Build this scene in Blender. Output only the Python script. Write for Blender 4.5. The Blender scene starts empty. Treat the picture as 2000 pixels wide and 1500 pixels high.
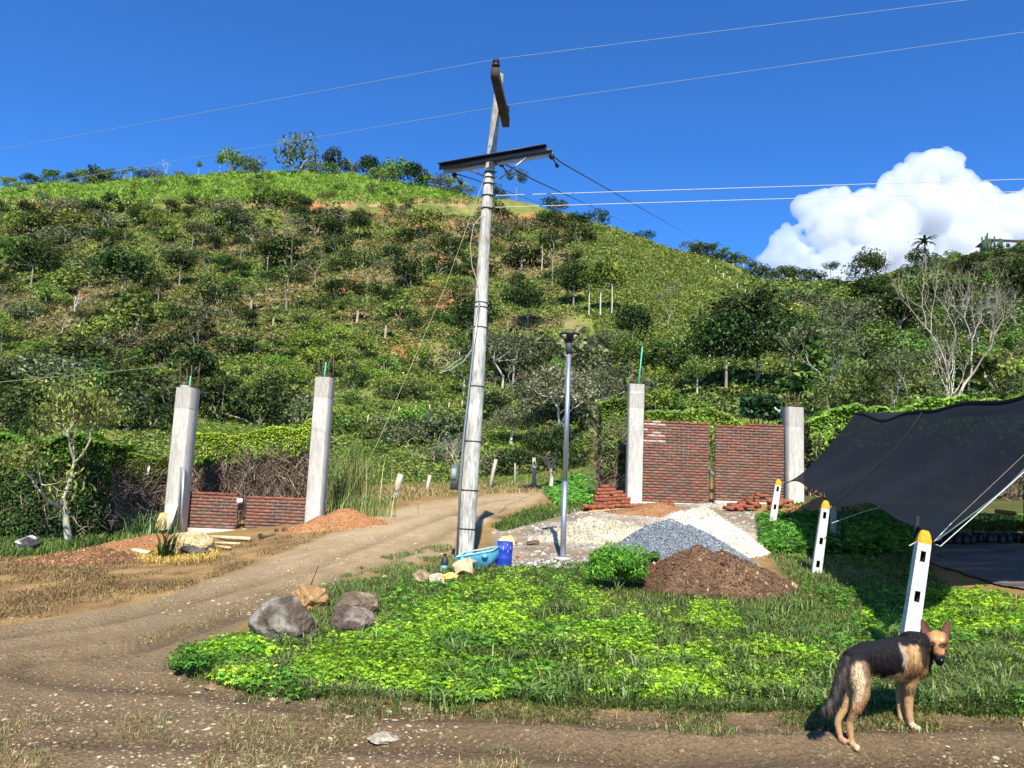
import bpy, math, random
import numpy as np
from mathutils import Vector, Matrix
rad = math.radians
rng = np.random.default_rng(7)
random.seed(7)
sc = bpy.context.scene
COL = sc.collection

# ---------------------------------------------------------------- camera
F = 1500.0; PITCH = rad(7.4); ROLL = rad(2.5); CAMZ = 1.6
fw = np.array([0, math.cos(PITCH), math.sin(PITCH)])
u0 = np.array([0, -math.sin(PITCH), math.cos(PITCH)]); r0 = np.array([1., 0, 0])
rc = math.cos(ROLL) * r0 + math.sin(ROLL) * u0
uc = -math.sin(ROLL) * r0 + math.cos(ROLL) * u0
cam = bpy.data.cameras.new("camera"); camo = bpy.data.objects.new("camera", cam); COL.objects.link(camo)
cam.lens = 27.0; cam.sensor_width = 36; cam.clip_start = 0.05; cam.clip_end = 20000
M = Matrix((rc, uc, -fw)).transposed().to_4x4(); M.translation = (0, 0, CAMZ)
camo.matrix_world = M; sc.camera = camo

# ---------------------------------------------------------------- light
SUN_EL = rad(44); SUN_AZ = rad(0.5)          # from behind the camera, a little to the right
world = bpy.data.worlds.new("World"); sc.world = world; world.use_nodes = True
nt = world.node_tree; nt.nodes.clear()
sky = nt.nodes.new('ShaderNodeTexSky'); sky.sky_type = 'NISHITA'; sky.sun_disc = False
sky.sun_elevation = SUN_EL; sky.sun_rotation = math.pi - SUN_AZ; sky.altitude = 1500
sky.air_density = 1.0; sky.dust_density = 0.4; sky.ozone_density = 4.0
hs = nt.nodes.new('ShaderNodeVectorMath'); hs.operation = 'MULTIPLY'; hs.inputs[1].default_value = (.31, .73, 1.20)
bg = nt.nodes.new('ShaderNodeBackground'); bg.inputs[1].default_value = 0.115
wo = nt.nodes.new('ShaderNodeOutputWorld')
nt.links.new(sky.outputs[0], hs.inputs[0]); nt.links.new(hs.outputs[0], bg.inputs[0]); nt.links.new(bg.outputs[0], wo.inputs[0])
sl = bpy.data.lights.new("sun", 'SUN'); sl.energy = 4.6; sl.angle = rad(0.5); sl.color = (1.0, 0.95, 0.86)
so = bpy.data.objects.new("sun", sl); COL.objects.link(so)
sdir = Vector((math.sin(SUN_AZ) * math.cos(SUN_EL), -math.cos(SUN_AZ) * math.cos(SUN_EL), math.sin(SUN_EL)))
so.rotation_euler = sdir.to_track_quat('Z', 'Y').to_euler(); so.location = (0, -20, 30)
sc.view_settings.view_transform = 'Standard'; sc.view_settings.look = 'None'
sc.view_settings.exposure = 0.68; sc.view_settings.gamma = 1
cy = sc.cycles; cy.max_bounces = 6; cy.diffuse_bounces = 3; cy.glossy_bounces = 2; cy.transmission_bounces = 4
cy.transparent_max_bounces = 8; cy.volume_bounces = 6; cy.max_bounces = 8; cy.use_denoising = True; cy.caustics_reflective = False; cy.caustics_refractive = False

# ---------------------------------------------------------------- projection helpers
def ray(px, py):
    kx = (np.asarray(px, float) - 1000) / F; ky = (750 - np.asarray(py, float)) / F
    return fw + kx[..., None] * rc + ky[..., None] * uc
def P(px, py, Y):
    d = ray(np.float64(px), np.float64(py)); return Vector(d / d[1] * Y + np.array([0, 0, CAMZ]))
def proj(X, Y, Z):
    p = np.stack([X, Y, np.asarray(Z) - CAMZ], -1); d = np.maximum(p @ fw, 1e-3)
    return 1000 + F * (p @ rc) / d, 750 - F * (p @ uc) / d

# ---------------------------------------------------------------- noise
def _h(ix, iy, s):
    h = (ix.astype(np.int64) * 374761393 + iy.astype(np.int64) * 668265263 + s * 144665) & 0x7fffffff
    h = ((h ^ (h >> 13)) * 1274126177) & 0x7fffffff
    return ((h ^ (h >> 16)) & 0xffff) / 65535.0
def vn(x, y, s=0):
    x = np.asarray(x, float); y = np.asarray(y, float)
    ix = np.floor(x); iy = np.floor(y); fx = x - ix; fy = y - iy
    fx = fx * fx * (3 - 2 * fx); fy = fy * fy * (3 - 2 * fy)
    a = _h(ix, iy, s); b = _h(ix + 1, iy, s); c = _h(ix, iy + 1, s); d = _h(ix + 1, iy + 1, s)
    return (a * (1 - fx) + b * fx) * (1 - fy) + (c * (1 - fx) + d * fx) * fy
def fbm(x, y, o=4, s=0):
    t = 0; a = .5; n = 0
    for i in range(o):
        t = t + a * vn(x * 2 ** i, y * 2 ** i, s + i * 17); n += a; a *= .5
    return t / n

# ---------------------------------------------------------------- terrain table
PXK = [-400, 0, 400, 700, 1000, 1250, 1550, 2000, 2400]
NEAR = [(-30, [0] * 9), (0.5, [0] * 9), (4, [-.05, -.05, .0, .05, .1, .12, .15, .2, .2]),
        (6.5, [0, 0, .1, .2, .3, .33, .38, .45, .5]), (11, [0, 0, .12, .35, .5, .52, .55, .75, .9]),
        (17, [.0, .05, .2, .7, .9, 1.05, 1.1, 1.3, 1.5]), (20, [.1, .1, .3, .85, 1.08, 1.24, 1.46, 1.7, 1.9]),
        (25, [.2, .2, .5, 1.0, 1.2, 1.4, 1.75, 2.1, 2.3]), (35, [.8, .8, 1.0, 1.25, 1.3, 1.8, 2.4, 3.6, 4])]
PXF = [-400, 0, 300, 500, 700, 850, 1000, 1100, 1200, 1300, 1400, 1550, 1700, 1850, 2000, 2400]
FAR = [(50, [850, 850, 850, 870, 885, 885, 880, 870, 850, 840, 825, 805, 780, 765, 755, 750]),
       (75, [715, 715, 715, 715, 720, 725, 735, 730, 715, 695, 690, 695, 690, 680, 665, 660]),
       (120, [515, 515, 512, 508, 508, 512, 525, 520, 505, 530, 560, 600, 605, 590, 575, 560]),
       (165, [352, 348, 334, 326, 330, 345, 385, 402, 436, 475, 505, 560, 560, 535, 505, 490]),
       (200, [0] * 11 + [545, 545, 500, 472, 470])]
UG = np.linspace(-1.3, 1.3, 521); LY = np.linspace(math.log(2.5), math.log(600), 500)
rowsY, rowsZ = [], []
for Y, zs in NEAR:
    rowsY.append(Y); rowsZ.append(np.interp(UG, [(p - 1000) / F for p in PXK], zs))
def farrow(Y, ys):
    us, zs = [], []
    for p, y in zip(PXF, ys):
        d = ray(np.float64(p), np.float64(y)); us.append(d[0] / d[1]); zs.append(CAMZ + Y * d[2] / d[1])
    return np.interp(UG, us, zs)
for Y, ys in FAR[:4]:
    rowsY.append(Y); rowsZ.append(farrow(Y, ys))
r165 = rowsZ[-1]
ub = (1480 - 1000) / F
r200 = farrow(200, [500] * 11 + FAR[4][1][11:])
w = np.clip((UG - ub + .03) / .06, 0, 1)
rowsY.append(200); rowsZ.append(r200 * w + (r165 - 12) * (1 - w))
rowsY.append(260); rowsZ.append(rowsZ[-1] - 28)
rowsY.append(700); rowsZ.append(rowsZ[-1] * 0 + 5)
rowsY = np.array(rowsY); rowsZ = np.array(rowsZ)
Yg = np.exp(LY); TZ = np.empty((len(UG), len(LY)))
for i in range(len(UG)): TZ[i] = np.interp(Yg, rowsY, rowsZ[:, i])
def blur(a, n, ax):
    k = np.exp(-np.linspace(-2, 2, 2 * n + 1) ** 2); k /= k.sum()
    pad = [(0, 0), (0, 0)]; pad[ax] = (n, n); b = np.pad(a, pad, mode='edge')
    return np.apply_along_axis(lambda v: np.convolve(v, k, 'valid'), ax, b)
TZ = blur(blur(TZ, 7, 1), 9, 0)
def base_z(X, Y):
    X = np.asarray(X, float); Y = np.asarray(Y, float)
    Yc = np.clip(Y, 2.6, 590); u = np.clip(X / Yc, -1.29, 1.29)
    a = (u - UG[0]) / (UG[1] - UG[0]); b = (np.log(Yc) - LY[0]) / (LY[1] - LY[0])
    i = np.clip(a.astype(int), 0, len(UG) - 2); j = np.clip(b.astype(int), 0, len(LY) - 2); a = a - i; b = b - j
    z = (TZ[i, j] * (1 - a) + TZ[i + 1, j] * a) * (1 - b) + (TZ[i, j + 1] * (1 - a) + TZ[i + 1, j + 1] * a) * b
    return z
def hill_noise(X, Y):
    k = np.clip((Y - 38) / 40, 0, 1)
    return k * (3.2 * (fbm(X / 14, Y / 14, 4, 5) - .5) + 1.3 * (fbm(X / 3.5, Y / 3.5, 3, 9) - .5))
def seg_dist(X, Y, pts):
    d = np.full(np.shape(X), 1e9)
    for (ax, ay), (bx, by) in zip(pts[:-1], pts[1:]):
        vx, vy = bx - ax, by - ay; L = vx * vx + vy * vy + 1e-9
        t = np.clip(((X - ax) * vx + (Y - ay) * vy) / L, 0, 1)
        d = np.minimum(d, np.hypot(X - ax - t * vx, Y - ay - t * vy))
    return d
RUTS = None
def ground_z(X, Y):
    X = np.asarray(X, float); Y = np.asarray(Y, float)
    z = base_z(X, Y) + hill_noise(X, Y)
    near = np.clip((60 - Y) / 30, 0, 1)
    z = z + near * (.10 * (fbm(X / 1.7, Y / 1.7, 3, 3) - .5) + .035 * (fbm(X * 3, Y * 3, 3, 31) - .5))
    if RUTS is not None:
        for pts, dep, wd in RUTS:
            d = seg_dist(X, Y, pts); z = z - dep * np.exp(-(d / wd) ** 2) + dep * .5 * np.exp(-((d - 2.0 * wd) / (.8 * wd)) ** 2)
    return z
def gz(x, y): return float(ground_z(np.array([x]), np.array([y]))[0])
YS = np.exp(np.linspace(math.log(2.6), math.log(230), 700))
LUT = None
def make_lut():
    global LUT
    U_, Y_ = np.meshgrid(UG, YS, indexing='ij'); LUT = ground_z(U_ * Y_, Y_)
def solve(px, py):
    """depth where the ray through (px,py) meets the ground (nan = none)"""
    if LUT is None: make_lut()
    px = np.atleast_1d(np.asarray(px, float)); py = np.atleast_1d(np.asarray(py, float)); out = np.full(px.shape, np.nan)
    for s in range(0, len(px), 8000):
        d = ray(px[s:s + 8000], py[s:s + 8000]); ux = d[:, 0] / d[:, 1]; uz = d[:, 2] / d[:, 1]
        YY = YS[None, :]; q = (np.clip(ux, -1.29, 1.29) - UG[0]) / (UG[1] - UG[0]); i = np.clip(q.astype(int), 0, len(UG) - 2); q = (q - i)[:, None]
        g = LUT[i] * (1 - q) + LUT[i + 1] * q
        diff = CAMZ + uz[:, None] * YY - g; neg = diff < 0
        hit = neg.any(1); k = np.argmax(neg, 1); k = np.maximum(k, 1); r = np.arange(len(ux))
        a = diff[r, k - 1]; b = diff[r, k]; t = np.clip(a / (a - b + 1e-12), 0, 1)
        y = YS[k - 1] * (1 - t) + YS[k] * t; y[~hit] = np.nan; out[s:s + 8000] = y
    return out
def G(px, py):
    y = float(solve(px, py)[0]); d = ray(np.float64(px), np.float64(py)); x = d[0] / d[1] * y
    return Vector((x, y, gz(x, y)))
def GY(px, Y, py=960):
    """ground point at image column px, depth Y"""
    x = 0
    for _ in range(6):
        d = ray(np.float64(px), np.float64(py)); x = d[0] / d[1] * Y; z = gz(x, Y); _, py = proj(x, Y, z); py = float(py)
    return Vector((x, Y, z))
_r = []
for poly, dep, wd in [([(-150, 1255), (0, 1240), (200, 1215), (400, 1165), (600, 1110), (750, 1050), (880, 1003), (980, 975)], .05, .16),
                      ([(-150, 1310), (0, 1300), (250, 1272), (440, 1210), (620, 1142), (800, 1078), (890, 1030), (990, 990)], .05, .16),
                      ([(-100, 1300), (150, 1330), (400, 1345), (700, 1395), (1000, 1400), (1400, 1415), (2000, 1405), (2300, 1390)], .035, .12),
                      ([(-100, 1450), (300, 1440), (700, 1452), (1200, 1482), (2000, 1478), (2300, 1470)], .03, .12)]:
    pts = [G(a, b) for a, b in poly]; _r.append(([(p.x, p.y) for p in pts], dep, wd))
RUTS = _r; make_lut()
# image-space depth map used only to spread scatter evenly over what can be seen
GX = np.linspace(-160, 2160, 291); GYY = np.linspace(300, 1660, 341)
_mx, _my = np.meshgrid(GX, GYY); DM = solve(_mx.ravel(), _my.ravel()).reshape(_mx.shape)
def scatter(poly, n, seed=0, jitter=0):
    r = np.random.default_rng(seed); p = np.array(poly, float)
    x0, y0 = p.min(0); x1, y1 = p.max(0); xs, ys = [], []; c = 0
    while c < n:
        a = r.uniform(x0, x1, n * 2); b = r.uniform(y0, y1, n * 2); m = inpoly(a, b, poly); xs.append(a[m]); ys.append(b[m]); c += m.sum()
    a = np.concatenate(xs)[:n]; b = np.concatenate(ys)[:n]
    fi = (a - GX[0]) / (GX[1] - GX[0]); fj = (b - GYY[0]) / (GYY[1] - GYY[0])
    i = np.clip(fi.astype(int), 0, len(GX) - 2); j = np.clip(fj.astype(int), 0, len(GYY) - 2); fi -= i; fj -= j
    Y = (DM[j, i] * (1 - fi) + DM[j, i + 1] * fi) * (1 - fj) + (DM[j + 1, i] * (1 - fi) + DM[j + 1, i + 1] * fi) * fj
    ok = ~np.isnan(Y); a, b, Y = a[ok], b[ok], Y[ok]; d = ray(a, b); X = d[:, 0] / d[:, 1] * Y
    if jitter: X = X + r.normal(0, jitter, len(X)); Y = Y + r.normal(0, jitter, len(Y))
    return np.stack([X, Y, ground_z(X, Y)], 1), a, b
def inpoly(x, y, poly):
    m = np.zeros(np.shape(x), bool); n = len(poly)
    for k in range(n):
        x1, y1 = poly[k]; x2, y2 = poly[(k + 1) % n]
        c = ((y1 > y) != (y2 > y)) & (x < (x2 - x1) * (y - y1) / (y2 - y1 + 1e-12) + x1); m ^= c
    return m
def S(r, g, b):
    f = lambda c: (c / 255 / 12.92) if c <= 10 else ((c / 255 + .055) / 1.055) ** 2.4
    return np.array([f(r), f(g), f(b)])

# ---------------------------------------------------------------- mesh builder
class MB:
    def __init__(s): s.v = []; s.f = []; s.c = []; s.n = 0
    def add(s, v, f, col=(.5, .5, .5)):
        v = np.asarray(v, float).reshape(-1, 3); s.v.append(v)
        c = np.asarray(col, float)
        if c.ndim == 1: c = np.broadcast_to(c, (len(v), 3))
        s.c.append(c)
        if isinstance(f, np.ndarray): s.f.append(f + s.n)
        else:
            by = {}
            for q in f: by.setdefault(len(q), []).append(q)
            for q in by.values(): s.f.append(np.array(q) + s.n)
        s.n += len(v); return s
    def box(s, c, h, R=None, col=(.5, .5, .5)):
        c = np.array(c); k = np.array([[x, y, z] for x in (-1, 1) for y in (-1, 1) for z in (-1, 1)]) * np.array(h)
        if R is not None: k = k @ np.array(R).T
        s.add(k + c, [(0, 1, 3, 2), (4, 6, 7, 5), (0, 4, 5, 1), (2, 3, 7, 6), (0, 2, 6, 4), (1, 5, 7, 3)], col); return s
    def tube(s, pts, rs, n=8, col=(.5, .5, .5), cap=True):
        pts = [np.array(p, float) for p in pts]; m = len(pts)
        if np.isscalar(rs): rs = [rs] * m
        vs = []; a = None
        for i in range(m):
            t = pts[min(i + 1, m - 1)] - pts[max(i - 1, 0)]; t /= (np.linalg.norm(t) + 1e-12)
            if a is None:
                a = np.cross(t, [0, 0, 1.]);
                if np.linalg.norm(a) < .1: a = np.cross(t, [0, 1., 0])
            a = a - t * np.dot(a, t); a /= (np.linalg.norm(a) + 1e-12); b = np.cross(t, a)
            th = np.arange(n) * 2 * math.pi / n
            vs.append(pts[i] + rs[i] * (np.cos(th)[:, None] * a + np.sin(th)[:, None] * b))
        fs = [(i * n + k, i * n + (k + 1) % n, (i + 1) * n + (k + 1) % n, (i + 1) * n + k) for i in range(m - 1) for k in range(n)]
        v = np.concatenate(vs)
        c = np.asarray(col, float)
        if c.ndim == 2: c = np.repeat(c, n, 0)
        s.add(v, fs, c)
        if cap and n > 3:
            o = s.n - len(v); s.f.append(np.array([[o + k for k in range(n)][::-1]])); s.f.append(np.array([[o + (m - 1) * n + k for k in range(n)]]))
        return s
    def build(s, name, mat, parent=None, smooth=False, loc=None):
        v = np.concatenate(s.v); c = np.concatenate(s.c)
        me = bpy.data.meshes.new(name); tot = sum(len(f) for f in s.f); sizes = np.concatenate([np.full(len(f), f.shape[1]) for f in s.f])
        idx = np.concatenate([f.ravel() for f in s.f])
        if parent is not None: v = v - np.array(parent.location)
        elif loc is not None: v = v - np.array(loc)
        me.vertices.add(len(v)); me.vertices.foreach_set('co', v.ravel().astype(np.float32))
        me.loops.add(len(idx)); me.loops.foreach_set('vertex_index', idx.astype(np.int32))
        me.polygons.add(tot); st = np.concatenate([[0], np.cumsum(sizes)[:-1]])
        me.polygons.foreach_set('loop_start', st.astype(np.int32))
        if smooth: me.polygons.foreach_set('use_smooth', np.ones(tot, bool))
        at = me.color_attributes.new('Col', 'FLOAT_COLOR', 'POINT')
        at.data.foreach_set('color', np.concatenate([c, np.ones((len(c), 1))], 1).ravel().astype(np.float32))
        me.update(calc_edges=True); me.validate()
        if mat: me.materials.append(mat)
        o = bpy.data.objects.new(name, me); COL.objects.link(o)
        if parent is not None: o.parent = parent
        elif loc is not None: o.location = loc
        return o
def tag(o, label, cat, group=None):
    o['label'] = label; o['category'] = cat
    if group: o['group'] = group
    return o
def thing(name, label, cat, loc, group=None):
    o = bpy.data.objects.new(name, None); COL.objects.link(o); o.location = loc; o.empty_display_size = .1
    return tag(o, label, cat, group)
def dup(root, loc, rz=0, scale=1, label=None, group=None):
    r = root.copy(); COL.objects.link(r); r.location = loc; r.rotation_euler = (0, 0, rz)
    r.scale = (scale,) * 3 if np.isscalar(scale) else scale
    if label: r['label'] = label
    if group: r['group'] = group
    for ch in list(root.children):
        c = ch.copy(); COL.objects.link(c); c.parent = r
        for g in list(ch.children):
            d = g.copy(); COL.objects.link(d); d.parent = c
    return r

# ---------------------------------------------------------------- materials
def mat(name, rough=.9, ns=6, na=.35, fs=60, fa=.2, bump=.3, bs=40, bd=.01, spec=.3, metal=0, trans=0, stretch=(1, 1, 1), vary=0, alpha=None, grit=None):
    m = bpy.data.materials.new(name); m.use_nodes = True; t = m.node_tree; t.nodes.clear(); L = t.links.new; N = t.nodes.new
    out = N('ShaderNodeOutputMaterial'); bs_ = N('ShaderNodeBsdfPrincipled'); at = N('ShaderNodeAttribute'); at.attribute_name = 'Col'
    tc = N('ShaderNodeTexCoord'); mp = N('ShaderNodeMapping'); mp.inputs['Scale'].default_value = stretch; L(tc.outputs['Object'], mp.inputs['Vector'])
    def noise(scale, det=5):
        n = N('ShaderNodeTexNoise'); n.inputs['Scale'].default_value = scale; n.inputs['Detail'].default_value = det; n.inputs['Roughness'].default_value = .6; L(mp.outputs[0], n.inputs['Vector']); return n
    def rng_(sock, a):
        r = N('ShaderNodeMapRange'); r.inputs[1].default_value = .25; r.inputs[2].default_value = .75; r.inputs[3].default_value = 1 - a; r.inputs[4].default_value = 1 + a; L(sock, r.inputs[0]); return r.outputs[0]
    f = rng_(noise(ns).outputs[0], na)
    if fa:
        mu = N('ShaderNodeMath'); mu.operation = 'MULTIPLY'; L(f, mu.inputs[0]); L(rng_(noise(fs, 3).outputs[0], fa), mu.inputs[1]); f = mu.outputs[0]
    if vary:
        oi = N('ShaderNodeObjectInfo'); r = N('ShaderNodeMapRange'); r.inputs[3].default_value = 1 - vary; r.inputs[4].default_value = 1 + vary; L(oi.outputs['Random'], r.inputs[0])
        mu = N('ShaderNodeMath'); mu.operation = 'MULTIPLY'; L(f, mu.inputs[0]); L(r.outputs[0], mu.inputs[1]); f = mu.outputs[0]
    vm = N('ShaderNodeVectorMath'); vm.operation = 'SCALE'; L(at.outputs['Color'], vm.inputs[0]); L(f, vm.inputs['Scale'])
    col = vm.outputs[0]
    if vary:
        h = N('ShaderNodeHueSaturation'); r = N('ShaderNodeMapRange'); r.inputs[3].default_value = .5 - vary * .12; r.inputs[4].default_value = .5 + vary * .10
        mu = N('ShaderNodeMath'); mu.operation = 'FRACT'; m2 = N('ShaderNodeMath'); m2.operation = 'MULTIPLY'; m2.inputs[1].default_value = 7.31
        L(oi.outputs['Random'], m2.inputs[0]); L(m2.outputs[0], mu.inputs[0]); L(mu.outputs[0], r.inputs[0]); L(r.outputs[0], h.inputs['Hue']); L(col, h.inputs['Color']); col = h.outputs[0]
    if grit is not None:
        gn = noise(grit[0], 2); gr = N('ShaderNodeMapRange'); gr.inputs[1].default_value = .60; gr.inputs[2].default_value = .68; gr.inputs[4].default_value = grit[2]; L(gn.outputs[0], gr.inputs[0])
        gb = N('ShaderNodeMapRange'); gb.inputs[1].default_value = .42; gb.inputs[2].default_value = .62; L(noise(2.2, 3).outputs[0], gb.inputs[0]); gm_ = N('ShaderNodeMath'); gm_.operation = 'MULTIPLY'; L(gr.outputs[0], gm_.inputs[0]); L(gb.outputs[0], gm_.inputs[1])
        gx = N('ShaderNodeMix'); gx.data_type = 'RGBA'; L(gm_.outputs[0], gx.inputs[0]); L(col, gx.inputs[6]); gx.inputs[7].default_value = (*grit[1], 1); col = gx.outputs[2]
    L(col, bs_.inputs['Base Color']); bs_.inputs['Roughness'].default_value = rough; bs_.inputs['Metallic'].default_value = metal
    bs_.inputs['Specular IOR Level'].default_value = spec
    if bump:
        b = N('ShaderNodeBump'); b.inputs['Strength'].default_value = bump; b.inputs['Distance'].default_value = bd; L(noise(bs).outputs[0], b.inputs['Height']); L(b.outputs[0], bs_.inputs['Normal'])
    sh = bs_.outputs[0]
    if trans:
        tr = N('ShaderNodeBsdfTranslucent'); L(col, tr.inputs['Color']); mx = N('ShaderNodeMixShader'); mx.inputs[0].default_value = trans; L(sh, mx.inputs[1]); L(tr.outputs[0], mx.inputs[2]); sh = mx.outputs[0]
    if alpha is not None:
        tp = N('ShaderNodeBsdfTransparent'); mx = N('ShaderNodeMixShader'); mx.inputs[0].default_value = alpha; L(tp.outputs[0], mx.inputs[1]); L(sh, mx.inputs[2]); sh = mx.outputs[0]
    L(sh, out.inputs[0]); return m
MLEAF = mat('leaf', rough=.55, ns=1.5, na=.25, fa=0, bump=0, trans=.35, spec=.25)
MHILL = mat('hill_leaf', rough=.75, ns=.35, na=.22, fa=0, bump=0, trans=.3, spec=.15, vary=.28)
MGRASS = mat('grass_blade', rough=.6, ns=.9, na=.25, fa=0, bump=0, trans=.35, spec=.2)
MBARK = mat('bark', ns=3, na=.35, fs=25, fa=.3, bump=.5, bs=18, bd=.02, stretch=(1, 1, .3))
MSOIL = mat('soil', rough=.95, ns=.8, na=.15, fs=55, fa=.28, bump=.8, bs=45, bd=.03, spec=.1)
MGRAVEL = mat('gravel_heap', rough=.8, ns=2, na=.12, fs=38, fa=.5, bump=1, bs=38, bd=.05, spec=.3)
MSAND = mat('sand', rough=.95, ns=2.5, na=.14, fs=90, fa=.12, bump=.5, bs=60, bd=.01, spec=.1)
MROCK = mat('rock', rough=.9, ns=5, na=.4, fs=24, fa=.42, bump=1, bs=16, bd=.06, spec=.15)
MCONC = mat('concrete', rough=.9, ns=2.2, na=.26, fs=16, fa=.24, bump=.25, bs=25, bd=.01, stretch=(1.6, 1.6, .35), spec=.2)
MPOLE = mat('pole_concrete', rough=.9, ns=5, na=.5, fs=22, fa=.5, bump=.4, bs=30, bd=.008, stretch=(1.3, 1.3, .3), spec=.15)
MBRICK = mat('brick', rough=.92, ns=4, na=.2, fs=45, fa=.2, bump=.5, bs=50, bd=.006, spec=.1)
MWOOD = mat('weathered_wood', ns=5, na=.3, fs=30, fa=.3, bump=.4, bs=25, bd=.008, stretch=(1, 1, .2))
MSTEEL = mat('galvanised_steel', rough=.42, ns=6, na=.12, fs=40, fa=.06, bump=.05, metal=.75, spec=.5)
MDARK = mat('dark_metal', rough=.6, ns=8, na=.2, fa=.1, bump=.1)
MPLAS = mat('plastic', rough=.5, ns=5, na=.16, fs=30, fa=.12, bump=.12, bs=12, spec=.4)
MCLOTH = mat('cloth', rough=.9, ns=12, na=.2, fa=.1, bump=.3, bs=30)
MWIRE = mat('wire', rough=.5, ns=3, na=.05, fa=0, bump=0)
# ================================================================ ground and hill
GREEN = [(325, 1305), (360, 1265), (480, 1240), (600, 1175), (700, 1135), (830, 1108), (890, 1098), (1000, 1108), (1130, 1100), (1200, 1112), (1290, 1150), (1440, 1165), (1555, 1150), (1510, 1100),
         (1475, 1060), (1500, 1030), (1560, 1003), (1640, 990), (1720, 987), (1740, 1050), (1800, 1085), (1850, 1150), (2150, 1185), (2150, 1400), (1900, 1400), (1700, 1385), (1400, 1395), (1150, 1385), (1000, 1370), (850, 1378), (700, 1362), (560, 1370), (430, 1342)]
LIME = [[(345, 1300), (420, 1258), (560, 1262), (640, 1262), (760, 1215), (840, 1180), (900, 1150), (1000, 1118), (1100, 1130), (1190, 1180), (1300, 1200), (1390, 1265), (1280, 1350), (1120, 1310), (950, 1372), (700, 1345), (450, 1335)],
        [(1740, 1160), (1840, 1150), (2100, 1190), (2100, 1330), (1860, 1300), (1800, 1250), (1700, 1240), (1690, 1190)],
        [(1480, 1015), (1560, 1010), (1600, 1050), (1560, 1090), (1490, 1080)], [(1300, 1180), (1420, 1180), (1440, 1235), (1330, 1250)], [(1100, 1345), (1500, 1250), (1640, 1290), (1550, 1360), (1300, 1370)]]
SHEET = [(1690, 992), (1800, 1000), (2150, 1008), (2150, 1165), (2000, 1155), (1880, 1128), (1820, 1100), (1770, 1070), (1730, 1030)]
ROADP = [(-200, 1200), (0, 1222), (250, 1185), (450, 1120), (600, 1058), (700, 1022), (820, 982), (1000, 962), (1080, 962), (1040, 985), (960, 1012), (900, 1045), (870, 1085), (780, 1105), (640, 1140), (500, 1205), (340, 1290), (420, 1345), (700, 1370), (1100, 1390), (2200, 1400), (2200, 1800), (-200, 1800)]
PALE = [(960, 1040), (1050, 1010), (1150, 985), (1300, 985), (1420, 980), (1480, 1000), (1500, 1050), (1440, 1100), (1200, 1110), (1000, 1108), (975, 1080)]
DRYG = [(-200, 1060), (60, 1090), (260, 1085), (450, 1055), (640, 1035), (700, 1020), (600, 1060), (450, 1118), (300, 1170), (0, 1222), (-200, 1215)]
HEDGEG = [(-200, 1040), (200, 1035), (330, 1030), (340, 1048), (220, 1062), (90, 1085), (-200, 1100)]
ORANGE = [(770, 682, 45, 20), (850, 580, 28, 34), (990, 428, 60, 13), (300, 542, 22, 10), (155, 575, 14, 10), (745, 425, 35, 8), (870, 500, 18, 14), (680, 560, 30, 14), (900, 600, 25, 30), (840, 440, 60, 8), (600, 400, 40, 7), (120, 398, 60, 6), (950, 470, 22, 14), (555, 420, 10, 6), (180, 960 - 250, 20, 12), (940, 520, 16, 18), (270, 700, 18, 10), (1090, 440, 20, 20)]
def soft(px, py, poly, w=10, s=0):
    """polygon mask with a noise-broken edge"""
    o = np.zeros(np.shape(px))
    for k in range(5):
        o += inpoly(px + w * 2 * (vn(px / 23 + k * 7, py / 9, s + k) - .5) * 2, py + w * 1.0 * (vn(px / 19, py / 8 + k * 5, s + 40 + k) - .5) * 2, poly)
    return o / 5
def lerp(a, b, t): return a * (1 - t[..., None]) + b * t[..., None]
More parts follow.
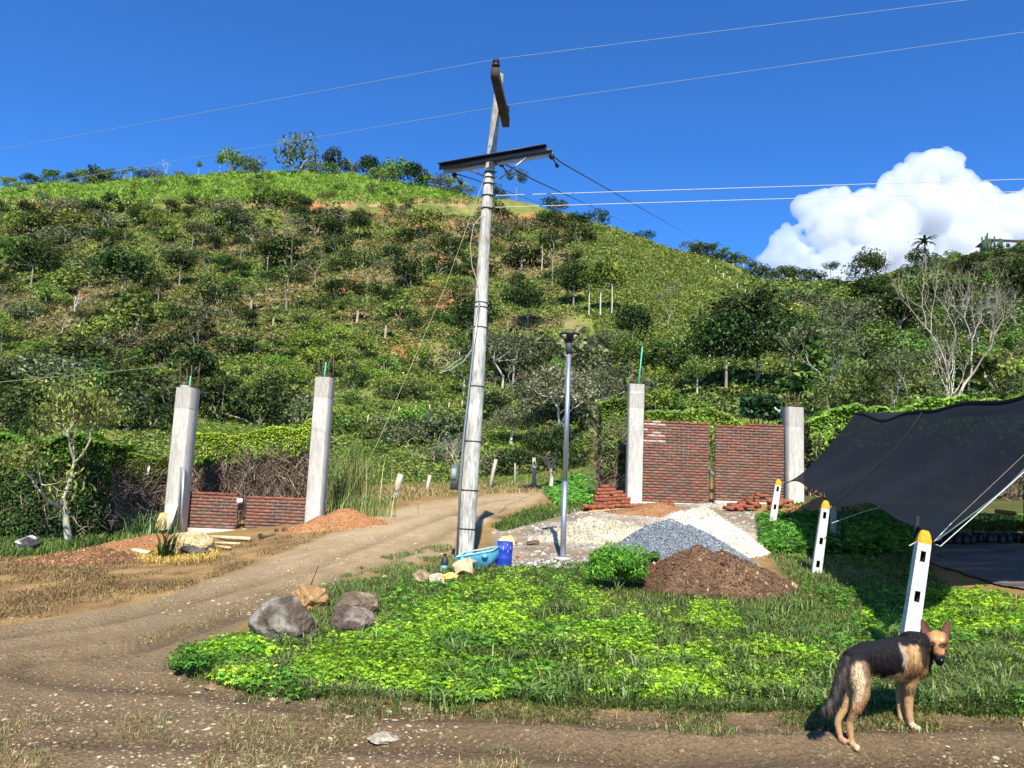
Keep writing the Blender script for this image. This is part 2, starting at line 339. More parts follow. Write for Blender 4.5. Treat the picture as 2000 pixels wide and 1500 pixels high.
def ground_col(X, Y, Z):
    px, py = proj(X, Y, Z); behind = Y < 2.5; px = np.where(behind, 1000, px); py = np.where(behind, 1900, py)
    n1 = fbm(X / 1.3, Y / 1.3, 4, 61); n2 = fbm(X * 2.2, Y * 2.2, 4, 71); n3 = fbm(X / 5, Y / 5, 3, 77); n4 = fbm(X * 9, Y * 9, 3, 79)
    near = np.clip((Y - 5.5) / 8, 0, 1)
    c = lerp(np.broadcast_to(S(124, 104, 76), X.shape + (3,)), S(184, 158, 118), near)          # bare dirt, drier up the track
    c = c * (1 + .30 * (n1 - .5) + .25 * (n2 - .5))[..., None]
    c = c * (.88 + .24 * n4)[..., None]       # pale grit
    pale_road = np.clip((vn(X * 1.1 + n1 * 3, Y * .5, 5) - .62) * 6, 0, 1) * near; c = lerp(c, S(198, 178, 138), pale_road * .35)
    if RUTS:
        for pts, dep, wd in RUTS: c = c * (1 - .30 * np.exp(-(seg_dist(X, Y, pts) / wd / 1.1) ** 2) * (.5 + n2))[..., None]
    road = soft(px, py, ROADP, 6, 3)
    c = lerp(c, lerp(np.broadcast_to(S(140, 112, 72), c.shape), S(176, 142, 88), n2) * (.8 + .4 * n1)[..., None], (1 - road) * np.clip((Y - 3) / 1, 0, 1))
    m = soft(px, py, DRYG, 8, 5); c = lerp(c, lerp(np.broadcast_to(S(128, 100, 66), c.shape), S(176, 142, 92), np.clip((n2 - .35) * 3, 0, 1)), m * .9)
    m = soft(px, py, PALE, 8, 8); c = lerp(c, lerp(np.broadcast_to(S(150, 132, 106), c.shape), S(210, 198, 168), np.clip((n1 - .35) * 3.2, 0, 1)) * (.85 + .3 * n4)[..., None], m * .9)
    m = soft(px, py, GREEN, 12, 11); c = lerp(c, lerp(S(84, 90, 46) * (.7 + .6 * n2)[..., None], S(134, 118, 82) * np.ones(X.shape + (1,)), np.clip((n1 - .52) * 7, 0, 1)), m * .85)
    m = soft(px, py, HEDGEG, 6, 15); c = lerp(c, np.broadcast_to(S(70, 92, 40), c.shape), m * .9)
    m = soft(px, py, [(1565, 955), (1700, 940), (2200, 925), (2200, 1010), (1800, 1002), (1640, 992), (1560, 985)], 6, 19); c = lerp(c, S(84, 92, 48) * (.7 + .6 * n2)[..., None], m * .9)
    # meadow beyond the fence and the hill
    k = np.clip((Y - 33.5) / 3, 0, 1)
    hp, hq = px + 26 * (fbm(X / 4, Y / 4, 3, 91) - .5) * 2, py + 16 * (fbm(X / 4, Y / 4, 3, 92) - .5) * 2
    grass = lerp(np.broadcast_to(S(98, 112, 50), c.shape), S(142, 140, 78), np.clip((n3 - .35) * 2.5, 0, 1)) * (.8 + .4 * n2)[..., None]
    midb = np.clip((fbm(X / 9, Y / 9, 3, 95) - .45) * 6, 0, 1)
    dry = lerp(np.broadcast_to(S(146, 126, 88), c.shape), S(128, 132, 74), n2)
    mid = np.clip((Y - 60) / 20, 0, 1) * (hq > 388) * (hp < 1170)
    h = lerp(grass, dry * (.85 + .3 * n1)[..., None], mid * midb)
    h = lerp(h, lerp(np.broadcast_to(S(98, 134, 44), c.shape), S(132, 162, 66), n2), ((hq < 386) & (hp < 930)) * .9)
    sp = (hp > 1130) & (hp < 1580) & (Y > 60); h = lerp(h, lerp(np.broadcast_to(S(104, 118, 52), c.shape), S(140, 146, 72), n3), sp * .9)
    ph = np.clip((hq - 388) / 4, 0, 1) * np.clip((400 - hq) / 4, 0, 1) * (hp < 960); h = lerp(h, np.broadcast_to(S(196, 150, 112), c.shape), ph * .8)
    for ox, oy, rx, ry in ORANGE:
        e = np.exp(-(((hp - ox) / rx) ** 2 + ((hq - oy) / ry) ** 2) ** 2); h = lerp(h, np.broadcast_to(S(190, 120, 80), c.shape), np.clip(e * 1.1 * np.clip((n2 + .5 * n4 - .35) * 2.5, 0, 1), 0, 1) * (Y > 60))
    c = lerp(c, h, k)
    return np.clip(c, .005, .9)
def fan(rs, az, name, mt):
    R_, A_ = np.meshgrid(rs, az, indexing='ij'); X = R_ * np.sin(A_); Y = R_ * np.cos(A_)
    Z = ground_z(X, Y); C = ground_col(X, Y, Z); n, m = X.shape; i, j = np.meshgrid(np.arange(n - 1), np.arange(m - 1), indexing='ij')
    a = (i * m + j).ravel(); f = np.stack([a, a + 1, a + m + 1, a + m], 1)[:, ::-1]
    b = MB(); b.add(np.stack([X.ravel(), Y.ravel(), Z.ravel()], 1), f, C.reshape(-1, 3)); o = b.build(name, mt, smooth=True); o['kind'] = 'structure'; return o
az = np.concatenate([np.linspace(-180, -44, 60), np.linspace(-43.9, 43.9, 760), np.linspace(44, 180, 60)]) * math.pi / 180
MGROUND = mat('ground_soil', rough=.95, ns=1.2, na=.12, fs=48, fa=.34, bump=1, bs=30, bd=.035, spec=.1, grit=(30, S(180, 160, 124), .6))
MHG = mat('hill_soil', rough=.95, ns=.5, na=.2, fs=3.5, fa=.3, bump=.8, bs=2.5, bd=.4, spec=.05)
fan(np.concatenate([[.05], np.linspace(.5, 3.4, 8), np.exp(np.linspace(math.log(3.5), math.log(48), 420))]), az, 'ground', MGROUND)
fan(np.exp(np.linspace(math.log(48), math.log(900), 330)), az, 'hill', MHG)

# ================================================================ leaf generators
def leaves(c, nrm, L, W, cols, roll=None, fold=.25, r=rng):
    """pointed leaves of four corners: c centres, nrm unit normals, L length, W width"""
    n = len(c); a = r.normal(size=(n, 3)); t = a - nrm * (a * nrm).sum(1)[:, None]
    if roll is not None: t = roll - nrm * (roll * nrm).sum(1)[:, None]
    t /= np.linalg.norm(t, axis=1)[:, None] + 1e-9; b = np.cross(nrm, t)
    L = np.broadcast_to(np.asarray(L, float), (n,))[:, None]; W = np.broadcast_to(np.asarray(W, float), (n,))[:, None]
    v = np.stack([c - t * L * .5, c + b * W * .5 + nrm * W * fold, c + t * L * .5 - nrm * L * .08, c - b * W * .5 + nrm * W * fold], 1).reshape(-1, 3)
    f = np.arange(4 * n).reshape(n, 4); return v, f, np.repeat(cols, 4, 0)
def unit(v): return v / (np.linalg.norm(v, axis=-1, keepdims=True) + 1e-9)
def pick(cols, n, r, var=.18, w=None):
    cols = np.array(cols); k = r.choice(len(cols), n, p=w); return np.clip(cols[k] * (1 + r.normal(0, var, (n, 1))) * (1 + r.normal(0, .05, (n, 3))), .003, .95)
def crown_mb(r, rx, ry, rz, cz, nclump, nleaf, lsize, cols, aspect=.45, gap=.0, flat=1.0, up=.35, cr=.34):
    """clumps of leaves filling an uneven crown"""
    mb = MB(); d = unit(r.normal(size=(nclump, 3))); d[:, 2] = np.abs(d[:, 2]) * 1.0 - .35 * (r.random(nclump) < .4)
    d = unit(d); rr = r.uniform(.45, 1.05, nclump)[:, None]; cc = d * rr * np.array([rx, ry, rz]) * .80 + [0, 0, cz]
    cR = cr * (rx + ry + rz) / 3 * r.uniform(.55, 1.25, nclump); k = r.choice(nclump, nleaf, p=(cR ** 2) / (cR ** 2).sum())
    q = unit(r.normal(size=(nleaf, 3))); rad_ = r.uniform(.55, 1.05, nleaf)[:, None] ** .7
    off = q * rad_ * cR[k][:, None]; off[:, 2] *= .75 * flat; p = cc[k] + off
    nr = unit(q * .8 + r.normal(size=(nleaf, 3)) * .55 + [0, 0, up]); cl = r.normal(1, .16, nclump)[k][:, None]
    col = np.clip(pick(cols, nleaf, r) * cl, .003, .9)
    mb.add(*leaves(p, nr, lsize * r.uniform(.6, 1.3, nleaf), lsize * aspect * r.uniform(.7, 1.2, nleaf), col, r=r)); return mb, cc
def blades(p, h, w, lean, cols, r, dirs=None, bend=.6):
    """grass blades, three sections each"""
    n = len(p); a = r.uniform(0, 2 * math.pi, n) if dirs is None else dirs; dx = np.stack([np.cos(a), np.sin(a), np.zeros(n)], 1); sx = np.stack([-np.sin(a), np.cos(a), np.zeros(n)], 1)
    h = h[:, None]; w = w[:, None]; lean = lean[:, None]; up = np.array([0, 0, 1.])
    m = p + up * h * .6 + dx * lean * h * .35; t = p + up * h * (1 - .5 * lean * bend) + dx * lean * h * 1.0
    v = np.stack([p - sx * w * .5, p + sx * w * .5, m + sx * w * .45, m - sx * w * .45, t + sx * w * .06, t - sx * w * .06], 1).reshape(-1, 3)
    k = np.arange(n)[:, None] * 6; f = np.concatenate([k + [0, 1, 2, 3], k + [3, 2, 4, 5]]); return v, f, np.repeat(cols, 6, 0)
# ================================================================ columns, walls, poles
def rotz(a): return np.array([[math.cos(a), -math.sin(a), 0], [math.sin(a), math.cos(a), 0], [0, 0, 1]])
def bevel_box(b, c, h, R, col, ch=.02, nz=10):
    """square shaft with chamfered arrises, sections up its height"""
    hx, hy, hz = h; ring = np.array([(-hx + ch, -hy), (hx - ch, -hy), (hx, -hy + ch), (hx, hy - ch), (hx - ch, hy), (-hx + ch, hy), (-hx, hy - ch), (-hx, -hy + ch)])
    vs = []
    for i in range(nz + 1):
        z = -hz + 2 * hz * i / nz; q = ring * (1 + rng.normal(0, .006)); vs.append(np.concatenate([q, np.full((8, 1), z)], 1))
    v = np.concatenate(vs) @ R.T + np.array(c)
    f = [(i * 8 + k, i * 8 + (k + 1) % 8, (i + 1) * 8 + (k + 1) % 8, (i + 1) * 8 + k) for i in range(nz) for k in range(8)]
    b.add(v, f, col); b.add(v[-8:], [tuple(range(8))], col); b.add(v[:8], [tuple(range(8))[::-1]], col)
def column(label, px, pybase, Y, pytop, w, rz, rebar, pipe=None, cap=False):
    p = GY(px, Y); p.z -= .05; top = P(px + 8, pytop, Y).z; h = top - p.z
    t = thing('concrete_column', label, 'column', p, 'unfinished concrete columns'); R = rotz(rz)
    b = MB(); bevel_box(b, (p.x, p.y, p.z + h / 2), (w / 2, w / 2, h / 2), R, S(194, 189, 175), .018, 14); 
    b.build('shaft', MCONC, t)
    zj = p.z + h * (.86 if pybase > 1000 else .80)
    b = MB(); bevel_box(b, (p.x, p.y, zj + (top - zj) / 2 + .004), (w / 2 + .003, w / 2 + .003, (top - zj) / 2), R, S(178, 172, 158), .018, 3); b.build('pour_lift', MCONC, t)
    for k, (dx, dy, L) in enumerate(rebar):
        q = np.array([p.x, p.y, 0]) + R @ np.array([dx * w * .36, dy * w * .36, 0]); b = MB()
        b.tube([(q[0], q[1], top - .1), (q[0] + rng.normal(0, .01), q[1], top + L * .5), (q[0] + rng.normal(0, .02), q[1], top + L)], .008, 6, S(118, 92, 70)); b.build('rebar', MDARK, t)
    b = MB(); q = w * .36
    for zz in (.05, .12):
        pts = [np.array([p.x, p.y, top + zz]) + R @ np.array([a * q, c * q, 0]) for a, c in ((-1, -1), (1, -1), (1, 1), (-1, 1), (-1, -1))]; b.tube(pts, .004, 5, S(120, 96, 76))
    b.build('stirrup', MDARK, t)
    if pipe:
        q = np.array([p.x, p.y, 0]) + R @ np.array([pipe[0] * w, -.1 * w, 0]); b = MB(); b.tube([(q[0], q[1], top - .2), (q[0] + pipe[2], q[1], top + pipe[1])], .017, 10, S(86, 190, 150)); b.build('conduit_pipe', MPLAS, t)
    if cap:
        b = MB(); b.box((p.x - .05, p.y, top + .03), (.09, .1, .03), R, S(205, 200, 188)); b.build('mortar_lump', MCONC, t)
    return t, p, top
A4 = [(-1, -1, .55), (1, -1, .5), (1, 1, .62), (-1, 1, .48)]
cA, pA, tA = column('tall grey concrete column with a leaning plank at its foot, leftmost of the four', 340, 1030, 17.0, 758, .37, rad(-10), A4, (.1, .28, .01), True)
cB, pB, tB = column('tall concrete column rising from an orange sand heap right of the low brick wall', 614, 1012, 17.2, 738, .34, rad(-9), A4, (-.05, .36, .02))
cC, pC, tC = column('concrete column with long green pipe on top, left edge of the high brick wall', 1237, 982, 19.6, 752, .37, rad(2), [(-1, -1, .55), (1, -1, .45), (1, 1, .5)], (.12, 1.0, .09))
cD, pD, tD = column('shorter concrete column right of the high brick wall, beside the black shade cloth', 1549, 975, 20.0, 797, .41, rad(7), [(-1, -1, .4), (-.7, 1, .45), (.6, -1, .42), (1, 1, .45)])
def brick_wall(label, x0, x1, Y, ztop0, ztop1, zbot, seed, light=False, jag=False):
    r = np.random.default_rng(seed); d = .12; ch = .072; t = thing('brick_wall', label, 'brick wall', ((x0 + x1) / 2, Y, zbot))
    n = int((max(ztop0, ztop1) - zbot) / ch); b = MB(); pal = [S(148, 100, 78), S(130, 96, 80), S(120, 98, 84), S(156, 92, 70), S(134, 108, 94), S(112, 90, 78), S(166, 100, 76)]
    for i in range(n + 1):
        z = zbot + i * ch; bl = .235; off = (i % 2) * bl / 2 + r.uniform(-.01, .01); x = x0 - off
        while x < x1 - .02:
            a, c = max(x, x0 + (r.uniform(-.02, .015) if jag else 0)), min(x + bl, x1 + (r.uniform(-.02, .02)))
            zt = ztop0 + (ztop1 - ztop0) * ((a + c) / 2 - x0) / (x1 - x0)
            if c - a > .03 and z + ch * .7 < zt:
                k = r.choice(7, p=[.2, .2, .18, .14, .12, .1, .06]); col = (pal[k] * .55 + pal[2] * .45) * r.uniform(.85, 1.12)
                if z > zt - ch * 1.8: col = S(146, 88, 70) * r.uniform(.8, 1.1)
                if light and i > n - 9 and a < x0 + .55 and r.random() < .5: col = S(186, 164, 144)
                g = .008; b.box(((a + c) / 2, Y + r.uniform(-.010, .004), z + ch / 2 + r.uniform(-.003, .003)), ((c - a) / 2 - g, d / 2, ch / 2 - .0065), None, col)
            x += bl
    b.build('brickwork', MBRICK, t)
    m = MB(); zt = lambda f: ztop0 + (ztop1 - ztop0) * f - ch * 1.1
    v = [(x0 + .012, Y - .048, zbot - .1), (x1 - .012, Y - .048, zbot - .1), (x1 - .012, Y - .048, zt(1)), (x0 + .012, Y - .048, zt(0))]; v2 = [(a, Y + .05, c) for a, _, c in v]
    m.add(v + v2, [(0, 1, 2, 3), (5, 4, 7, 6), (3, 2, 6, 7), (0, 3, 7, 4), (1, 5, 6, 2), (0, 4, 5, 1)], S(128, 110, 96)); m.build('mortar', MCONC, t)
    f = MB(); f.box(((x0 + x1) / 2, Y - .03, zbot - .09), ((x1 - x0) / 2, .16, .09), None, S(190, 182, 166)); f.build('footing', MCONC, t)
    return t
YW = 17.3; xa = P(360, 990, YW).x; xb = P(466, 990, YW).x; xc = P(482, 990, YW).x; xd = P(599, 990, YW).x
brick_wall('low brick wall panel beside the leftmost column, pale tube standing at its end', xa, xb, YW, P(400, 960, YW).z, P(466, 964, YW).z, P(420, 1032, YW).z, 1)
brick_wall('low brick wall panel running into the orange sand heap', xc, xd, YW, P(482, 963, YW).z, P(598, 971, YW).z, P(530, 1034, YW).z, 2)
YW = 19.9; xa2 = P(1254, 900, YW).x; xb2 = P(1384, 900, YW).x; xc2 = P(1396, 900, YW).x; xd2 = P(1530, 900, YW).x
brick_wall('high brick wall panel with pale mortar-smeared bricks at its upper left', xa2, xb2, YW, P(1255, 822, YW).z, P(1384, 825, YW).z, P(1320, 982, YW).z, 3, True, True)
brick_wall('high brick wall panel between the narrow gap and the short column', xc2, xd2, YW, P(1396, 827, YW).z, P(1530, 830, YW).z, P(1460, 980, YW).z, 4, False, True)
for (x, Yq, zt, zb, lab) in ((P(474, 1000, 17.3).x, 17.3, P(474, 950, 17.3).z, P(474, 1032, 17.3).z, 'thin rusty rebar cage standing in the gap of the low brick wall'), (P(1390, 900, 19.9).x, 19.9, P(1390, 905, 19.9).z, P(1390, 984, 19.9).z, 'thin dark rebar cage standing in the gap of the high brick wall')):
    t = thing('rebar_cage', lab, 'rebar', (x, Yq, zb))
    for dx, dy in ((-.05, -.05), (.05, -.05), (.05, .05), (-.05, .05)):
        b = MB(); b.tube([(x + dx, Yq + dy, zb - .05), (x + dx + .01, Yq + dy, zt + rng.uniform(-.15, .1))], .008, 6, S(86, 66, 54)); b.build('rebar', MDARK, t)
    z = zb + .1
    while z < zt - .1:
        b = MB(); b.tube([(x + a, Yq + c, z) for a, c in ((-.055, -.055), (.055, -.055), (.055, .055), (-.055, .055), (-.055, -.055))], .004, 4, S(80, 64, 54)); b.build('stirrup', MDARK, t); z += .15
def plank(name, label, cat, a, b_, w, th, col, m=None, side=(1, 0, 0), group=None):
    a = np.array(a, float); b_ = np.array(b_, float); t = b_ - a; L = np.linalg.norm(t); t /= L; s_ = np.array(side, float); s_ -= t * (s_ @ t); s_ /= np.linalg.norm(s_); n = np.cross(t, s_)
    R = np.stack([s_, n, t], 1); b = MB(); b.box((a + b_) / 2, (w / 2, th / 2, L / 2), R, col); o = b.build(name, m or MWOOD, loc=tuple(a)); return tag(o, label, cat, group)
plank('plank', 'wide pale plank leaning on the leftmost concrete column', 'plank', P(322, 1034, 16.4), P(338, 985, 16.72), .22, .03, S(222, 214, 192))
plank('board', 'short yellow board leaning left of the pale plank', 'board', P(310, 1036, 16.3), P(322, 1002, 16.6), .20, .03, S(214, 188, 128))
o = MB().tube([P(352, 1036, 16.75), P(360, 912, 16.8)], .028, 10, S(196, 196, 192)).build('steel_tube', MSTEEL, loc=P(352, 1036, 16.75)); tag(o, 'pale vertical metal tube standing against the right face of the leftmost column', 'tube')
o = MB().tube([P(346, 1036, 16.7), P(354, 912, 16.8)], .02, 8, S(120, 120, 118)).build('form_strip', MDARK, loc=P(346, 1036, 16.7)); tag(o, 'thin grey form strip just left of the pale vertical tube', 'strip')
o = MB(); o.box(P(468, 978, 17.1), (.06, .06, .05), rotz(.4), S(238, 238, 232)); tag(o.build('plastic_cup', MPLAS, loc=P(468, 978, 17.1)), 'small white plastic cup on the rebar in the low wall gap', 'cup')

# ---------------------------------------------------------------- utility pole
pb = G(905, 1100); YP = pb.y; pb.z -= .15
pt = P(973, 146, YP + .02); PB = np.array(pb); PT = np.array(pt)
def pole_at(s): return PB + (PT - PB) * s
up = thing('utility_pole', 'leaning weathered utility pole with a timber crossarm on top and a steel one below', 'utility pole', pb)
ss = np.linspace(0, 1, 28); cc_ = [pole_at(s) + np.array([.045 * math.sin(s * 7), 0, 0]) * s for s in ss]
rr_ = [.136 - .078 * s for s in ss]
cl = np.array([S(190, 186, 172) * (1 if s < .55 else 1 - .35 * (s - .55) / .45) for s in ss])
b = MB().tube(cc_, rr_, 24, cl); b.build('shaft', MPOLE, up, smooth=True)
def sz(py):   # fraction up the pole for an image row
    lo, hi = 0, 1
    for _ in range(30):
        m = (lo + hi) / 2; q = pole_at(m); y = proj(q[0], q[1], q[2])[1]
        if y > py: lo = m
        else: hi = m
    return m
for py in (1085, 1032, 957, 862, 755, 640, 601, 592):
    s = sz(py); q = pole_at(s); r_ = .142 - .085 * s + .002 + .045 * 0; d_ = (PT - PB) / np.linalg.norm(PT - PB); q = q + np.array([.045 * math.sin(s * 7) * s, 0, 0])
    b = MB(); b.tube([q - d_ * .006, q + d_ * .006], r_ + .004, 20, S(70, 68, 64)); b.build('wire_band', MDARK, up)
for py in (340, 350, 385, 410, 318, 362):
    s = sz(py); q = pole_at(s) + np.array([.045 * math.sin(s * 7) * s, 0, 0]); r_ = .142 - .085 * s; b = MB(); b.tube([q, q + np.array([0, 0, .02])], r_ + .008, 16, S(40, 38, 36)); b.tube([q + np.array([.03, -r_, 0]), q + np.array([.12, -r_ - .02, 0])], .008, 6, S(40, 38, 36)); b.build('steel_strap', MDARK, up)
# timber crossarm, roughly in line with the view, seen from below
a0 = np.array(P(962, 141, YP - 1.05)); a1 = np.array(P(986, 216, YP + .42)); a1[2] = a0[2] - .02
t_ = (a1 - a0) / np.linalg.norm(a1 - a0); s_ = np.cross(t_, [0, 0, 1]); s_ /= np.linalg.norm(s_); n_ = np.cross(s_, t_)
aim = (a0 + a1) / 2; b = MB(); b.box(aim + s_ * .03, (.055, np.linalg.norm(a1 - a0) / 2, .075), np.stack([s_, t_, n_], 1), S(66, 58, 48)); b.build('timber_crossarm', MWOOD, up)
def insul(q, name='insulator'):
    q = np.array(q); prof = [(0, .018), (.05, .02), (.055, .055), (.085, .062), (.10, .04), (.115, .036), (.12, .05), (.15, .046), (.17, .03), (.185, .01)]
    b = MB(); b.tube([q + [0, 0, z] for z, _ in prof], [r for _, r in prof], 16, S(48, 30, 24)); b.build(name, MPLAS, up, smooth=True)
i1 = a0 + t_ * .08 + s_ * .03 + [0, 0, .07]; i2 = a1 - t_ * .1 + s_ * .03 + [0, 0, .07]
insul(i1); insul(i2)
# steel double crossarm
def channel(p0, p1, name, col):
    p0 = np.array(p0); p1 = np.array(p1); t = p1 - p0; L = np.linalg.norm(t); t /= L; s = np.cross(t, [0, 0, 1]); s /= np.linalg.norm(s); R = np.stack([s, t, np.cross(s, t)], 1)
    b = MB(); m = (p0 + p1) / 2; b.box(m, (.004, L / 2, .045), R, col); b.box(m + s * .034 + R[:, 2] * .043, (.03, L / 2, .004), R, col); 
    for k in np.linspace(-.9, .9, 9): b.box(m + t * L / 2 * k - s * .006, (.003, .012, .008), R, S(200, 190, 170))
    b.build(name, MSTEEL, up)
YA = YP
c0, c1 = P(858, 327, YA + .15), P(1068, 290, YA - .55); d0, d1 = P(866, 335, YA + .35), P(1080, 300, YA - .30)
channel(c0, c1, 'steel_crossarm', S(82, 84, 84)); channel(d0, d1, 'steel_crossarm', S(176, 178, 172))
for a, c in ((P(1028, 308, YA - .22), P(975, 350, YA - .1)), (P(915, 332, YA + .15), P(948, 345, YA))):
    b = MB(); b.tube([a, c], .014, 6, S(150, 150, 146)); b.build('brace', MSTEEL, up)
# conduit and meter box
cd = [P(936, 592, YP - .12), P(925, 680, YP - .13), P(905, 860, YP - .15), P(899, 940, YP - .17), P(893, 1085, YP - .17)]
MB().tube([np.array(q) - [.0, 0, 0] for q in cd], .016, 8, S(168, 168, 162)).build('conduit', MSTEEL, up)
b = MB(); b.box(P(888, 932, YP - .1), (.05, .07, .18), None, S(96, 100, 92)); mb_ = b.build('meter_box', MDARK, up)
b = MB(); b.box(P(886, 926, YP - .175), (.035, .006, .08), None, S(150, 158, 150)); b.build('meter_window', MPLAS, mb_) if False else b.build('meter_window', MPLAS, up)
b = MB(); b.tube([P(945, 415, YP - .1), P(925, 440, YP - .1), P(918, 480, YP - .1), P(922, 520, YP - .1), P(934, 555, YP - .12), P(936, 595, YP - .12)], .005, 6, S(186, 180, 160)); b.build('service_cable', MWIRE, up)
b = MB(); b.tube([P(921, 683, YP - .14), P(905, 706, YP - .16), P(880, 722, YP - .2), P(858, 728, YP - .25), P(866, 724, YP - .2), P(900, 700, YP - .16)], .004, 6, S(206, 200, 184)); b.build('cable_loop', MWIRE, up)
def wire(label, pts, r=.008, col=S(196, 190, 170), sag=0, name='power_line', group='overhead lines', n=40):
    pts = [np.array(p, float) for p in pts]; out = []
    for a, c in zip(pts[:-1], pts[1:]):
        for k in range(n): s = k / n; q = a * (1 - s) + c * s; q = q - [0, 0, sag * 4 * s * (1 - s)]; out.append(q)
    out.append(pts[-1]); o = MB().tube(out, r, 6, col, cap=False).build(name, MWIRE, loc=tuple(pts[0])); return tag(o, label, 'power line', group)
wtop = i1 + [0, 0, .17]; w2 = i2 + [0, 0, .17]
def ext(a, c, k): a = np.array(a); c = np.array(c); return a + (c - a) * k
wire('topmost overhead line, running over the first insulator', [ext(wtop, P(0, 292, 14.5), 1.5), wtop, ext(wtop, P(1890, 0, 8.6), 1.6)], .0045, S(120, 150, 176))
wire('second overhead line from the top, running across the far end of the timber crossarm', [ext(w2, P(0, 372, 17.5), 1.4), w2, ext(w2, P(2000, 63, 9.5), 1.4)], .0045, S(120, 150, 176))
q1 = np.array(pole_at(sz(386))) + [.1, -.1, 0]; q2 = np.array(pole_at(sz(409))) + [.1, -.1, 0]
wire('upper of the two cream lines leaving the pole to the right', [q1, ext(q1, P(2000, 350, 13.5), 1.3)], .005, S(216, 208, 176))
wire('lower of the two cream lines leaving the pole to the right', [q2, ext(q2, P(2000, 374, 13.5), 1.3)], .005, S(216, 208, 176))
wire('dark line falling from the right end of the steel crossarm to the hill', [P(1076, 302, YA - .35), P(1100, 320, YA + 2), P(1350, 462, 150)], .011, S(30, 30, 32), .0)
wire('dark line falling from the middle of the steel crossarm behind the pole', [P(978, 316, YA), P(1040, 350, YA + 3), P(1225, 436, 150)], .011, S(30, 30, 32), .0)
wire('dark line leaving the left end of the steel crossarm behind the pole', [P(880, 336, YA + .3), P(925, 350, YA + 4), P(1090, 410, 150)], .011, S(30, 30, 32), .0)
for q in ((1074, 300, YA - .4), (975, 315, YA), (883, 336, YA + .3)):
    b = MB(); a = np.array(P(*q)); d_ = np.array([.25, .55, -.12]); d_ /= np.linalg.norm(d_)
    b.tube([a, a + d_ * .06, a + d_ * .061, a + d_ * .10, a + d_ * .101, a + d_ * .2, a + d_ * .28, a + d_ * .281, a + d_ * .33], [.012, .012, .04, .04, .012, .010, .010, .028, .028], 10, S(28, 24, 24)); b.build('strain_insulator', MPLAS, up)
gp = G(597, 1118); wire('thin guy wire slanting from the pole down to the boulders', [pole_at(sz(335)) + np.array([-.06, -.05, 0]), P(870, 560, YP - .25), P(735, 870, 10.2), np.array(gp)], .0028, S(190, 176, 130), name='guy_wire')
wire('thin pale line low on the left in front of the hillside', [P(-60, 752, 30), P(320, 716, 38)], .012, S(150, 176, 140))

# ---------------------------------------------------------------- solar street lamp
lb = G(1099, 1090); YL = lb.y; lt = P(1112, 660, YL)
sl_ = thing('street_lamp', 'slim galvanised solar street lamp with a flared dark head', 'street lamp', lb)
v = np.array(lt) - np.array(lb); b = MB(); b.tube([np.array(lb) - [0, 0, .1], np.array(lb) + v * .34], .043, 20, S(176, 182, 190)); b.tube([np.array(lb) + v * .335, np.array(lb) + v * .93], .038, 20, S(176, 182, 190)); b.build('post', MSTEEL, sl_, smooth=True)
MB().tube([np.array(lb) + v * .925, np.array(lb) + v * .985], .046, 20, S(74, 76, 84)).build('sleeve', MDARK, sl_, smooth=True)
MB().tube([np.array(lb) - [0, 0, .02], np.array(lb) + [0, 0, .012]], .13, 20, S(188, 186, 180)).build('base_plate', MCONC, sl_)
q = np.array(lb) + v * .985; dz = v / np.linalg.norm(v); R4 = .17; b = MB(); hd = []
ring = lambda r, z, k=8: [q + dz * z + np.array([r * math.cos(2 * math.pi * i / k + .39), r * math.sin(2 * math.pi * i / k + .39), 0]) for i in range(k)]
b.add(np.array(ring(.055, 0) + ring(.075, .015) + ring(R4, .095) + ring(R4, .108)), [(j * 8 + i, j * 8 + (i + 1) % 8, (j + 1) * 8 + (i + 1) % 8, (j + 1) * 8 + i) for j in range(3) for i in range(8)] + [tuple(range(24, 32)), tuple(range(8))[::-1]], S(40, 40, 42)); b.build('lamp_head', MDARK, sl_)
b = MB(); b.tube([q - dz * .03, q + dz * .02], .05, 16, S(30, 30, 32)); b.build('collar', MDARK, sl_)
r1 = ring(.085, .021); r2 = ring(R4 - .012, .087)
for i in range(8):
    if i % 2: continue
    f0, f1, f2, f3 = r1[i], r1[(i + 1) % 8], r2[(i + 1) % 8], r2[i]; m = (f0 + f1 + f2 + f3) / 4; o = m - q; o[2] = -.06; o = o / np.linalg.norm(o) * .004
    b = MB(); k = [m + (f - m) * .8 + o for f in (f0, f1, f2, f3)]; b.add(np.array(k + [x - o * .7 for x in k]), [(0, 1, 2, 3), (7, 6, 5, 4), (0, 4, 5, 1), (1, 5, 6, 2), (2, 6, 7, 3), (3, 7, 4, 0)], S(196, 190, 170)); b.build('led_panel', MPLAS, sl_)
b = MB(); b.box(q + dz * .112, (.1, .1, .004), None, S(24, 28, 44)); b.build('solar_panel', MPLAS, sl_)

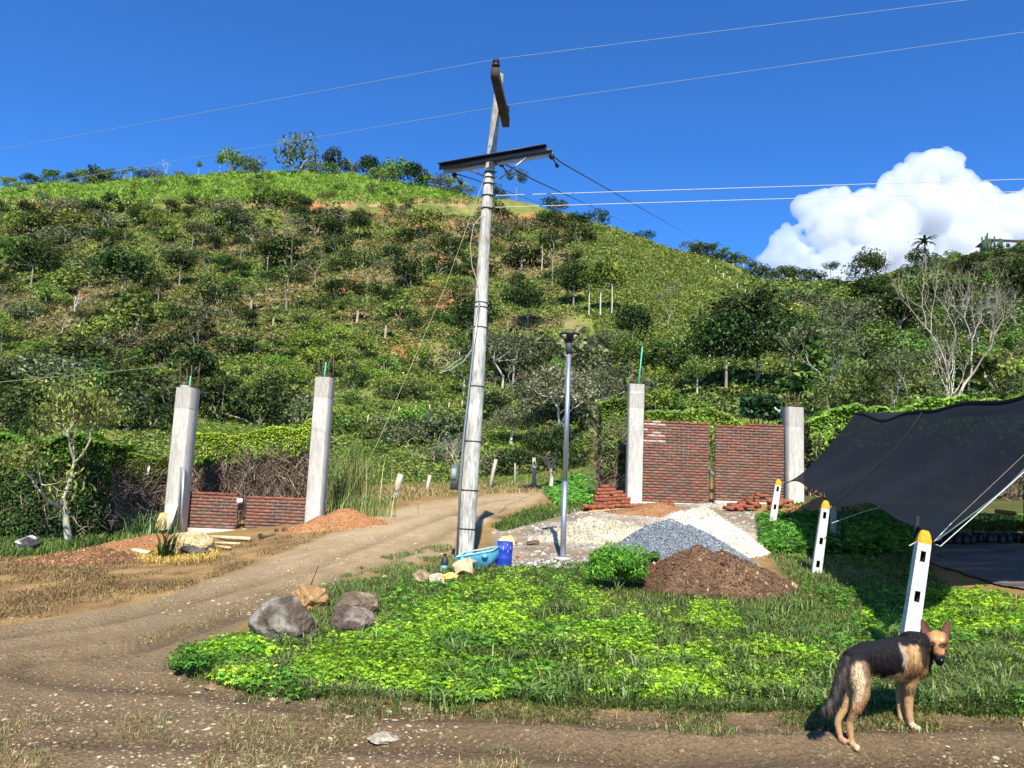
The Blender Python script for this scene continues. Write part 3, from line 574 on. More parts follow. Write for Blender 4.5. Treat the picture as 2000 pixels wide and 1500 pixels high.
# ---------------------------------------------------------------- heaps
OCT = np.array([[1, 0, 0], [-1, 0, 0], [0, 1, 0], [0, -1, 0], [0, 0, 1], [0, 0, -1.]]); OCF = np.array([[0, 2, 4], [2, 1, 4], [1, 3, 4], [3, 0, 4], [2, 0, 5], [1, 2, 5], [3, 1, 5], [0, 3, 5]])
def heap(name, label, cat, pk, rx, ry, cols, m, seed, edge=None, peaks=None, pw=1.0, lumps=.05, n=110, grain=None):
    """loose material: pk = (px,py,Y) of the crest; rx, ry radii of the foot"""
    r = np.random.default_rng(seed); c = P(*pk); H = c.z - gz(c.x, c.y)
    g = np.linspace(-1.15, 1.15, n); U_, V_ = np.meshgrid(g, g); X = c.x + U_ * rx; Y = c.y + V_ * ry
    th = np.arctan2(V_, U_); wob = 1 + .22 * (fbm(np.cos(th) * 1.6 + seed, np.sin(th) * 1.6, 3, seed) - .5) * 2
    z = np.zeros_like(X) - .02
    for (dx, dy, hh, sc_) in (peaks or [(0, 0, 1, 1)]):
        d = np.hypot(U_ - dx, V_ - dy) / wob / sc_; z = np.maximum(z, hh * H * np.clip(1 - (d ** pw), -.3, 1) - hh * H * .10 * np.exp(-(d / .18) ** 2))
    z = z + H * lumps * (fbm(X * 5, Y * 5, 4, seed) - .5) * 2 + H * lumps * 1.2 * (fbm(X * 1.8, Y * 1.8, 2, seed + 3) - .5) * 2
    Z = ground_z(X, Y) + np.where(z > .005, z, -.06); cc = lerp(np.broadcast_to(cols[0], X.shape + (3,)), cols[1], np.clip((fbm(X * 3, Y * 3, 4, seed + 9) - .3) * 2.5, 0, 1))
    i, j = np.meshgrid(np.arange(n - 1), np.arange(n - 1), indexing='ij'); a = (i * n + j).ravel(); f = np.stack([a, a + 1, a + n + 1, a + n], 1)
    keep = (z[:-1, :-1] > -.01 * 0 - .03 + .0).ravel() | (z[1:, 1:] > -.0).ravel(); f = f[keep] if keep.any() else f
    b = MB(); b.add(np.stack([X.ravel(), Y.ravel(), Z.ravel()], 1), f, cc.reshape(-1, 3))
    if grain:
        for (ng, gs, gc) in grain:
            gu = r.uniform(-1.25, 1.25, (ng * 2, 2)); ia = np.clip(((gu[:, 0] + 1.15) / 2.3 * (n - 1)).astype(int), 0, n - 1); ib = np.clip(((gu[:, 1] + 1.15) / 2.3 * (n - 1)).astype(int), 0, n - 1); zz = np.where(np.abs(gu).max(1) < 1.14, z[ib, ia], -.01)
            kp = (zz > .0) | (r.random(len(zz)) < .10 * (np.hypot(gu[:, 0], gu[:, 1]) < 1.2)); gu, ia, ib, zz = gu[kp][:ng], ia[kp][:ng], ib[kp][:ng], zz[kp][:ng]; gx = X[ib, ia] + r.normal(0, .008, len(zz)); gy = Y[ib, ia] + r.normal(0, .008, len(zz)); p_ = np.stack([gx, gy, ground_z(gx, gy) + np.maximum(zz, 0) + .002], 1); q_ = len(p_)
            V = OCT[None] * (1 + r.normal(0, .25, (q_, 6, 1))) * (gs * r.lognormal(0, .4, q_))[:, None, None] * r.uniform(.6, 1.3, (q_, 1, 3)); Q = r.uniform(0, 6.28, q_); cq, sq_ = np.cos(Q)[:, None], np.sin(Q)[:, None]; V = np.stack([V[..., 0] * cq - V[..., 1] * sq_, V[..., 0] * sq_ + V[..., 1] * cq, V[..., 2]], -1) + p_[:, None]
            b.add(V.reshape(-1, 3), (np.arange(q_)[:, None, None] * 6 + OCF[None]).reshape(-1, 3), np.repeat(pick(gc, q_, r, .15), 6, 0))
    o = b.build(name, m, smooth=False, loc=(c.x, c.y, gz(c.x, c.y))); return tag(o, label, cat)
SC = [S(108, 82, 60), S(126, 98, 72), S(94, 72, 54)]
heap('earth_heap', 'dark brown earth heap with pale stones, nearest heap on the grass', 'earth heap', (1392, 1054, 9.45), .98, .85, (S(104, 78, 58), S(124, 96, 72)), MSOIL, 11, peaks=[(-.20, 0, 1, .85), (.12, -.02, .9, .95)], lumps=.07, pw=.9, grain=[(9000, .008, SC), (500, .018, SC), (500, .010, [S(190, 160, 120), S(170, 140, 104)]), (26, .032, [S(196, 164, 126), S(160, 140, 118)])])
GCC = [S(140, 146, 148), S(164, 170, 172), S(116, 122, 126), S(186, 190, 190)]
heap('gravel_heap', 'blue-grey crushed gravel heap behind the brown earth heap', 'gravel heap', (1316, 1003, 11.6), 1.0, 1.1, (S(120, 128, 134), S(140, 148, 152)), MGRAVEL, 12, peaks=[(-.05, 0, 1, 1.0), (.22, 0, .86, 1)], pw=.95, lumps=.03, grain=[(26000, .008, GCC)])
heap('sand_heap', 'cream white sand heap behind the grey gravel', 'sand heap', (1374, 979, 13.2), 1.02, 1.1, (S(190, 182, 160), S(212, 204, 182)), MSAND, 13, peaks=[(0, 0, 1, 1), (-.35, .1, .8, .8)], lumps=.035, pw=.95, grain=[(3000, .010, [S(206, 198, 176), S(176, 166, 144)])])
heap('sand_heap', 'low spread-out cream sand heap behind the street lamp', 'sand heap', (1168, 1008, 13.6), 1.05, .8, (S(176, 164, 136), S(204, 194, 168)), MSAND, 14, lumps=.26, pw=.75, grain=[(4500, .013, [S(206, 196, 170), S(170, 158, 132)])])
OG = [S(168, 122, 82), S(146, 104, 70), S(186, 140, 98)]
heap('sand_heap', 'orange sand heap in front of the high brick wall', 'sand heap', (1285, 979, 17.4), .95, .8, (S(146, 104, 68), S(164, 122, 82)), MSAND, 15, peaks=[(0, 0, 1, 1), (-.5, 0, .55, .7)], pw=.9, grain=[(2500, .010, OG)])
heap('sand_heap', 'orange sand heap right of the short column under the shade cloth', 'sand heap', (1612, 961, 17.6), 1.1, 1.0, (S(150, 104, 68), S(168, 118, 78)), MSAND, 16, peaks=[(.1, 0, 1, 1), (-.4, -.1, .6, .8)], pw=.85, lumps=.08, grain=[(3500, .011, OG)])
heap('sand_heap', 'orange sand heap at the foot of the second column, by the track', 'sand heap', (667, 988, 16.0), .98, .9, (S(164, 114, 74), S(180, 128, 84)), MSAND, 17, peaks=[(0, 0, 1, .95), (-.35, -.1, .7, .8)], pw=.85, lumps=.07, grain=[(3500, .010, OG)])
heap('sand_heap', 'orange sand bank behind the pale boulder and cut poles', 'sand heap', (308, 1040, 14.6), 1.0, .8, (S(156, 110, 72), S(172, 122, 80)), MSAND, 18, peaks=[(0, 0, 1, 1), (-.4, 0, .7, .7)], pw=.85, lumps=.1, grain=[(3000, .010, OG)])
heap('earth_heap', 'reddish brown earth heap between the lichen stone and the cut poles', 'earth heap', (166, 1061, 12.6), .92, .8, (S(124, 92, 64), S(146, 108, 76)), MSOIL, 19, peaks=[(.15, 0, 1, .8), (-.3, -.1, .72, .8)], lumps=.14, pw=.85, grain=[(4500, .011, [S(136, 98, 68), S(114, 82, 58), S(162, 122, 86)]), (500, .014, [S(196, 160, 112)])])

# ---------------------------------------------------------------- rocks
def rockmesh(r, rx, ry, rz, seed, rough=.34, sub=4, cut=12):
    import bmesh
    bm = bmesh.new(); bmesh.ops.create_icosphere(bm, subdivisions=sub, radius=1); v = np.array([x.co[:] for x in bm.verts]); f = np.array([[q.index for q in fa.verts] for fa in bm.faces]); bm.free()
    for _ in range(cut):     # flat broken faces
        n = unit(r.normal(size=3)); d = r.uniform(.58, .82); h = v @ n; v = v - np.clip(h - d, 0, None)[:, None] * n * .92
    o = r.uniform(0, 50, 3); q = v * 2.2 + o; k = fbm(q[:, 0] + q[:, 2], q[:, 1] - q[:, 2], 4, seed) - .5; v = v * (1 + rough * k)[:, None]
    return v * [rx, ry, rz], f
def boulder(name, label, px, py, w, h, col, seed, dY=0, col2=None, ratio=.8, m=None, rot=0):
    r = np.random.default_rng(seed); g = G(px, py + h * .45); g.y += dY; g.z = gz(g.x, g.y); s = g.y / F; v, f = rockmesh(r, w * s / 2, w * s / 2 * ratio, h * s * .62, seed); v = v @ rotz(rot).T
    c = np.broadcast_to(col, v.shape).copy()
    if col2 is not None:
        k = np.clip((fbm(v[:, 0] * 9 + seed, v[:, 2] * 9 + v[:, 1] * 5, 4, seed) - .52) * 9, 0, 1)[:, None] * .8; c = c * (1 - k) + col2 * k
    b = MB(); b.add(v + np.array([g.x, g.y, g.z + h * s * .38]), f, c); o = b.build(name, m or MROCK, loc=(g.x, g.y, g.z)); o.data.polygons.foreach_set('use_smooth', np.zeros(len(f), bool)); return tag(o, label, 'rock')
boulder('boulder', 'large dark grey boulder with white lichen stains, nearest the track', 550, 1213, 124, 86, S(98, 86, 72), 22, col2=S(150, 142, 126))
boulder('boulder', 'tan yellow angular boulder behind the dark one', 606, 1167, 82, 52, S(178, 140, 92), 29, col2=S(164, 122, 84))
boulder('boulder', 'greyish tan boulder with dry grass over it, upper right of the group', 692, 1178, 92, 62, S(122, 106, 84), 24, col2=S(152, 134, 104))
boulder('boulder', 'low brown-grey boulder with pale spots, lowest right of the group', 694, 1214, 96, 48, S(96, 82, 72), 25, col2=S(150, 134, 118))
boulder('stone', 'flat tan stone half sunk in the grass left of the blue tub', 828, 1128, 50, 24, S(168, 144, 112), 26)
boulder('stone', 'white and black lichen-spotted stone on the grass by the left hedge', 54, 1062, 66, 30, S(76, 72, 68), 27, col2=S(226, 224, 218))
boulder('boulder', 'pale yellow boulder beside the cut poles on the left', 368, 1058, 92, 52, S(212, 184, 134), 28, col2=S(196, 164, 112))
boulder('stone', 'dark grey flat stone in front of the pale yellow boulder', 378, 1074, 66, 20, S(96, 92, 84), 30)
for k, (px, py, w, h) in enumerate(((556, 1034, 14, 8), (540, 1036, 10, 6), (572, 1031, 12, 6))):
    boulder('stone', ['brown stone chunk in front of the low wall by the orange sand', 'small dark stone chunk left of two others before the low wall', 'flat tan stone nearest the orange sand before the low wall'][k], px, py, w, h, [S(120, 84, 62), S(96, 70, 54), S(190, 150, 116)][k], 50 + k)
boulder('stone', 'flat pale stone slab lying in the dirt near the bottom of the view', 748, 1440, 58, 14, S(176, 164, 140), 61)
boulder('stone', 'flat pinkish stone at the left tip of the green weeds', 410, 1343, 26, 9, S(160, 136, 108), 62)
boulder('stone', 'pale stone stuck in the lower right side of the brown earth heap', 1447, 1142, 18, 11, S(206, 172, 132), 63)
boulder('stone', 'small tan stone on the left side of the brown earth heap', 1352, 1137, 12, 7, S(200, 166, 130), 64)
boulder('stone', 'whitish rock at the base of the second wooden fence post', 772, 968, 16, 12, S(190, 186, 172), 65)
# ---------------------------------------------------------------- loose bricks
ORD = ['first', 'second', 'third', 'fourth', 'fifth', 'sixth', 'seventh', 'eighth', 'ninth', 'tenth', 'eleventh', 'twelfth']
def brick_at(lab, grp, spots, seed):
    r = np.random.default_rng(seed); me = None; rows = []
    for (x, y, z, a, tl) in spots:
        if me is None:
            b = MB(); bb = b.box((0, 0, 0), (.12, .06, .038), None, S(150, 92, 68)); o = b.build('brick', MBR2, loc=None); me = o
        else: o = me.copy(); COL.objects.link(o)
        o.location = (x, y, z); o.rotation_euler = (tl * .5, tl, a); tag(o, lab, 'brick', grp); rows.append(o)
    return rows
MBR2 = mat('loose_brick', ns=5, na=.25, fs=40, fa=.25, bump=.5, bs=40, bd=.006, spec=.1, vary=.12)
r = np.random.default_rng(5); sp = []; Yb = 18.6
xL = P(1164, 985, Yb).x
for lv, (n, x0) in enumerate(((10, 0), (8, 0), (8, .02), (7, .01), (6, .04), (4, .08), (1, .2))):
    for k in range(n):
        head = (k + lv) % 3 == 0; x = xL + x0 + k * .105 + r.normal(0, .008)
        y = Yb + r.normal(0, .015); sp.append((x, y, gz(x, Yb) + .02 + .038 + lv * .078, (math.pi / 2 if not (lv == 6) else 0) + r.normal(0, .06), r.normal(0, .01)))
bl_ = brick_at('', 'bricks stacked beside the column', sp, 1); kk = 0
for lv, (n, x0) in enumerate(((10, 0), (8, 0), (8, 0), (7, 0), (6, 0), (4, 0), (1, 0))):
    for k in range(n):
        bl_[kk]['label'] = f"red brick in the stepped stack, {['bottom', 'second', 'third', 'fourth', 'fifth', 'sixth', 'topmost'][lv]} course, {ORD[k]} from the left" if lv < 6 else 'single red brick lying flat on top of the stepped stack'; kk += 1
sp = [];
for k in range(10):
    x = P(1146, 995, 17.9).x + (k % 5) * .13 + r.normal(0, .02); y = 17.9 + r.normal(0, .1); sp.append((x, y, gz(x, y) + .04 + .07 * (k // 5), r.uniform(0, 3), r.normal(0, .1)))
for k in range(7):
    x = P(1250, 985, 18.9).x + k * .12; y = 18.8 + r.normal(0, .05); sp.append((x, y, gz(x, y) + .04, r.uniform(0, 3), r.normal(0, .15)))
brick_at('loose red brick lying on the ground at either end of the stepped stack', 'bricks fallen round the stack', sp, 2)
sp = []
for k in range(36):
    px = 1440 + abs(r.normal(0, 1)) * 0 + r.uniform(-22, 80) ; Y = 18.3 + r.uniform(-.4, .5); x = P(px, 985, Y).x; c = 1 - abs(px - 1482) / 62; lv = r.uniform(0, max(.05, .30 * c)); sp.append((x, Y, gz(x, Y) + .03 + lv, r.uniform(0, 3), r.normal(0, .35)))
brick_at('loose red brick in the tumbled pile before the high wall', 'bricks in the tumbled pile', sp, 3)
sp = []
for k in range(12):
    px = r.uniform(1522, 1546); Y = 18.4 + r.uniform(-.2, .2); x = P(px, 985, Y).x; sp.append((x, Y, gz(x, Y) + .04 + (k // 4) * .075, r.normal(0, .2), r.normal(0, .05)))
brick_at('loose red brick in the small pile at the foot of the short column', 'bricks by the short column', sp, 4)
# ================================================================ hill vegetation
def grow(r, mb, p, d, L, rad_, depth, tips, spread=.55, grav=.08, n=6, col=(.3, .27, .2), nb=(2, 3), shrink=.72, wob=.12, thick=.64):
    p = np.array(p, float); pts = [p]; rs = [rad_]; q = p; dd = unit(np.array(d, float)); k = 4 if depth > 1 else 3
    for i in range(k):
        dd = unit(dd + r.normal(0, wob, 3) + [0, 0, grav]); q = q + dd * L / k; pts.append(q); rs.append(rad_ * (1 - (1 - thick) * (i + 1) / k))
    mb.tube(pts, rs, n if depth > 1 else max(4, n - 2), col, cap=False)
    tips.append((q, dd, depth))
    if depth > 0:
        for b in range(r.integers(nb[0], nb[1] + 1)):
            a = unit(np.cross(dd, r.normal(size=3))); e = unit(dd + a * spread * r.uniform(.7, 1.4)); st = q if b == 0 else pts[-2] + (q - pts[-2]) * r.random()
            grow(r, mb, st, e, L * shrink * r.uniform(.75, 1.2), rs[-1] * .85, depth - 1, tips, spread, grav, n, col, nb, shrink, wob, thick)
def tip_leaves(r, tips, nper, R, lsize, cols, maxd=1, aspect=.4, up=.3, droop=0):
    pts = [t for t in tips if t[2] <= maxd]; n = nper * len(pts); c = np.repeat(np.array([t[0] for t in pts]), nper, 0)
    q = unit(r.normal(size=(n, 3))); p = c + q * (r.random(n) ** .5)[:, None] * R * [1, 1, .7]; nr = unit(q * .6 + r.normal(size=(n, 3)) * .6 + [0, 0, up]); cl = np.repeat(r.normal(1, .15, len(pts)), nper)[:, None]
    roll = None
    if droop: roll = r.normal(size=(n, 3)) * .4 + [0, 0, -droop]
    mb = MB(); mb.add(*leaves(p, nr, lsize * r.uniform(.6, 1.3, n), lsize * aspect * r.uniform(.7, 1.2, n), np.clip(pick(cols, n, r) * cl, .003, .9), roll=roll, r=r)); return mb
GD = [S(56, 76, 38), S(72, 94, 46), S(44, 62, 34), S(94, 110, 58)]            # dark bushes
GM = [S(106, 134, 58), S(128, 152, 68), S(90, 116, 50), S(146, 162, 84)]         # mid green
GY_ = [S(128, 156, 58), S(150, 172, 70), S(108, 138, 52)]                       # fresh yellow green
GG = [S(122, 128, 92), S(144, 146, 108), S(100, 112, 78), S(86, 98, 62)]        # grey green
WHT = S(204, 196, 176); GREYB = S(150, 140, 120)
PROT = {}
def proto_bush(key, cols, seed, rx=1, rz=.8, nc=16, nl=750, ls=.14, gap=0):
    r = np.random.default_rng(seed); t = thing(key, '', '', (0, 0, 0)); mb, cc = crown_mb(r, rx, rx, rz, rz * .45, nc, nl, ls, cols, aspect=.55); mb.build('foliage', MHILL, t)
    b = MB()
    for k in range(5):
        e = cc[k % len(cc)]; b.tube([(r.normal(0, .04), r.normal(0, .04), -.15), e * [.4, .4, .5], e], [.035, .025, .008], 4, GREYB, cap=False)
    b.build('stem', MBARK, t); PROT.setdefault(key, []).append([t, rz * 1.35, False])
def proto_tree(key, cols, seed, H=1, crx=.35, cz=.7, crz=.25, nc=14, nl=800, ls=.07, trunk=.022, bark=WHT, ntr=1, depth=2):
    r = np.random.default_rng(seed); t = thing(key, '', '', (0, 0, 0)); b = MB(); mb, cc = crown_mb(r, crx, crx, crz, cz, nc, nl, ls, cols, aspect=.5, up=.5, cr=.42)
    for q in range(ntr):
        bx = r.normal(0, .05, 2) * (ntr > 1); top = np.array([bx[0] * 2, bx[1] * 2, cz - crz * .3])
        b.tube([(bx[0], bx[1], -.05), ((bx[0] + r.normal(0, .012)), bx[1], top[2] * .5), top], [trunk, trunk * .8, trunk * .6], 6, bark, cap=False)
        for e in cc[q::ntr][:7]: b.tube([top, top * .5 + e * .5 + r.normal(0, .015, 3), e], [trunk * .5, trunk * .35, trunk * .15], 4, bark, cap=False)
    b.build('trunk', MBARK, t); mb.build('crown', MHILL, t); PROT.setdefault(key, []).append([t, cz + crz * .95, False])
def proto_bare(key, seed, col, H=1.0, leaf=None):
    r = np.random.default_rng(seed); t = thing(key, '', '', (0, 0, 0)); b = MB(); tips = []
    grow(r, b, (0, 0, -.03), (0, 0, 1), .32, .018, 4, tips, spread=.7, grav=.05, n=5, col=col, nb=(2, 3), shrink=.72)
    b.build('branches', MBARK, t)
    if leaf: tip_leaves(r, tips, 5, .07, .045, leaf, 1).build('foliage', MHILL, t)
    h = max(q[0][2] for q in tips); PROT.setdefault(key, []).append([t, h, False])
def proto_banana(key, seed):
    r = np.random.default_rng(seed); t = thing(key, '', '', (0, 0, 0)); b = MB(); b.tube([(0, 0, -.03), (.01, 0, .25), (.0, .01, .52)], [.05, .042, .03], 7, S(168, 156, 116), cap=False); b.build('trunk', MBARK, t)
    m = MB()
    for k in range(9):
        a = k * 2.4 + r.normal(0, .2); dx = np.array([math.cos(a), math.sin(a), 0]); sx = np.array([-math.sin(a), math.cos(a), 0]); el = r.uniform(.3, 1.2); L = r.uniform(.38, .55); pts = []; p = np.array([0, 0, .5]); 
        for i in range(6):
            s = i / 5; pts.append(p.copy()); e = el - s * r.uniform(.8, 1.4); p = p + (dx * math.cos(e) + np.array([0, 0, 1]) * math.sin(e)) * L / 5
        v = []; 
        for i, q in enumerate(pts): w = .075 * math.sin(math.pi * (.12 + .86 * i / 5)); v += [q - sx * w + [0, 0, .02], q, q + sx * w + [0, 0, .02]]
        f = [(i * 3 + j, i * 3 + j + 1, i * 3 + j + 4, i * 3 + j + 3) for i in range(5) for j in range(2)]; m.add(v, f, S(120, 150, 78) * r.uniform(.7, 1.25))
    m.build('leaves', MHILL, t); PROT.setdefault(key, []).append([t, .98, False])
for k in range(5): proto_bush('dark_bush', GD, 100 + k, 1, .8, 16 + k, 800)
for k in range(4): proto_bush('green_bush', GM, 120 + k, 1, .7, 14, 700)
for k in range(3): proto_bush('bright_bush', GY_, 130 + k, 1, .65, 14, 700)
for k in range(3): proto_bush('grey_bush', GG, 140 + k, 1, .75, 16, 500)
for k in range(5): proto_tree('broadleaf_tree', GD, 150 + k, crx=.44, cz=.56, crz=.42, nc=26, nl=1800, ls=.06, trunk=.02, bark=GREYB)
for k in range(3): proto_tree('light_tree', GM, 160 + k, crx=.42, cz=.58, crz=.40, nc=24, nl=1500, ls=.06, bark=WHT)
for k in range(3): proto_tree('slender_tree', GM + GY_, 170 + k, crx=.19, cz=.66, crz=.34, nc=16, nl=1000, ls=.045, trunk=.012, bark=WHT)
for k in range(3): proto_tree('umbrella_tree', GD, 180 + k, crx=.48, cz=.82, crz=.15, nc=14, nl=800, ls=.06, trunk=.018, bark=GREYB)
for k in range(2): proto_tree('grey_tree', GG, 190 + k, crx=.46, cz=.54, crz=.44, nc=30, nl=2200, ls=.05, trunk=.02, bark=WHT, ntr=2)
for k in range(2): proto_bare('bare_tree', 200 + k, WHT)
for k in range(2): proto_bare('twiggy_tree', 210 + k, S(150, 136, 116), leaf=[S(150, 136, 100), S(128, 130, 84)])
for k in range(2): proto_banana('banana_plant', 220 + k)
CAT = dict(dark_bush='bush', green_bush='bush', bright_bush='bush', grey_bush='bush', broadleaf_tree='tree', light_tree='tree', slender_tree='tree', umbrella_tree='tree', grey_tree='tree', bare_tree='bare tree', twiggy_tree='tree', banana_plant='banana plant')
placed = []
def put(kind, px, py, hpx, label, group=None, wide=1.0, seed=None, Y=None):
    if Y is None:
        for q in range(14):
            Y = float(solve(px, py + 3 * q)[0])
            if not np.isnan(Y) and Y < 215: break
        else: return None
        py = py + 3 * q
        d = ray(np.float64(px), np.float64(py)); x = d[0] / d[1] * Y; z = gz(x, Y)
    else:
        g = GY(px, Y, py); x, z = g.x, g.z
    i = rng.integers(len(PROT[kind])); pr = PROT[kind][i]; s = hpx / F * Y * 1.03 / pr[1]; sw = s * wide; rz = rng.uniform(0, 6.28)
    o = pr[0]
    if pr[2]: o = dup(o, (x, Y, z - .02 * s), rz, (sw, sw, s))
    else: o.location = (x, Y, z - .02 * s); o.rotation_euler = (0, 0, rz); o.scale = (sw, sw, s); pr[2] = True
    o.name = kind; tag(o, label, CAT[kind]);
    if group: o['group'] = group
    elif 'group' in o: del o['group']
    placed.append((px, py, hpx)); return o
# ---- skyline and other marked plants (px, py of the foot, height)
put('grey_bush', 578, 332, 80, 'tallest grey-green tree on the skyline, left of centre', wide=.72)
put('dark_bush', 657, 326, 46, 'dark rounded tree on the skyline just right of the tall grey-green one', wide=.9)
put('dark_bush', 716, 326, 42, 'dark jagged tree on the skyline, third along from the tall grey-green one', wide=1.15)
put('green_bush', 772, 330, 46, 'thin pale-branched tree on the skyline near the right end of the meadow')
put('dark_bush', 803, 336, 44, 'dense dark tree on the skyline above the right end of the meadow', wide=1.1)
put('umbrella_tree', 1008, 382, 62, 'spreading umbrella-topped tree on the ridge behind the utility pole', wide=.85)
put('dark_bush', 968, 374, 30, 'dark bush below the umbrella-topped ridge tree')
put('slender_tree', 387, 326, 32, 'thin lone sapling on the skyline left of the tree cluster')
put('slender_tree', 428, 326, 34, 'pale-stemmed sapling at the left edge of the skyline cluster', wide=1.6)
put('green_bush', 452, 329, 50, 'loose-leaved tree in the skyline cluster left of the tall grey-green tree', wide=.8)
put('grey_bush', 484, 329, 36, 'low grey-green tree closing the skyline cluster on its right', wide=1.1)
put('bare_tree', 325, 330, 40, 'white leafless tree on the left part of the skyline')
put('grey_bush', 300, 330, 24, 'grey bush beside the white leafless skyline tree')
put('slender_tree', 242, 328, 24, 'left one of two tiny saplings on the far left skyline', wide=1.5)
put('slender_tree', 256, 327, 26, 'right one of two tiny saplings on the far left skyline', wide=1.5)
for k, (px, py, h) in enumerate(((20, 345, 20), (60, 342, 22), (100, 340, 24), (135, 338, 20), (165, 334, 28), (190, 334, 30), (215, 333, 24), (275, 330, 18), (350, 327, 12))):
    put('dark_bush' if k % 2 else 'green_bush', px, py, h, f'low bush in the row along the left skyline, {ORD[k]} from the left', 'bushes along the left skyline', wide=1.2)
for k, (px, py, h) in enumerate(((620, 326, 26), (640, 326, 22), (690, 325, 24), (740, 326, 24), (760, 328, 26), (830, 340, 26), (860, 345, 30), (885, 352, 26), (905, 358, 22))):
    put('green_bush' if k % 2 else 'grey_bush', px, py, h, f'low bush between the skyline trees right of centre, {ORD[k]} from the left', 'bushes between the skyline trees', wide=1.2)
put('dark_bush', 1080, 405, 26, 'dark bush on the falling ridge right of the utility pole', wide=1.4); put('dark_bush', 1166, 424, 30, 'round dark tree-like bush alone on the falling ridge', wide=1.0)
put('dark_bush', 1258, 452, 18, 'small dark bush lower on the falling ridge', wide=1.5); put('grey_bush', 1345, 480, 22, 'grey-green bush at the foot of the falling ridge before the bananas', wide=1.3)
for k, (px, py, h) in enumerate(((1368, 490, 30), (1392, 494, 36), (1412, 502, 36), (1432, 506, 34), (1452, 512, 32), (1470, 518, 34), (1490, 522, 32), (1508, 528, 24))):
    put('banana_plant', px, py, h, f'banana plant in the row on the saddle, {ORD[k]} from the left', 'banana plants on the saddle', wide=1.2)
for k, (px, py, h) in enumerate(((1375, 500, 26), (1405, 512, 24), (1440, 520, 26), (1475, 530, 26), (1505, 538, 26), (1535, 545, 28), (1560, 548, 30), (1590, 552, 26))):
    put('dark_bush', px, py, h, f'dark bush in the belt under the banana row, {ORD[k]} from the left', 'bushes under the banana row', wide=1.3)
for px, py, h, lab in ((490, 610, 60, 'upper left banana plant of four on the open slope'), (533, 638, 56, 'pale banana plant below the upper left one, between the left columns'), (697, 632, 62, 'banana plant above the second column, left of another'), (752, 664, 62, 'banana plant just above the largest orange soil patch')):
    put('banana_plant', px, py, h, lab, wide=1.0)
put('umbrella_tree', 1078, 562, 115, 'tall white-stemmed tree with dark crown right of the utility pole', wide=.75)
put('slender_tree', 1058, 528, 80, 'pale double-stemmed tree beside the tall white-stemmed one', wide=1.2)
for k, (px, py, h) in enumerate(((1150, 618, 105), (1172, 622, 130), (1194, 620, 115))): put('slender_tree', px, py, h, ['left', 'middle', 'right'][k] + ' one of three tall thin-stemmed trees above the lamp', wide=1.15)
put('dark_bush', 1020, 528, 60, 'dark green bushy tree on bare soil right of the utility pole'); put('dark_bush', 800, 560, 62, 'lone dark rounded bush on the bare slope left of the pole')
put('broadleaf_tree', 235, 598, 120, 'largest dark tree on the left slope, with shade under it', wide=1.1); put('twiggy_tree', 322, 650, 60, 'pale leaning half-bare tree on the left slope') if False else put('bare_tree', 145, 618, 60, 'pale leafless tree on the left slope below the large dark tree')
put('bare_tree', 120, 655, 46, 'broken pale stem low on the left slope'); put('twiggy_tree', 380, 705, 90, 'brown twiggy tree above the first concrete column')
put('twiggy_tree', 560, 480, 80, 'brown thin-leaved tree in the upper middle of the slope'); put('twiggy_tree', 1305, 640, 90, 'grey-brown thin tree on the green right-hand slope')
put('dark_bush', 432, 822, 76, 'round dark bush above the clipped hedge, near the first column'); put('dark_bush', 505, 828, 84, 'dark brownish bush above the clipped hedge, between the columns')
put('dark_bush', 545, 790, 60, 'dark bush higher up behind the second column'); put('grey_bush', 590, 826, 60, 'grey-green bush just left of the second column')
for px, py, h, k, lab in ((912, 690, 125, 'broadleaf_tree', 'tall dark tree seen against the left side of the utility pole'), (1030, 640, 95, 'broadleaf_tree', 'dark tree on the slope between the utility pole and the lamp head'), (1120, 600, 95, 'broadleaf_tree', 'dark tree left of the three thin-stemmed trees'), (1235, 690, 105, 'broadleaf_tree', 'dark tree above the green-pipe column on the spur edge'), (1000, 760, 120, 'grey_tree', 'grey-green tree low on the slope right of the pole'), (60, 560, 95, 'broadleaf_tree', 'large dark tree near the left edge halfway up the hill'), (350, 560, 80, 'broadleaf_tree', 'dark tree halfway up the hill above the first column'), (1075, 470, 70, 'broadleaf_tree', 'dark tree just under the falling ridge right of the pole'), (700, 470, 60, 'broadleaf_tree', 'dark tree high on the bare slope above the second column')):
    put(k, px, py, h, lab, wide=1.0)
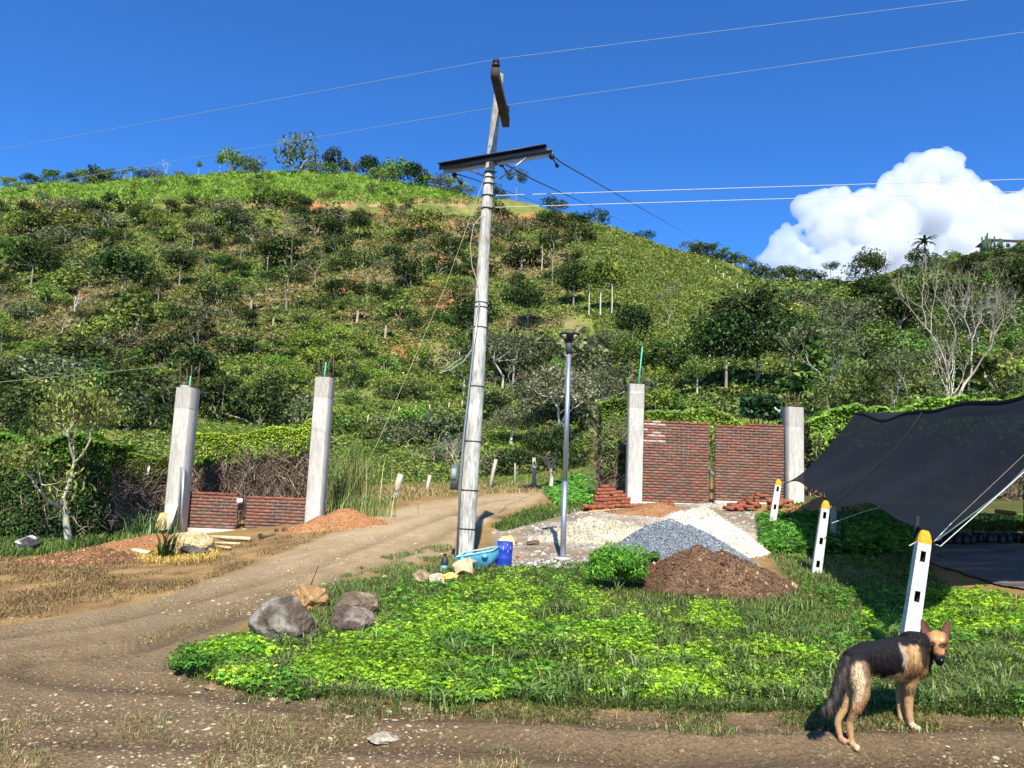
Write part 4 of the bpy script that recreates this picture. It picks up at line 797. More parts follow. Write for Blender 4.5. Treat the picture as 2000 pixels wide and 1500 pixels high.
# ---- filled zones
XB = [(90, 'at the left edge'), (200, 'above the small hedge tree'), (330, 'left of the first column'), (420, 'straight above the first column'), (520, 'above the clipped hedge'), (600, 'just left of the second column'), (690, 'straight above the second column'), (800, 'right of the second column'), (890, 'just left of the utility pole'), (1000, 'just right of the utility pole'), (1100, 'left of the street lamp'), (1180, 'right of the street lamp'), (1270, 'above the green-pipe column'), (1390, 'above the left high wall'), (1500, 'above the right high wall'), (1600, 'above the short column'), (1720, 'above the cloth\'s left end'), (1850, 'above the cloth\'s middle'), (9999, 'at the right edge')]
AUTO = {}
def fill(kinds, poly, n, hmin, hmax, label, group, seed, wide=1.0, dens=None, mind=.38):
    r = np.random.default_rng(seed); c = 0; tr = 0; p = np.array(poly); x0, y0 = p.min(0); x1, y1 = p.max(0)
    while c < n and tr < n * 60:
        tr += 1; px, py = r.uniform(x0, x1), r.uniform(y0, y1)
        if not inpoly(np.array([px]), np.array([py]), poly)[0]: continue
        if dens and r.random() > dens(px, py): continue
        h = r.uniform(hmin, hmax) * (1 if r.random() > .2 else 1.25)
        if any((px - a) ** 2 + ((py - b_) * 1.3) ** 2 < (mind * (h + hh)) ** 2 for a, b_, hh in placed[-260:]): continue
        k = kinds[r.integers(len(kinds))]; nm = {'dark_bush': 'dark bush', 'green_bush': 'mid-green bush', 'bright_bush': 'yellow-green bush', 'grey_bush': 'grey-green bush', 'broadleaf_tree': 'dark tree', 'light_tree': 'light green tree', 'slender_tree': 'slender tree', 'umbrella_tree': 'flat-topped tree', 'grey_tree': 'grey-green tree', 'twiggy_tree': 'brown twiggy tree', 'bare_tree': 'leafless tree'}[k]
        o = put(k, px, py, h, '', group, wide * r.uniform(.8, 1.3))
        if o:
            c += 1; xb = next(t for lim, t in XB if px < lim); AUTO.setdefault(f'{nm} {label}, {xb}', []).append((px, o))
def finish_auto():
    for lab, L in AUTO.items():
        L.sort(key=lambda q: q[0]); n = len(L)
        for i, (_, o) in enumerate(L):
            pre = '' if n == 1 else (['left', 'right'][i] + ' of two, ' if n == 2 else (['leftmost', 'second', 'third', 'fourth', 'fifth', 'sixth', 'seventh', 'eighth', 'ninth'][min(i, 8)] + ' from left, ' if i < n - 1 else 'rightmost, '))
            o['label'] = pre.replace('leftmost from left', 'leftmost').replace(' from left', '') + lab
    for L in PROT.values():
        for t, h, used in L:
            if not used:
                for ch in list(t.children): bpy.data.objects.remove(ch)
                bpy.data.objects.remove(t)
pn = lambda px, py: vn(np.array([px / 60]), np.array([py / 40]), 3)[0]
fill(['dark_bush', 'green_bush', 'green_bush', 'grey_bush'], [(0, 345), (940, 355), (1000, 400), (0, 400)], 20, 9, 20, 'on the top meadow', 'bushes on the top meadow', 1)
fill(['dark_bush', 'broadleaf_tree', 'grey_bush', 'green_bush'], [(0, 410), (640, 405), (700, 470), (0, 500)], 48, 22, 44, 'on the upper slope', 'bushes on the upper left slope', 2, 1.1, mind=.33)
fill(['dark_bush', 'broadleaf_tree', 'umbrella_tree', 'green_bush', 'grey_bush', 'twiggy_tree'], [(0, 500), (640, 480), (620, 600), (380, 680), (0, 700)], 60, 24, 66, 'halfway up the slope', 'bushes on the middle left slope', 3, 1.1, mind=.36)
fill(['dark_bush', 'green_bush', 'twiggy_tree', 'grey_bush', 'dark_bush'], [(640, 400), (1140, 420), (1140, 600), (620, 600)], 46, 18, 46, 'on the bare slope', 'bushes on the bare middle slope', 4, 1.1, mind=.45)
fill(['green_bush', 'bright_bush', 'dark_bush'], [(380, 680), (620, 600), (1000, 600), (950, 770), (600, 830), (380, 800)], 60, 14, 34, 'on the lower slope', 'bushes on the lower open slope', 5, 1.15, mind=.45)
fill(['dark_bush', 'green_bush', 'grey_bush', 'dark_bush'], [(-30, 720), (380, 710), (380, 830), (-30, 880)], 30, 34, 62, 'at the foot of the slope', 'bushes at the foot of the left slope', 6, 1.1, mind=.34)
fill(['broadleaf_tree', 'grey_tree', 'grey_bush', 'light_tree', 'twiggy_tree'], [(880, 700), (1230, 720), (1240, 860), (1000, 880), (900, 780)], 40, 56, 100, 'in the near wood', 'trees in the wood behind the lamp', 7, 1.1, mind=.26)
fill(['dark_bush', 'grey_bush', 'twiggy_tree'], [(840, 850), (1190, 860), (1190, 930), (840, 930)], 16, 36, 66, 'just beyond the fence', 'bushes beyond the fence', 8, 1.1, mind=.32)
put('broadleaf_tree', 1478, 752, 205, 'tallest dark dense tree of the right wood, behind the high wall', wide=1.0); put('broadleaf_tree', 1418, 765, 165, 'dark tree left of the tallest tree in the right wood', wide=1.0); put('broadleaf_tree', 1545, 760, 165, 'dark tree right of the tallest tree in the right wood', wide=1.05)
put('broadleaf_tree', 1985, 640, 150, 'dark tree on the right edge reaching up to the skyline', wide=.9); put('grey_tree', 1660, 700, 130, 'grey-green tree above the cloth left of the pale-barked tree', wide=1.1); put('broadleaf_tree', 1760, 690, 135, 'dark tree just left of the large pale-barked tree', wide=1.1); put('grey_tree', 1920, 700, 140, 'grey-green tree just right of the large pale-barked tree', wide=1.1); put('broadleaf_tree', 1700, 620, 90, 'dark tree high on the right hill below the skyline gap', wide=1.2); put('dark_bush', 1850, 600, 60, 'dark bush high on the right hill behind the pale branches', wide=1.5)
fill(['broadleaf_tree', 'broadleaf_tree', 'light_tree', 'green_bush'], [(1360, 700), (1560, 660), (1580, 780), (1330, 780)], 28, 80, 118, 'in the right wood', 'trees in the wood behind the high wall', 9, 1.1, mind=.22)
fill(['dark_bush', 'green_bush', 'bright_bush'], [(1180, 690), (1360, 690), (1360, 810), (1240, 810)], 20, 26, 54, 'under the green spur', 'bushes at the foot of the green spur', 10, 1.1, mind=.34)
fill(['grey_tree', 'light_tree', 'grey_tree', 'twiggy_tree', 'green_bush', 'broadleaf_tree'], [(1560, 680), (2050, 660), (2050, 775), (1560, 785)], 36, 76, 130, 'behind the cloth', 'trees behind the shade cloth', 11, 1.1, mind=.24)
fill(['dark_bush', 'green_bush', 'light_tree', 'grey_bush', 'bright_bush'], [(1560, 590), (1760, 585), (2050, 510), (2050, 660), (1560, 680)], 56, 22, 50, 'on the right hill', 'bushes on the upper right hill', 12, 1.1, mind=.33)
fill(['broadleaf_tree', 'dark_bush', 'green_bush'], [(1600, 560), (1720, 560), (1850, 515), (2050, 485), (2050, 500), (1620, 572)], 16, 18, 34, 'on the right skyline', 'trees on the right skyline', 13, 1.1, mind=.45)
put('umbrella_tree', 1622, 556, 44, 'tiny flat-topped tree standing clear of the right skyline'); put('broadleaf_tree', 1690, 572, 90, 'dark layered tree rising from the right skyline beside the cloud', wide=.95)
fill(['green_bush', 'bright_bush', 'grey_bush'], [(660, 830), (860, 830), (860, 905), (680, 905)], 8, 24, 48, 'on the fence meadow', 'bushes on the fence meadow', 14, 1.2, mind=.5)

# ---- undergrowth over the hill: uncountable
def tufts(poly, n, size, cols, name, seed, per=5, spread=.5, upr=.2, jit=0, keep=None, m=None, asp=.4):
    r = np.random.default_rng(seed); p, a, b_ = scatter(poly, n, seed)
    if keep is not None: k = keep(p, a, b_, r); p, a, b_ = p[k], a[k], b_[k]
    sc_ = size * (p[:, 1] / 100) ** .6; sc_ = sc_ * r.uniform(.6, 1.5, len(p)); ns = len(p); p = np.repeat(p, per, 0); s_ = np.repeat(sc_, per)
    q = unit(r.normal(size=(len(p), 3)) + [0, 0, .3]); c = p + q * s_[:, None] * spread * [1, 1, .7] + [0, 0, 1] * (s_ * .3)[:, None]
    nr = unit(q + r.normal(size=q.shape) * .5 + [0, 0, upr]); base = np.repeat(pick(cols, ns, r, .2), per, 0) * (1 + r.normal(0, .12, (len(p), 1)))
    mb = MB(); mb.add(*leaves(c, nr, s_ * .75, s_ * asp, np.clip(base, .003, .9), r=r)); o = mb.build(name, m or MHILL2); o['kind'] = 'stuff'; return o
MHILL2 = mat('undergrowth', rough=.8, ns=.2, na=.22, fa=0, bump=0, trans=.25, spec=.1)
def kn(f, lo): return lambda p, a, b_, r: fbm(p[:, 0] / f, p[:, 1] / f, 3, 95) < lo + .14 * r.random(len(p))
tufts([(-60, 395), (1160, 430), (1150, 700), (900, 940), (640, 950), (-60, 930)], 90000, .40, GM + [S(150, 146, 84), S(136, 130, 76), S(120, 140, 60), S(78, 98, 46)], 'undergrowth', 31, 4, keep=kn(9, .50))
tufts([(-60, 395), (1160, 430), (1100, 640), (-60, 760)], 46000, .36, [S(152, 134, 96), S(132, 122, 80), S(168, 148, 110), S(118, 122, 66), S(104, 112, 60), S(96, 80, 60)], 'dry_grass', 32, 4, keep=lambda p, a, b_, r: fbm(p[:, 0] / 9, p[:, 1] / 9, 3, 95) + .1 * r.random(len(p)) > .49)
tufts([(-60, 320), (600, 300), (960, 350), (980, 400), (-60, 400)], 16000, .55, [S(108, 144, 48), S(128, 162, 60), S(94, 126, 44), S(150, 164, 86)], 'meadow_grass', 33, 4, asp=.16, upr=-.3)
tufts([(1100, 400), (1230, 430), (1340, 470), (1480, 560), (1600, 640), (1540, 720), (1200, 760), (1150, 600)], 56000, .48, [S(112, 130, 56), S(134, 148, 68), S(92, 112, 48), S(156, 160, 92)], 'slope_grass', 34, 4, asp=.2, upr=-.2)
tufts([(1450, 500), (2060, 440), (2060, 770), (1300, 830), (1200, 800), (1450, 640)], 34000, .55, GM + GD + [S(150, 138, 90)], 'hill_scrub', 35, 4)
tufts([(640, 840), (1200, 830), (1700, 760), (2060, 740), (2060, 860), (1700, 880), (1200, 950), (640, 945)], 16000, .26, GM + [S(146, 150, 76), S(110, 126, 56)], 'field_grass', 36, 5, asp=.16, upr=-.3)
tufts([(-60, 640), (330, 640), (640, 620), (1100, 640), (1250, 760), (1200, 900), (640, 900), (-60, 880)], 20000, .30, GY_ + GM, 'slope_scrub', 37, 5)
finish_auto()
# ================================================================ near vegetation
def stuff_blades(name, poly, n, h, w, cols, seed, lean=(.2, .9), keep=None, m=None, dmul=0):
    r = np.random.default_rng(seed); p, a, b_ = scatter(poly, n, seed)
    if keep is not None: k = keep(p, a, b_, r); p = p[k]
    n = len(p); sc_ = 1 + dmul * np.clip((p[:, 1] - 6) / 6, 0, 2)
    v = blades(p - [0, 0, .01], r.uniform(*h, n) * sc_, r.uniform(*w, n) * sc_, r.uniform(*lean, n), pick(cols, n, r), r)
    b = MB(); b.add(*v); o = b.build(name, m or MGRASS); o['kind'] = 'stuff'; return o
CG = [S(94, 120, 50), S(118, 142, 62), S(76, 102, 44), S(140, 156, 84)]; CL = [S(172, 214, 52), S(194, 230, 76), S(144, 188, 48), S(180, 222, 60), S(112, 152, 46)]
CT = [S(196, 168, 110), S(172, 142, 90), S(212, 190, 136), S(150, 124, 80)]; CO = [S(146, 156, 96), S(120, 140, 76), S(166, 168, 118)]
def in_lime(a, b_): 
    m = np.zeros(np.shape(a)); 
    for q in LIME: m = np.maximum(m, soft(a, b_, q, 12, 21))
    return m * np.clip((fbm(a / 110, b_ / 42, 4, 401) - .40) * 8, .05, 1) * (1 - .5 * (a > 1320) * (b_ > 1240))
gm = lambda a, b_: soft(a, b_, GREEN, 12, 11)
stuff_blades('grass', GREEN, 150000, (.025, .085), (.004, .009), CG, 51, (.5, 1.3), keep=lambda p, a, b_, r: r.random(len(p)) < gm(a, b_) * (1 - .55 * in_lime(a, b_)), dmul=.25)
stuff_blades('olive_grass', GREEN, 40000, (.03, .11), (.004, .010), CO, 52, (.5, 1.4), keep=lambda p, a, b_, r: (fbm(p[:, 0] * .9, p[:, 1] * .9, 3, 88) + .1 * r.random(len(p)) > .56) & (r.random(len(p)) < gm(a, b_)))
def fronds(name, poly, n, cols, seed, hmax=.12, keep=None, size=.045, per=8):
    """low weeds: each plant a rosette of lobed leaves"""
    r = np.random.default_rng(seed); p, a, b_ = scatter(poly, n, seed)
    if keep is not None: k = keep(p, a, b_, r); p, a, b_ = p[k], a[k], b_[k]
    n = len(p); H = ((.35 + .65 * soft(a, b_, GREEN, 34, 11)) * hmax * (.35 + .9 * fbm(p[:, 0] * 2.2, p[:, 1] * 2.2, 3, 44)) * r.uniform(.6, 1.2, n)); base = pick(cols, n, r, .10); dk = fbm(p[:, 0] * 1.6, p[:, 1] * 1.6, 3, 47)
    base = base * (.6 + .8 * dk)[:, None]; mb = MB(); C_, N_, R_, L_, K_ = [], [], [], [], []
    for k in range(per):
        th = r.uniform(0, 6.28, n); ra = r.uniform(.005, .05, n); d = np.stack([np.cos(th), np.sin(th), np.zeros(n)], 1); c = p + d * ra[:, None] + [0, 0, 1] * (H * r.uniform(.35, 1.1, n))[:, None]
        nr = unit(d * .5 + [0, 0, .9] + r.normal(0, .35, (n, 3))); kc = base * r.uniform(.75, 1.2, (n, 1))
        for da in (-.9, 0, .9):
            ca, sa = math.cos(da), math.sin(da); dd = np.stack([d[:, 0] * ca - d[:, 1] * sa, d[:, 0] * sa + d[:, 1] * ca, r.uniform(-.1, .35, n)], 1); s_ = size * r.uniform(.6, 1.15, n) * (1 if da == 0 else .75)
            C_.append(c + dd * (s_ * .5)[:, None]); N_.append(nr); R_.append(dd); L_.append(s_); K_.append(kc)
    C_ = np.concatenate(C_); L_ = np.concatenate(L_); mb.add(*leaves(C_, np.concatenate(N_), L_, L_ * .42, np.clip(np.concatenate(K_), .003, .9), roll=np.concatenate(R_), fold=.15, r=r))
    o = mb.build(name, MLEAF); o['kind'] = 'stuff'; return o
fronds('weeds', [(330, 1080), (2150, 1000), (2150, 1400), (330, 1400)], 34000, CL, 61, .085, size=.033, keep=lambda p, a, b_, r: r.random(len(p)) < in_lime(a, b_) * 1.1 * gm(a, b_))
fronds('green_weeds', GREEN, 5000, [S(96, 146, 52), S(120, 168, 62)], 62, .09, keep=lambda p, a, b_, r: (fbm(p[:, 0] * 1.3, p[:, 1] * 1.3, 3, 99) > .55) & (r.random(len(p)) < gm(a, b_)))
# coarse broad-bladed tussocks in the weeds
_rt = np.random.default_rng(71); tus = [(x, y) for x, y in zip(_rt.uniform(860, 2000, 75), _rt.uniform(1190, 1385, 75))] + [(780, 1300), (880, 1330), (660, 1340), (960, 1240), (900, 1225), (1060, 1270), (1140, 1265), (1180, 1290), (1010, 1290), (1330, 1300), (1380, 1330), (1260, 1310), (1440, 1290), (1500, 1330), (1560, 1300), (1600, 1350), (1460, 1360), (640, 1245), (600, 1262), (560, 1268), (850, 1150), (940, 1120), (1000, 1125), (1250, 1345), (1700, 1330), (1880, 1300), (1940, 1250), (1990, 1300), (900, 1108), (1400, 1250), (720, 1260), (960, 1180), (1620, 1320), (1540, 1360)]
r = np.random.default_rng(70); mbt = MB()
for px, py in tus:
    g = G(px + r.normal(0, 6), py + r.normal(0, 4)); n = r.integers(30, 70); a = r.uniform(0, 6.28, n); ps = np.array(g) + np.stack([r.normal(0, .07, n), r.normal(0, .05, n), np.zeros(n)], 1)
    mbt.add(*blades(ps - [0, 0, .01], r.uniform(.08, .19, n), r.uniform(.007, .014, n), r.uniform(.6, 1.35, n), pick([S(112, 140, 62), S(136, 160, 82), S(88, 116, 50), S(152, 170, 104)], n, r), r, dirs=a))
o = mbt.build('tussock_grass', MGRASS); o['kind'] = 'stuff'
# straggly fringe where the weeds meet the dirt, and wisps on the dirt
EDGE = [(300, 1300), (430, 1335), (700, 1352), (1000, 1362), (1400, 1385), (2100, 1385), (2100, 1425), (1400, 1440), (1000, 1405), (700, 1400), (400, 1365)]
stuff_blades('dry_fringe', EDGE, 15000, (.02, .07), (.003, .006), CO + CG + [CT[0], CT[3]], 53, (.5, 1.3), keep=lambda p, a, b_, r: fbm(p[:, 0] * 2.4, p[:, 1] * 2.4, 3, 12) + .16 * r.random(len(p)) > .60)
WISP = [(-100, 1400), (300, 1400), (900, 1400), (1500, 1410), (2100, 1420), (2100, 1560), (-100, 1560)]
stuff_blades('straw', WISP, 22000, (.02, .07), (.002, .005), CO + CT, 54, (.6, 1.4), keep=lambda p, a, b_, r: fbm(p[:, 0] * 1.6, p[:, 1] * 1.6, 3, 13) > .57)
MID = [(260, 1245), (330, 1222), (520, 1160), (620, 1110), (560, 1165), (420, 1222), (280, 1262)]
stuff_blades('straw', MID, 1500, (.02, .05), (.002, .005), CO + CT, 55, (.6, 1.4))
stuff_blades('dry_turf', DRYG, 40000, (.015, .05), (.004, .008), [S(160, 132, 88), S(136, 110, 74), S(178, 152, 104), S(126, 118, 70)], 56, (.5, 1.3), keep=lambda p, a, b_, r: fbm(p[:, 0] * 1.3, p[:, 1] * 1.3, 3, 14) + .2 * r.random(len(p)) > .52, dmul=.5)
stuff_blades('hedge_grass', HEDGEG, 12000, (.04, .12), (.006, .012), CG, 57, dmul=.4)
stuff_blades('dry_turf', [(250, 1070), (420, 1060), (430, 1090), (360, 1105), (270, 1100)], 4500, (.05, .12), (.008, .015), [S(228, 196, 96), S(206, 176, 90), S(240, 214, 130)], 58, (.5, 1.3))
stuff_blades('verge_grass', [(640, 985), (700, 965), (840, 940), (1050, 945), (1050, 962), (840, 972), (740, 990)], 5000, (.08, .25), (.010, .022), CT + CO, 59, (.4, 1.2))
stuff_blades('verge_grass', [(960, 1030), (1020, 1000), (1080, 985), (1060, 965), (1100, 940), (1170, 935), (1165, 990), (1090, 1010), (980, 1040)], 9000, (.05, .16), (.008, .016), CG, 60, (.3, 1.0))
stuff_blades('verge_grass', [(620, 1150), (740, 1090), (880, 1060), (890, 1100), (700, 1150), (560, 1200)], 9000, (.03, .08), (.004, .010), CG + CO, 63, (.3, 1.0), keep=lambda p, a, b_, r: fbm(p[:, 0] * 2, p[:, 1] * 2, 3, 12) > .42)
fronds('green_weeds', [(1060, 955), (1110, 930), (1170, 930), (1160, 985), (1090, 990)], 1300, [S(104, 160, 60), S(130, 184, 74)], 64, .5, size=.12)
fronds('green_weeds', [(1480, 1010), (1560, 985), (1720, 985), (1790, 1040), (1780, 1085), (1600, 1085), (1490, 1080)], 3800, [S(84, 134, 50), S(110, 160, 60)], 65, .22, size=.075)

def weed_bush(name, label, cat, px, py, h, w, n, cols, seed, ls=.05, asp=.4, nc=22):
    g = G(px, py); s = g.y / F; r = np.random.default_rng(seed); t = thing(name, label, cat, g); mb, cc = crown_mb(r, w * s / 2, w * s / 2 * .9, h * s * .62, h * s * .42, nc, n, ls, cols, aspect=asp, up=.6, cr=.36); b = MB()
    mb.v[0] = mb.v[0] + np.array(g); mb.build('foliage', MLEAF, t)
    for e in cc[:9]: b.tube([np.array(g) + [0, 0, -.02], np.array(g) + e * [.5, .5, .6], np.array(g) + e], [.008, .006, .003], 5, S(96, 120, 60), cap=False)
    b.build('stems', MBARK, t); return t
weed_bush('weed_bush', 'bright green feathery weed bush left of the brown earth heap', 'weed bush', 1205, 1152, 84, 140, 6500, [S(110, 168, 52), S(138, 190, 66), S(86, 140, 46)], 80, .06, .22, 34)
weed_bush('weed_bush', 'small feathery weed growing on the left flank of the brown earth heap', 'weed bush', 1268, 1128, 52, 52, 900, [S(110, 160, 66), S(130, 178, 80)], 81, .045, .3, 9)
weed_bush('weed_bush', 'dark leafy weed at the left tip of the green patch', 'weed bush', 375, 1318, 40, 80, 1800, [S(66, 110, 40), S(96, 146, 52)], 82, .035, .5)
weed_bush('shrub', 'small leafy shrub round the foot of the hedge tree', 'shrub', 135, 1040, 84, 76, 1500, [S(104, 124, 50), S(80, 104, 44), S(132, 144, 62)], 83, .10, .5)
weed_bush('shrub', 'large-leaved dark shrub peeping over the high wall by the short column', 'shrub', 1490, 985, 0.1, 1, 10, GD, 84) if False else None

# ---- hedges
def hedge(name, label, pts, hts, thick, nl, ls, cb, ct, ntw, seed, leaf_lo=.0, top_frac=.3, ctw=S(150, 130, 108), split=.0):
    """leaves fill the hedge from leaf_lo to the top; twigs and stems below"""
    r = np.random.default_rng(seed); pts = [Vector(p) for p in pts]; L = np.array([0] + [(pts[i + 1] - pts[i]).length for i in range(len(pts) - 1)]).cumsum(); T = L[-1]; t = thing(name, label, 'hedge', pts[0])
    X = np.array([p.x for p in pts]); Y = np.array([p.y for p in pts])
    def at(s): return np.interp(s, L, X), np.interp(s, L, Y), np.interp(s, L, hts)
    n = nl; s_ = r.random(n) * T; x, y, h = at(s_); h = h * (1 + .16 * (fbm(s_ * 1.3, s_ * 0, 3, seed) - .5) * 2); f = leaf_lo + (1 - leaf_lo) * r.random(n) ** .85
    sd = r.choice([-1, -1, 1, 0], n); off = np.where(sd == 0, r.uniform(-1, 1, n), sd * (1 - .25 * r.random(n))) * thick / 2 * (1 + .35 * (fbm(s_ * 1.5, f * h * 1.5, 3, seed + 1) - .5) * 2); f = np.where(sd == 0, 1 - .06 * r.random(n), f)
    tn = np.stack([np.gradient(x), np.gradient(y)], 1); c = np.stack([x, y + off, base_z(x, y) + f * h], 1); nr = unit(np.stack([r.normal(0, .5, n), np.sign(off) * .8 + r.normal(0, .4, n), (f > .85) * 1.2 + .25 + r.normal(0, .4, n)], 1))
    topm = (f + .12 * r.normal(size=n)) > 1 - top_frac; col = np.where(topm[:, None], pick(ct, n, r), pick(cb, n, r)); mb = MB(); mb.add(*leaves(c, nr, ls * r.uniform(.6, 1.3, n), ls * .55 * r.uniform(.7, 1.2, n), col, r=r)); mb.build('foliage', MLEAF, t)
    # twigs as thin bent strips
    m = ntw; b = MB()
    if m:
        s_ = r.random(m) * T; x, y, h = at(s_); z0 = base_z(x, y); f = r.random(m) ** 1.2 * .75; p0 = np.stack([x, y + r.uniform(-.5, .5, m) * thick, z0 + f * h], 1); d = unit(np.stack([r.normal(0, .45, m), r.normal(-.15, .35, m), r.uniform(.2, 1.1, m) * r.choice([1, 1, -.5], m)], 1)); ln = r.uniform(.15, .55, m) * np.minimum(h, 2) / 1.4
        p1 = p0 + d * (ln * .5)[:, None]; p2 = p1 + unit(d + r.normal(0, .35, (m, 3))) * (ln * .5)[:, None]; sd = unit(np.cross(d, r.normal(size=(m, 3)))); w = r.uniform(.004, .011, m)[:, None]
        v = np.stack([p0 - sd * w, p0 + sd * w, p1 + sd * w * .8, p1 - sd * w * .8, p2 + sd * w * .3, p2 - sd * w * .3], 1).reshape(-1, 3); k = np.arange(m)[:, None] * 6; b.add(v, np.concatenate([k + [0, 1, 2, 3], k + [3, 2, 4, 5]]), np.repeat(pick([ctw, ctw * .6, ctw * 1.25, ctw * .4], m, r), 6, 0))
    s = .12
    while s < T:
        x, y, h = at(s); z = float(base_z(x, y)); b.tube([(x, y, z - .1), (x + r.normal(0, .08), y + r.normal(0, .06), z + h * .4), (x + r.normal(0, .15), y + r.normal(0, .1), z + h * .85)], [.03, .022, .01], 5, ctw * r.uniform(.5, 1), cap=False); s += r.uniform(.15, .35)
    b.build('stems', MBARK, t); return t
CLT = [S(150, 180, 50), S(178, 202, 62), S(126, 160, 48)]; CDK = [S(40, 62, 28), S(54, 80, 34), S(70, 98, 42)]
hp_ = lambda px, Y: GY(px, Y)
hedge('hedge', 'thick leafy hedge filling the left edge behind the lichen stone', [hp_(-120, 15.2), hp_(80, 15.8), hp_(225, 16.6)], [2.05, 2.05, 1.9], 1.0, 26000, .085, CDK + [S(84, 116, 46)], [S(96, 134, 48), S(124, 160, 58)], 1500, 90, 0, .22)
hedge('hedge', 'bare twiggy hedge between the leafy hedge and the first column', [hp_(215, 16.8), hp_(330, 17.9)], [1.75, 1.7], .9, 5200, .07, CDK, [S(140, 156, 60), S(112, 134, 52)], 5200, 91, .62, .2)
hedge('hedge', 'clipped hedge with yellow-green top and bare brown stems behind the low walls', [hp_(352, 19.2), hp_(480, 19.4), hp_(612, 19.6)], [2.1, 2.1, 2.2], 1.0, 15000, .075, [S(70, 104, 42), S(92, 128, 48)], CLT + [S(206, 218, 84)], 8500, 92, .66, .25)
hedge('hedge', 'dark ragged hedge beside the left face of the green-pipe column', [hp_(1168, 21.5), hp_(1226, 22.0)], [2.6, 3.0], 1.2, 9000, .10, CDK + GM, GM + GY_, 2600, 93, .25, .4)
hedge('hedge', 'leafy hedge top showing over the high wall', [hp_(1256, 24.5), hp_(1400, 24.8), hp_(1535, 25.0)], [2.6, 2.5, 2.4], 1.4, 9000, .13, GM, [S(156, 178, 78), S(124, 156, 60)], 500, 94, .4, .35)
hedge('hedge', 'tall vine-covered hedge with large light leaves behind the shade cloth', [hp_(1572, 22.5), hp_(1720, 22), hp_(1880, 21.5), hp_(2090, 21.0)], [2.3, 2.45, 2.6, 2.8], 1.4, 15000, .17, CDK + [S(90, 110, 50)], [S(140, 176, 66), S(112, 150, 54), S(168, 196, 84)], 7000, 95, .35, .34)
hedge('hedge', 'low light green hedge row beyond the potted seedlings', [hp_(1880, 15.0), hp_(2120, 14.8)], [.34, .36], .7, 5000, .05, [S(84, 118, 48)], [S(140, 184, 62), S(116, 160, 54)], 400, 96, .1, .5)
# stray leaf bush over the wall
def big_leaf_shrub():
    r = np.random.default_rng(97); g = GY(1489, 22.6); t = thing('shrub', 'round shrub with large dark glossy leaves above the high wall', 'shrub', g); s = g.y / F; mb, cc = crown_mb(r, 44 * s, 44 * s, 40 * s, P(1489, 806, g.y).z - g.z, 24, 1500, .20, [S(44, 78, 36), S(60, 96, 44), S(34, 62, 32)], aspect=.5, up=.5, cr=.4)
    mb.v[0] = mb.v[0] + np.array(g); mb.build('foliage', mat('glossy_leaf', rough=.35, ns=2, na=.2, fa=0, bump=0, trans=.12, spec=.5), t); b = MB()
    for e in cc[:10]: b.tube([np.array(g) + [0, 0, -.1], np.array(g) + [e[0] * .3, e[1] * .3, e[2] * .5], np.array(g) + e], [.03, .02, .01], 6, GREYB, cap=False)
    b.build('stems', MBARK, t)
big_leaf_shrub()

def fulltree(name, label, px, py, Y, h_px, seed, depth=5, spread=.5, leafn=6, lR=.3, ls=.12, cols=GM, bark=WHT, rad0=.07, L0=None, lean=(0, 0), cat='tree', maxd=1, asp=.35, droop=0, nb=(2, 3), grav=.1, wob=.13):
    r = np.random.default_rng(seed); g = GY(px, Y, py); H = h_px / F * Y; t = thing(name, label, cat, g); b = MB(); tips = []
    grow(r, b, np.array(g) - [0, 0, .1], (lean[0], lean[1], 1), L0 or H * .3, rad0, depth, tips, spread=spread, grav=grav, n=9, col=bark, nb=nb, shrink=.76, wob=wob)
    b.build('trunk', MBARK, t)
    if leafn: tip_leaves(r, tips, leafn, lR, ls, cols, maxd, aspect=asp, droop=droop).build('crown', MLEAF, t)
    return t
fulltree('small_tree', 'small sparse tree with pale trunk growing out of the left hedge', 133, 1010, 15.0, 250, 301, depth=5, spread=.72, leafn=20, lR=.36, ls=.12, cols=[S(150, 160, 74), S(120, 136, 60), S(176, 176, 100), S(96, 112, 52)], bark=S(186, 178, 150), rad0=.075, L0=1.0, droop=.7)
fulltree('bare_tree', 'bare grey branching shrub beyond the fence, left of the utility pole', 893, 925, 38, 90, 303, depth=5, spread=.6, leafn=0, bark=S(180, 172, 150), rad0=.07, L0=.8)
fulltree('dead_tree', 'dead grey fallen-looking tree above the high wall', 1400, 800, 36, 90, 304, depth=5, spread=.9, leafn=0, bark=S(186, 176, 160), rad0=.08, L0=.9, lean=(-.7, 0), nb=(1, 2), grav=.02, wob=.25)
LT = [S(92, 112, 56), S(112, 130, 68), S(74, 94, 48), S(134, 146, 86)]
fulltree('large_tree', 'large pale-barked half-bare tree rising highest against the cloud', 1838, 772, 31, 330, 305, depth=7, spread=.5, leafn=0, bark=S(170, 160, 142), rad0=.14, L0=2.7, lean=(.02, 0), nb=(2, 3), wob=.17, grav=.14)
fulltree('leafy_tree', 'leafy tree with narrow hanging leaves left of the large pale-barked tree', 1765, 775, 30, 240, 306, depth=6, spread=.6, leafn=9, lR=.55, ls=.24, cols=LT, bark=S(150, 140, 122), rad0=.15, L0=1.4, maxd=1, asp=.3, droop=.5)
fulltree('leafy_tree', 'loose grey-green tree above the left end of the shade cloth', 1690, 778, 31, 215, 307, depth=6, spread=.62, leafn=8, lR=.55, ls=.24, cols=LT + GM, bark=S(170, 160, 140), rad0=.12, L0=1.4, maxd=1, asp=.3, droop=.5)
fulltree('leafy_tree', 'dark loose tree between the pale-barked tree and the right edge', 1960, 775, 33, 200, 308, depth=6, spread=.6, leafn=7, lR=.55, ls=.24, cols=LT + GD, bark=S(170, 160, 140), rad0=.12, L0=1.3, maxd=1, asp=.35)
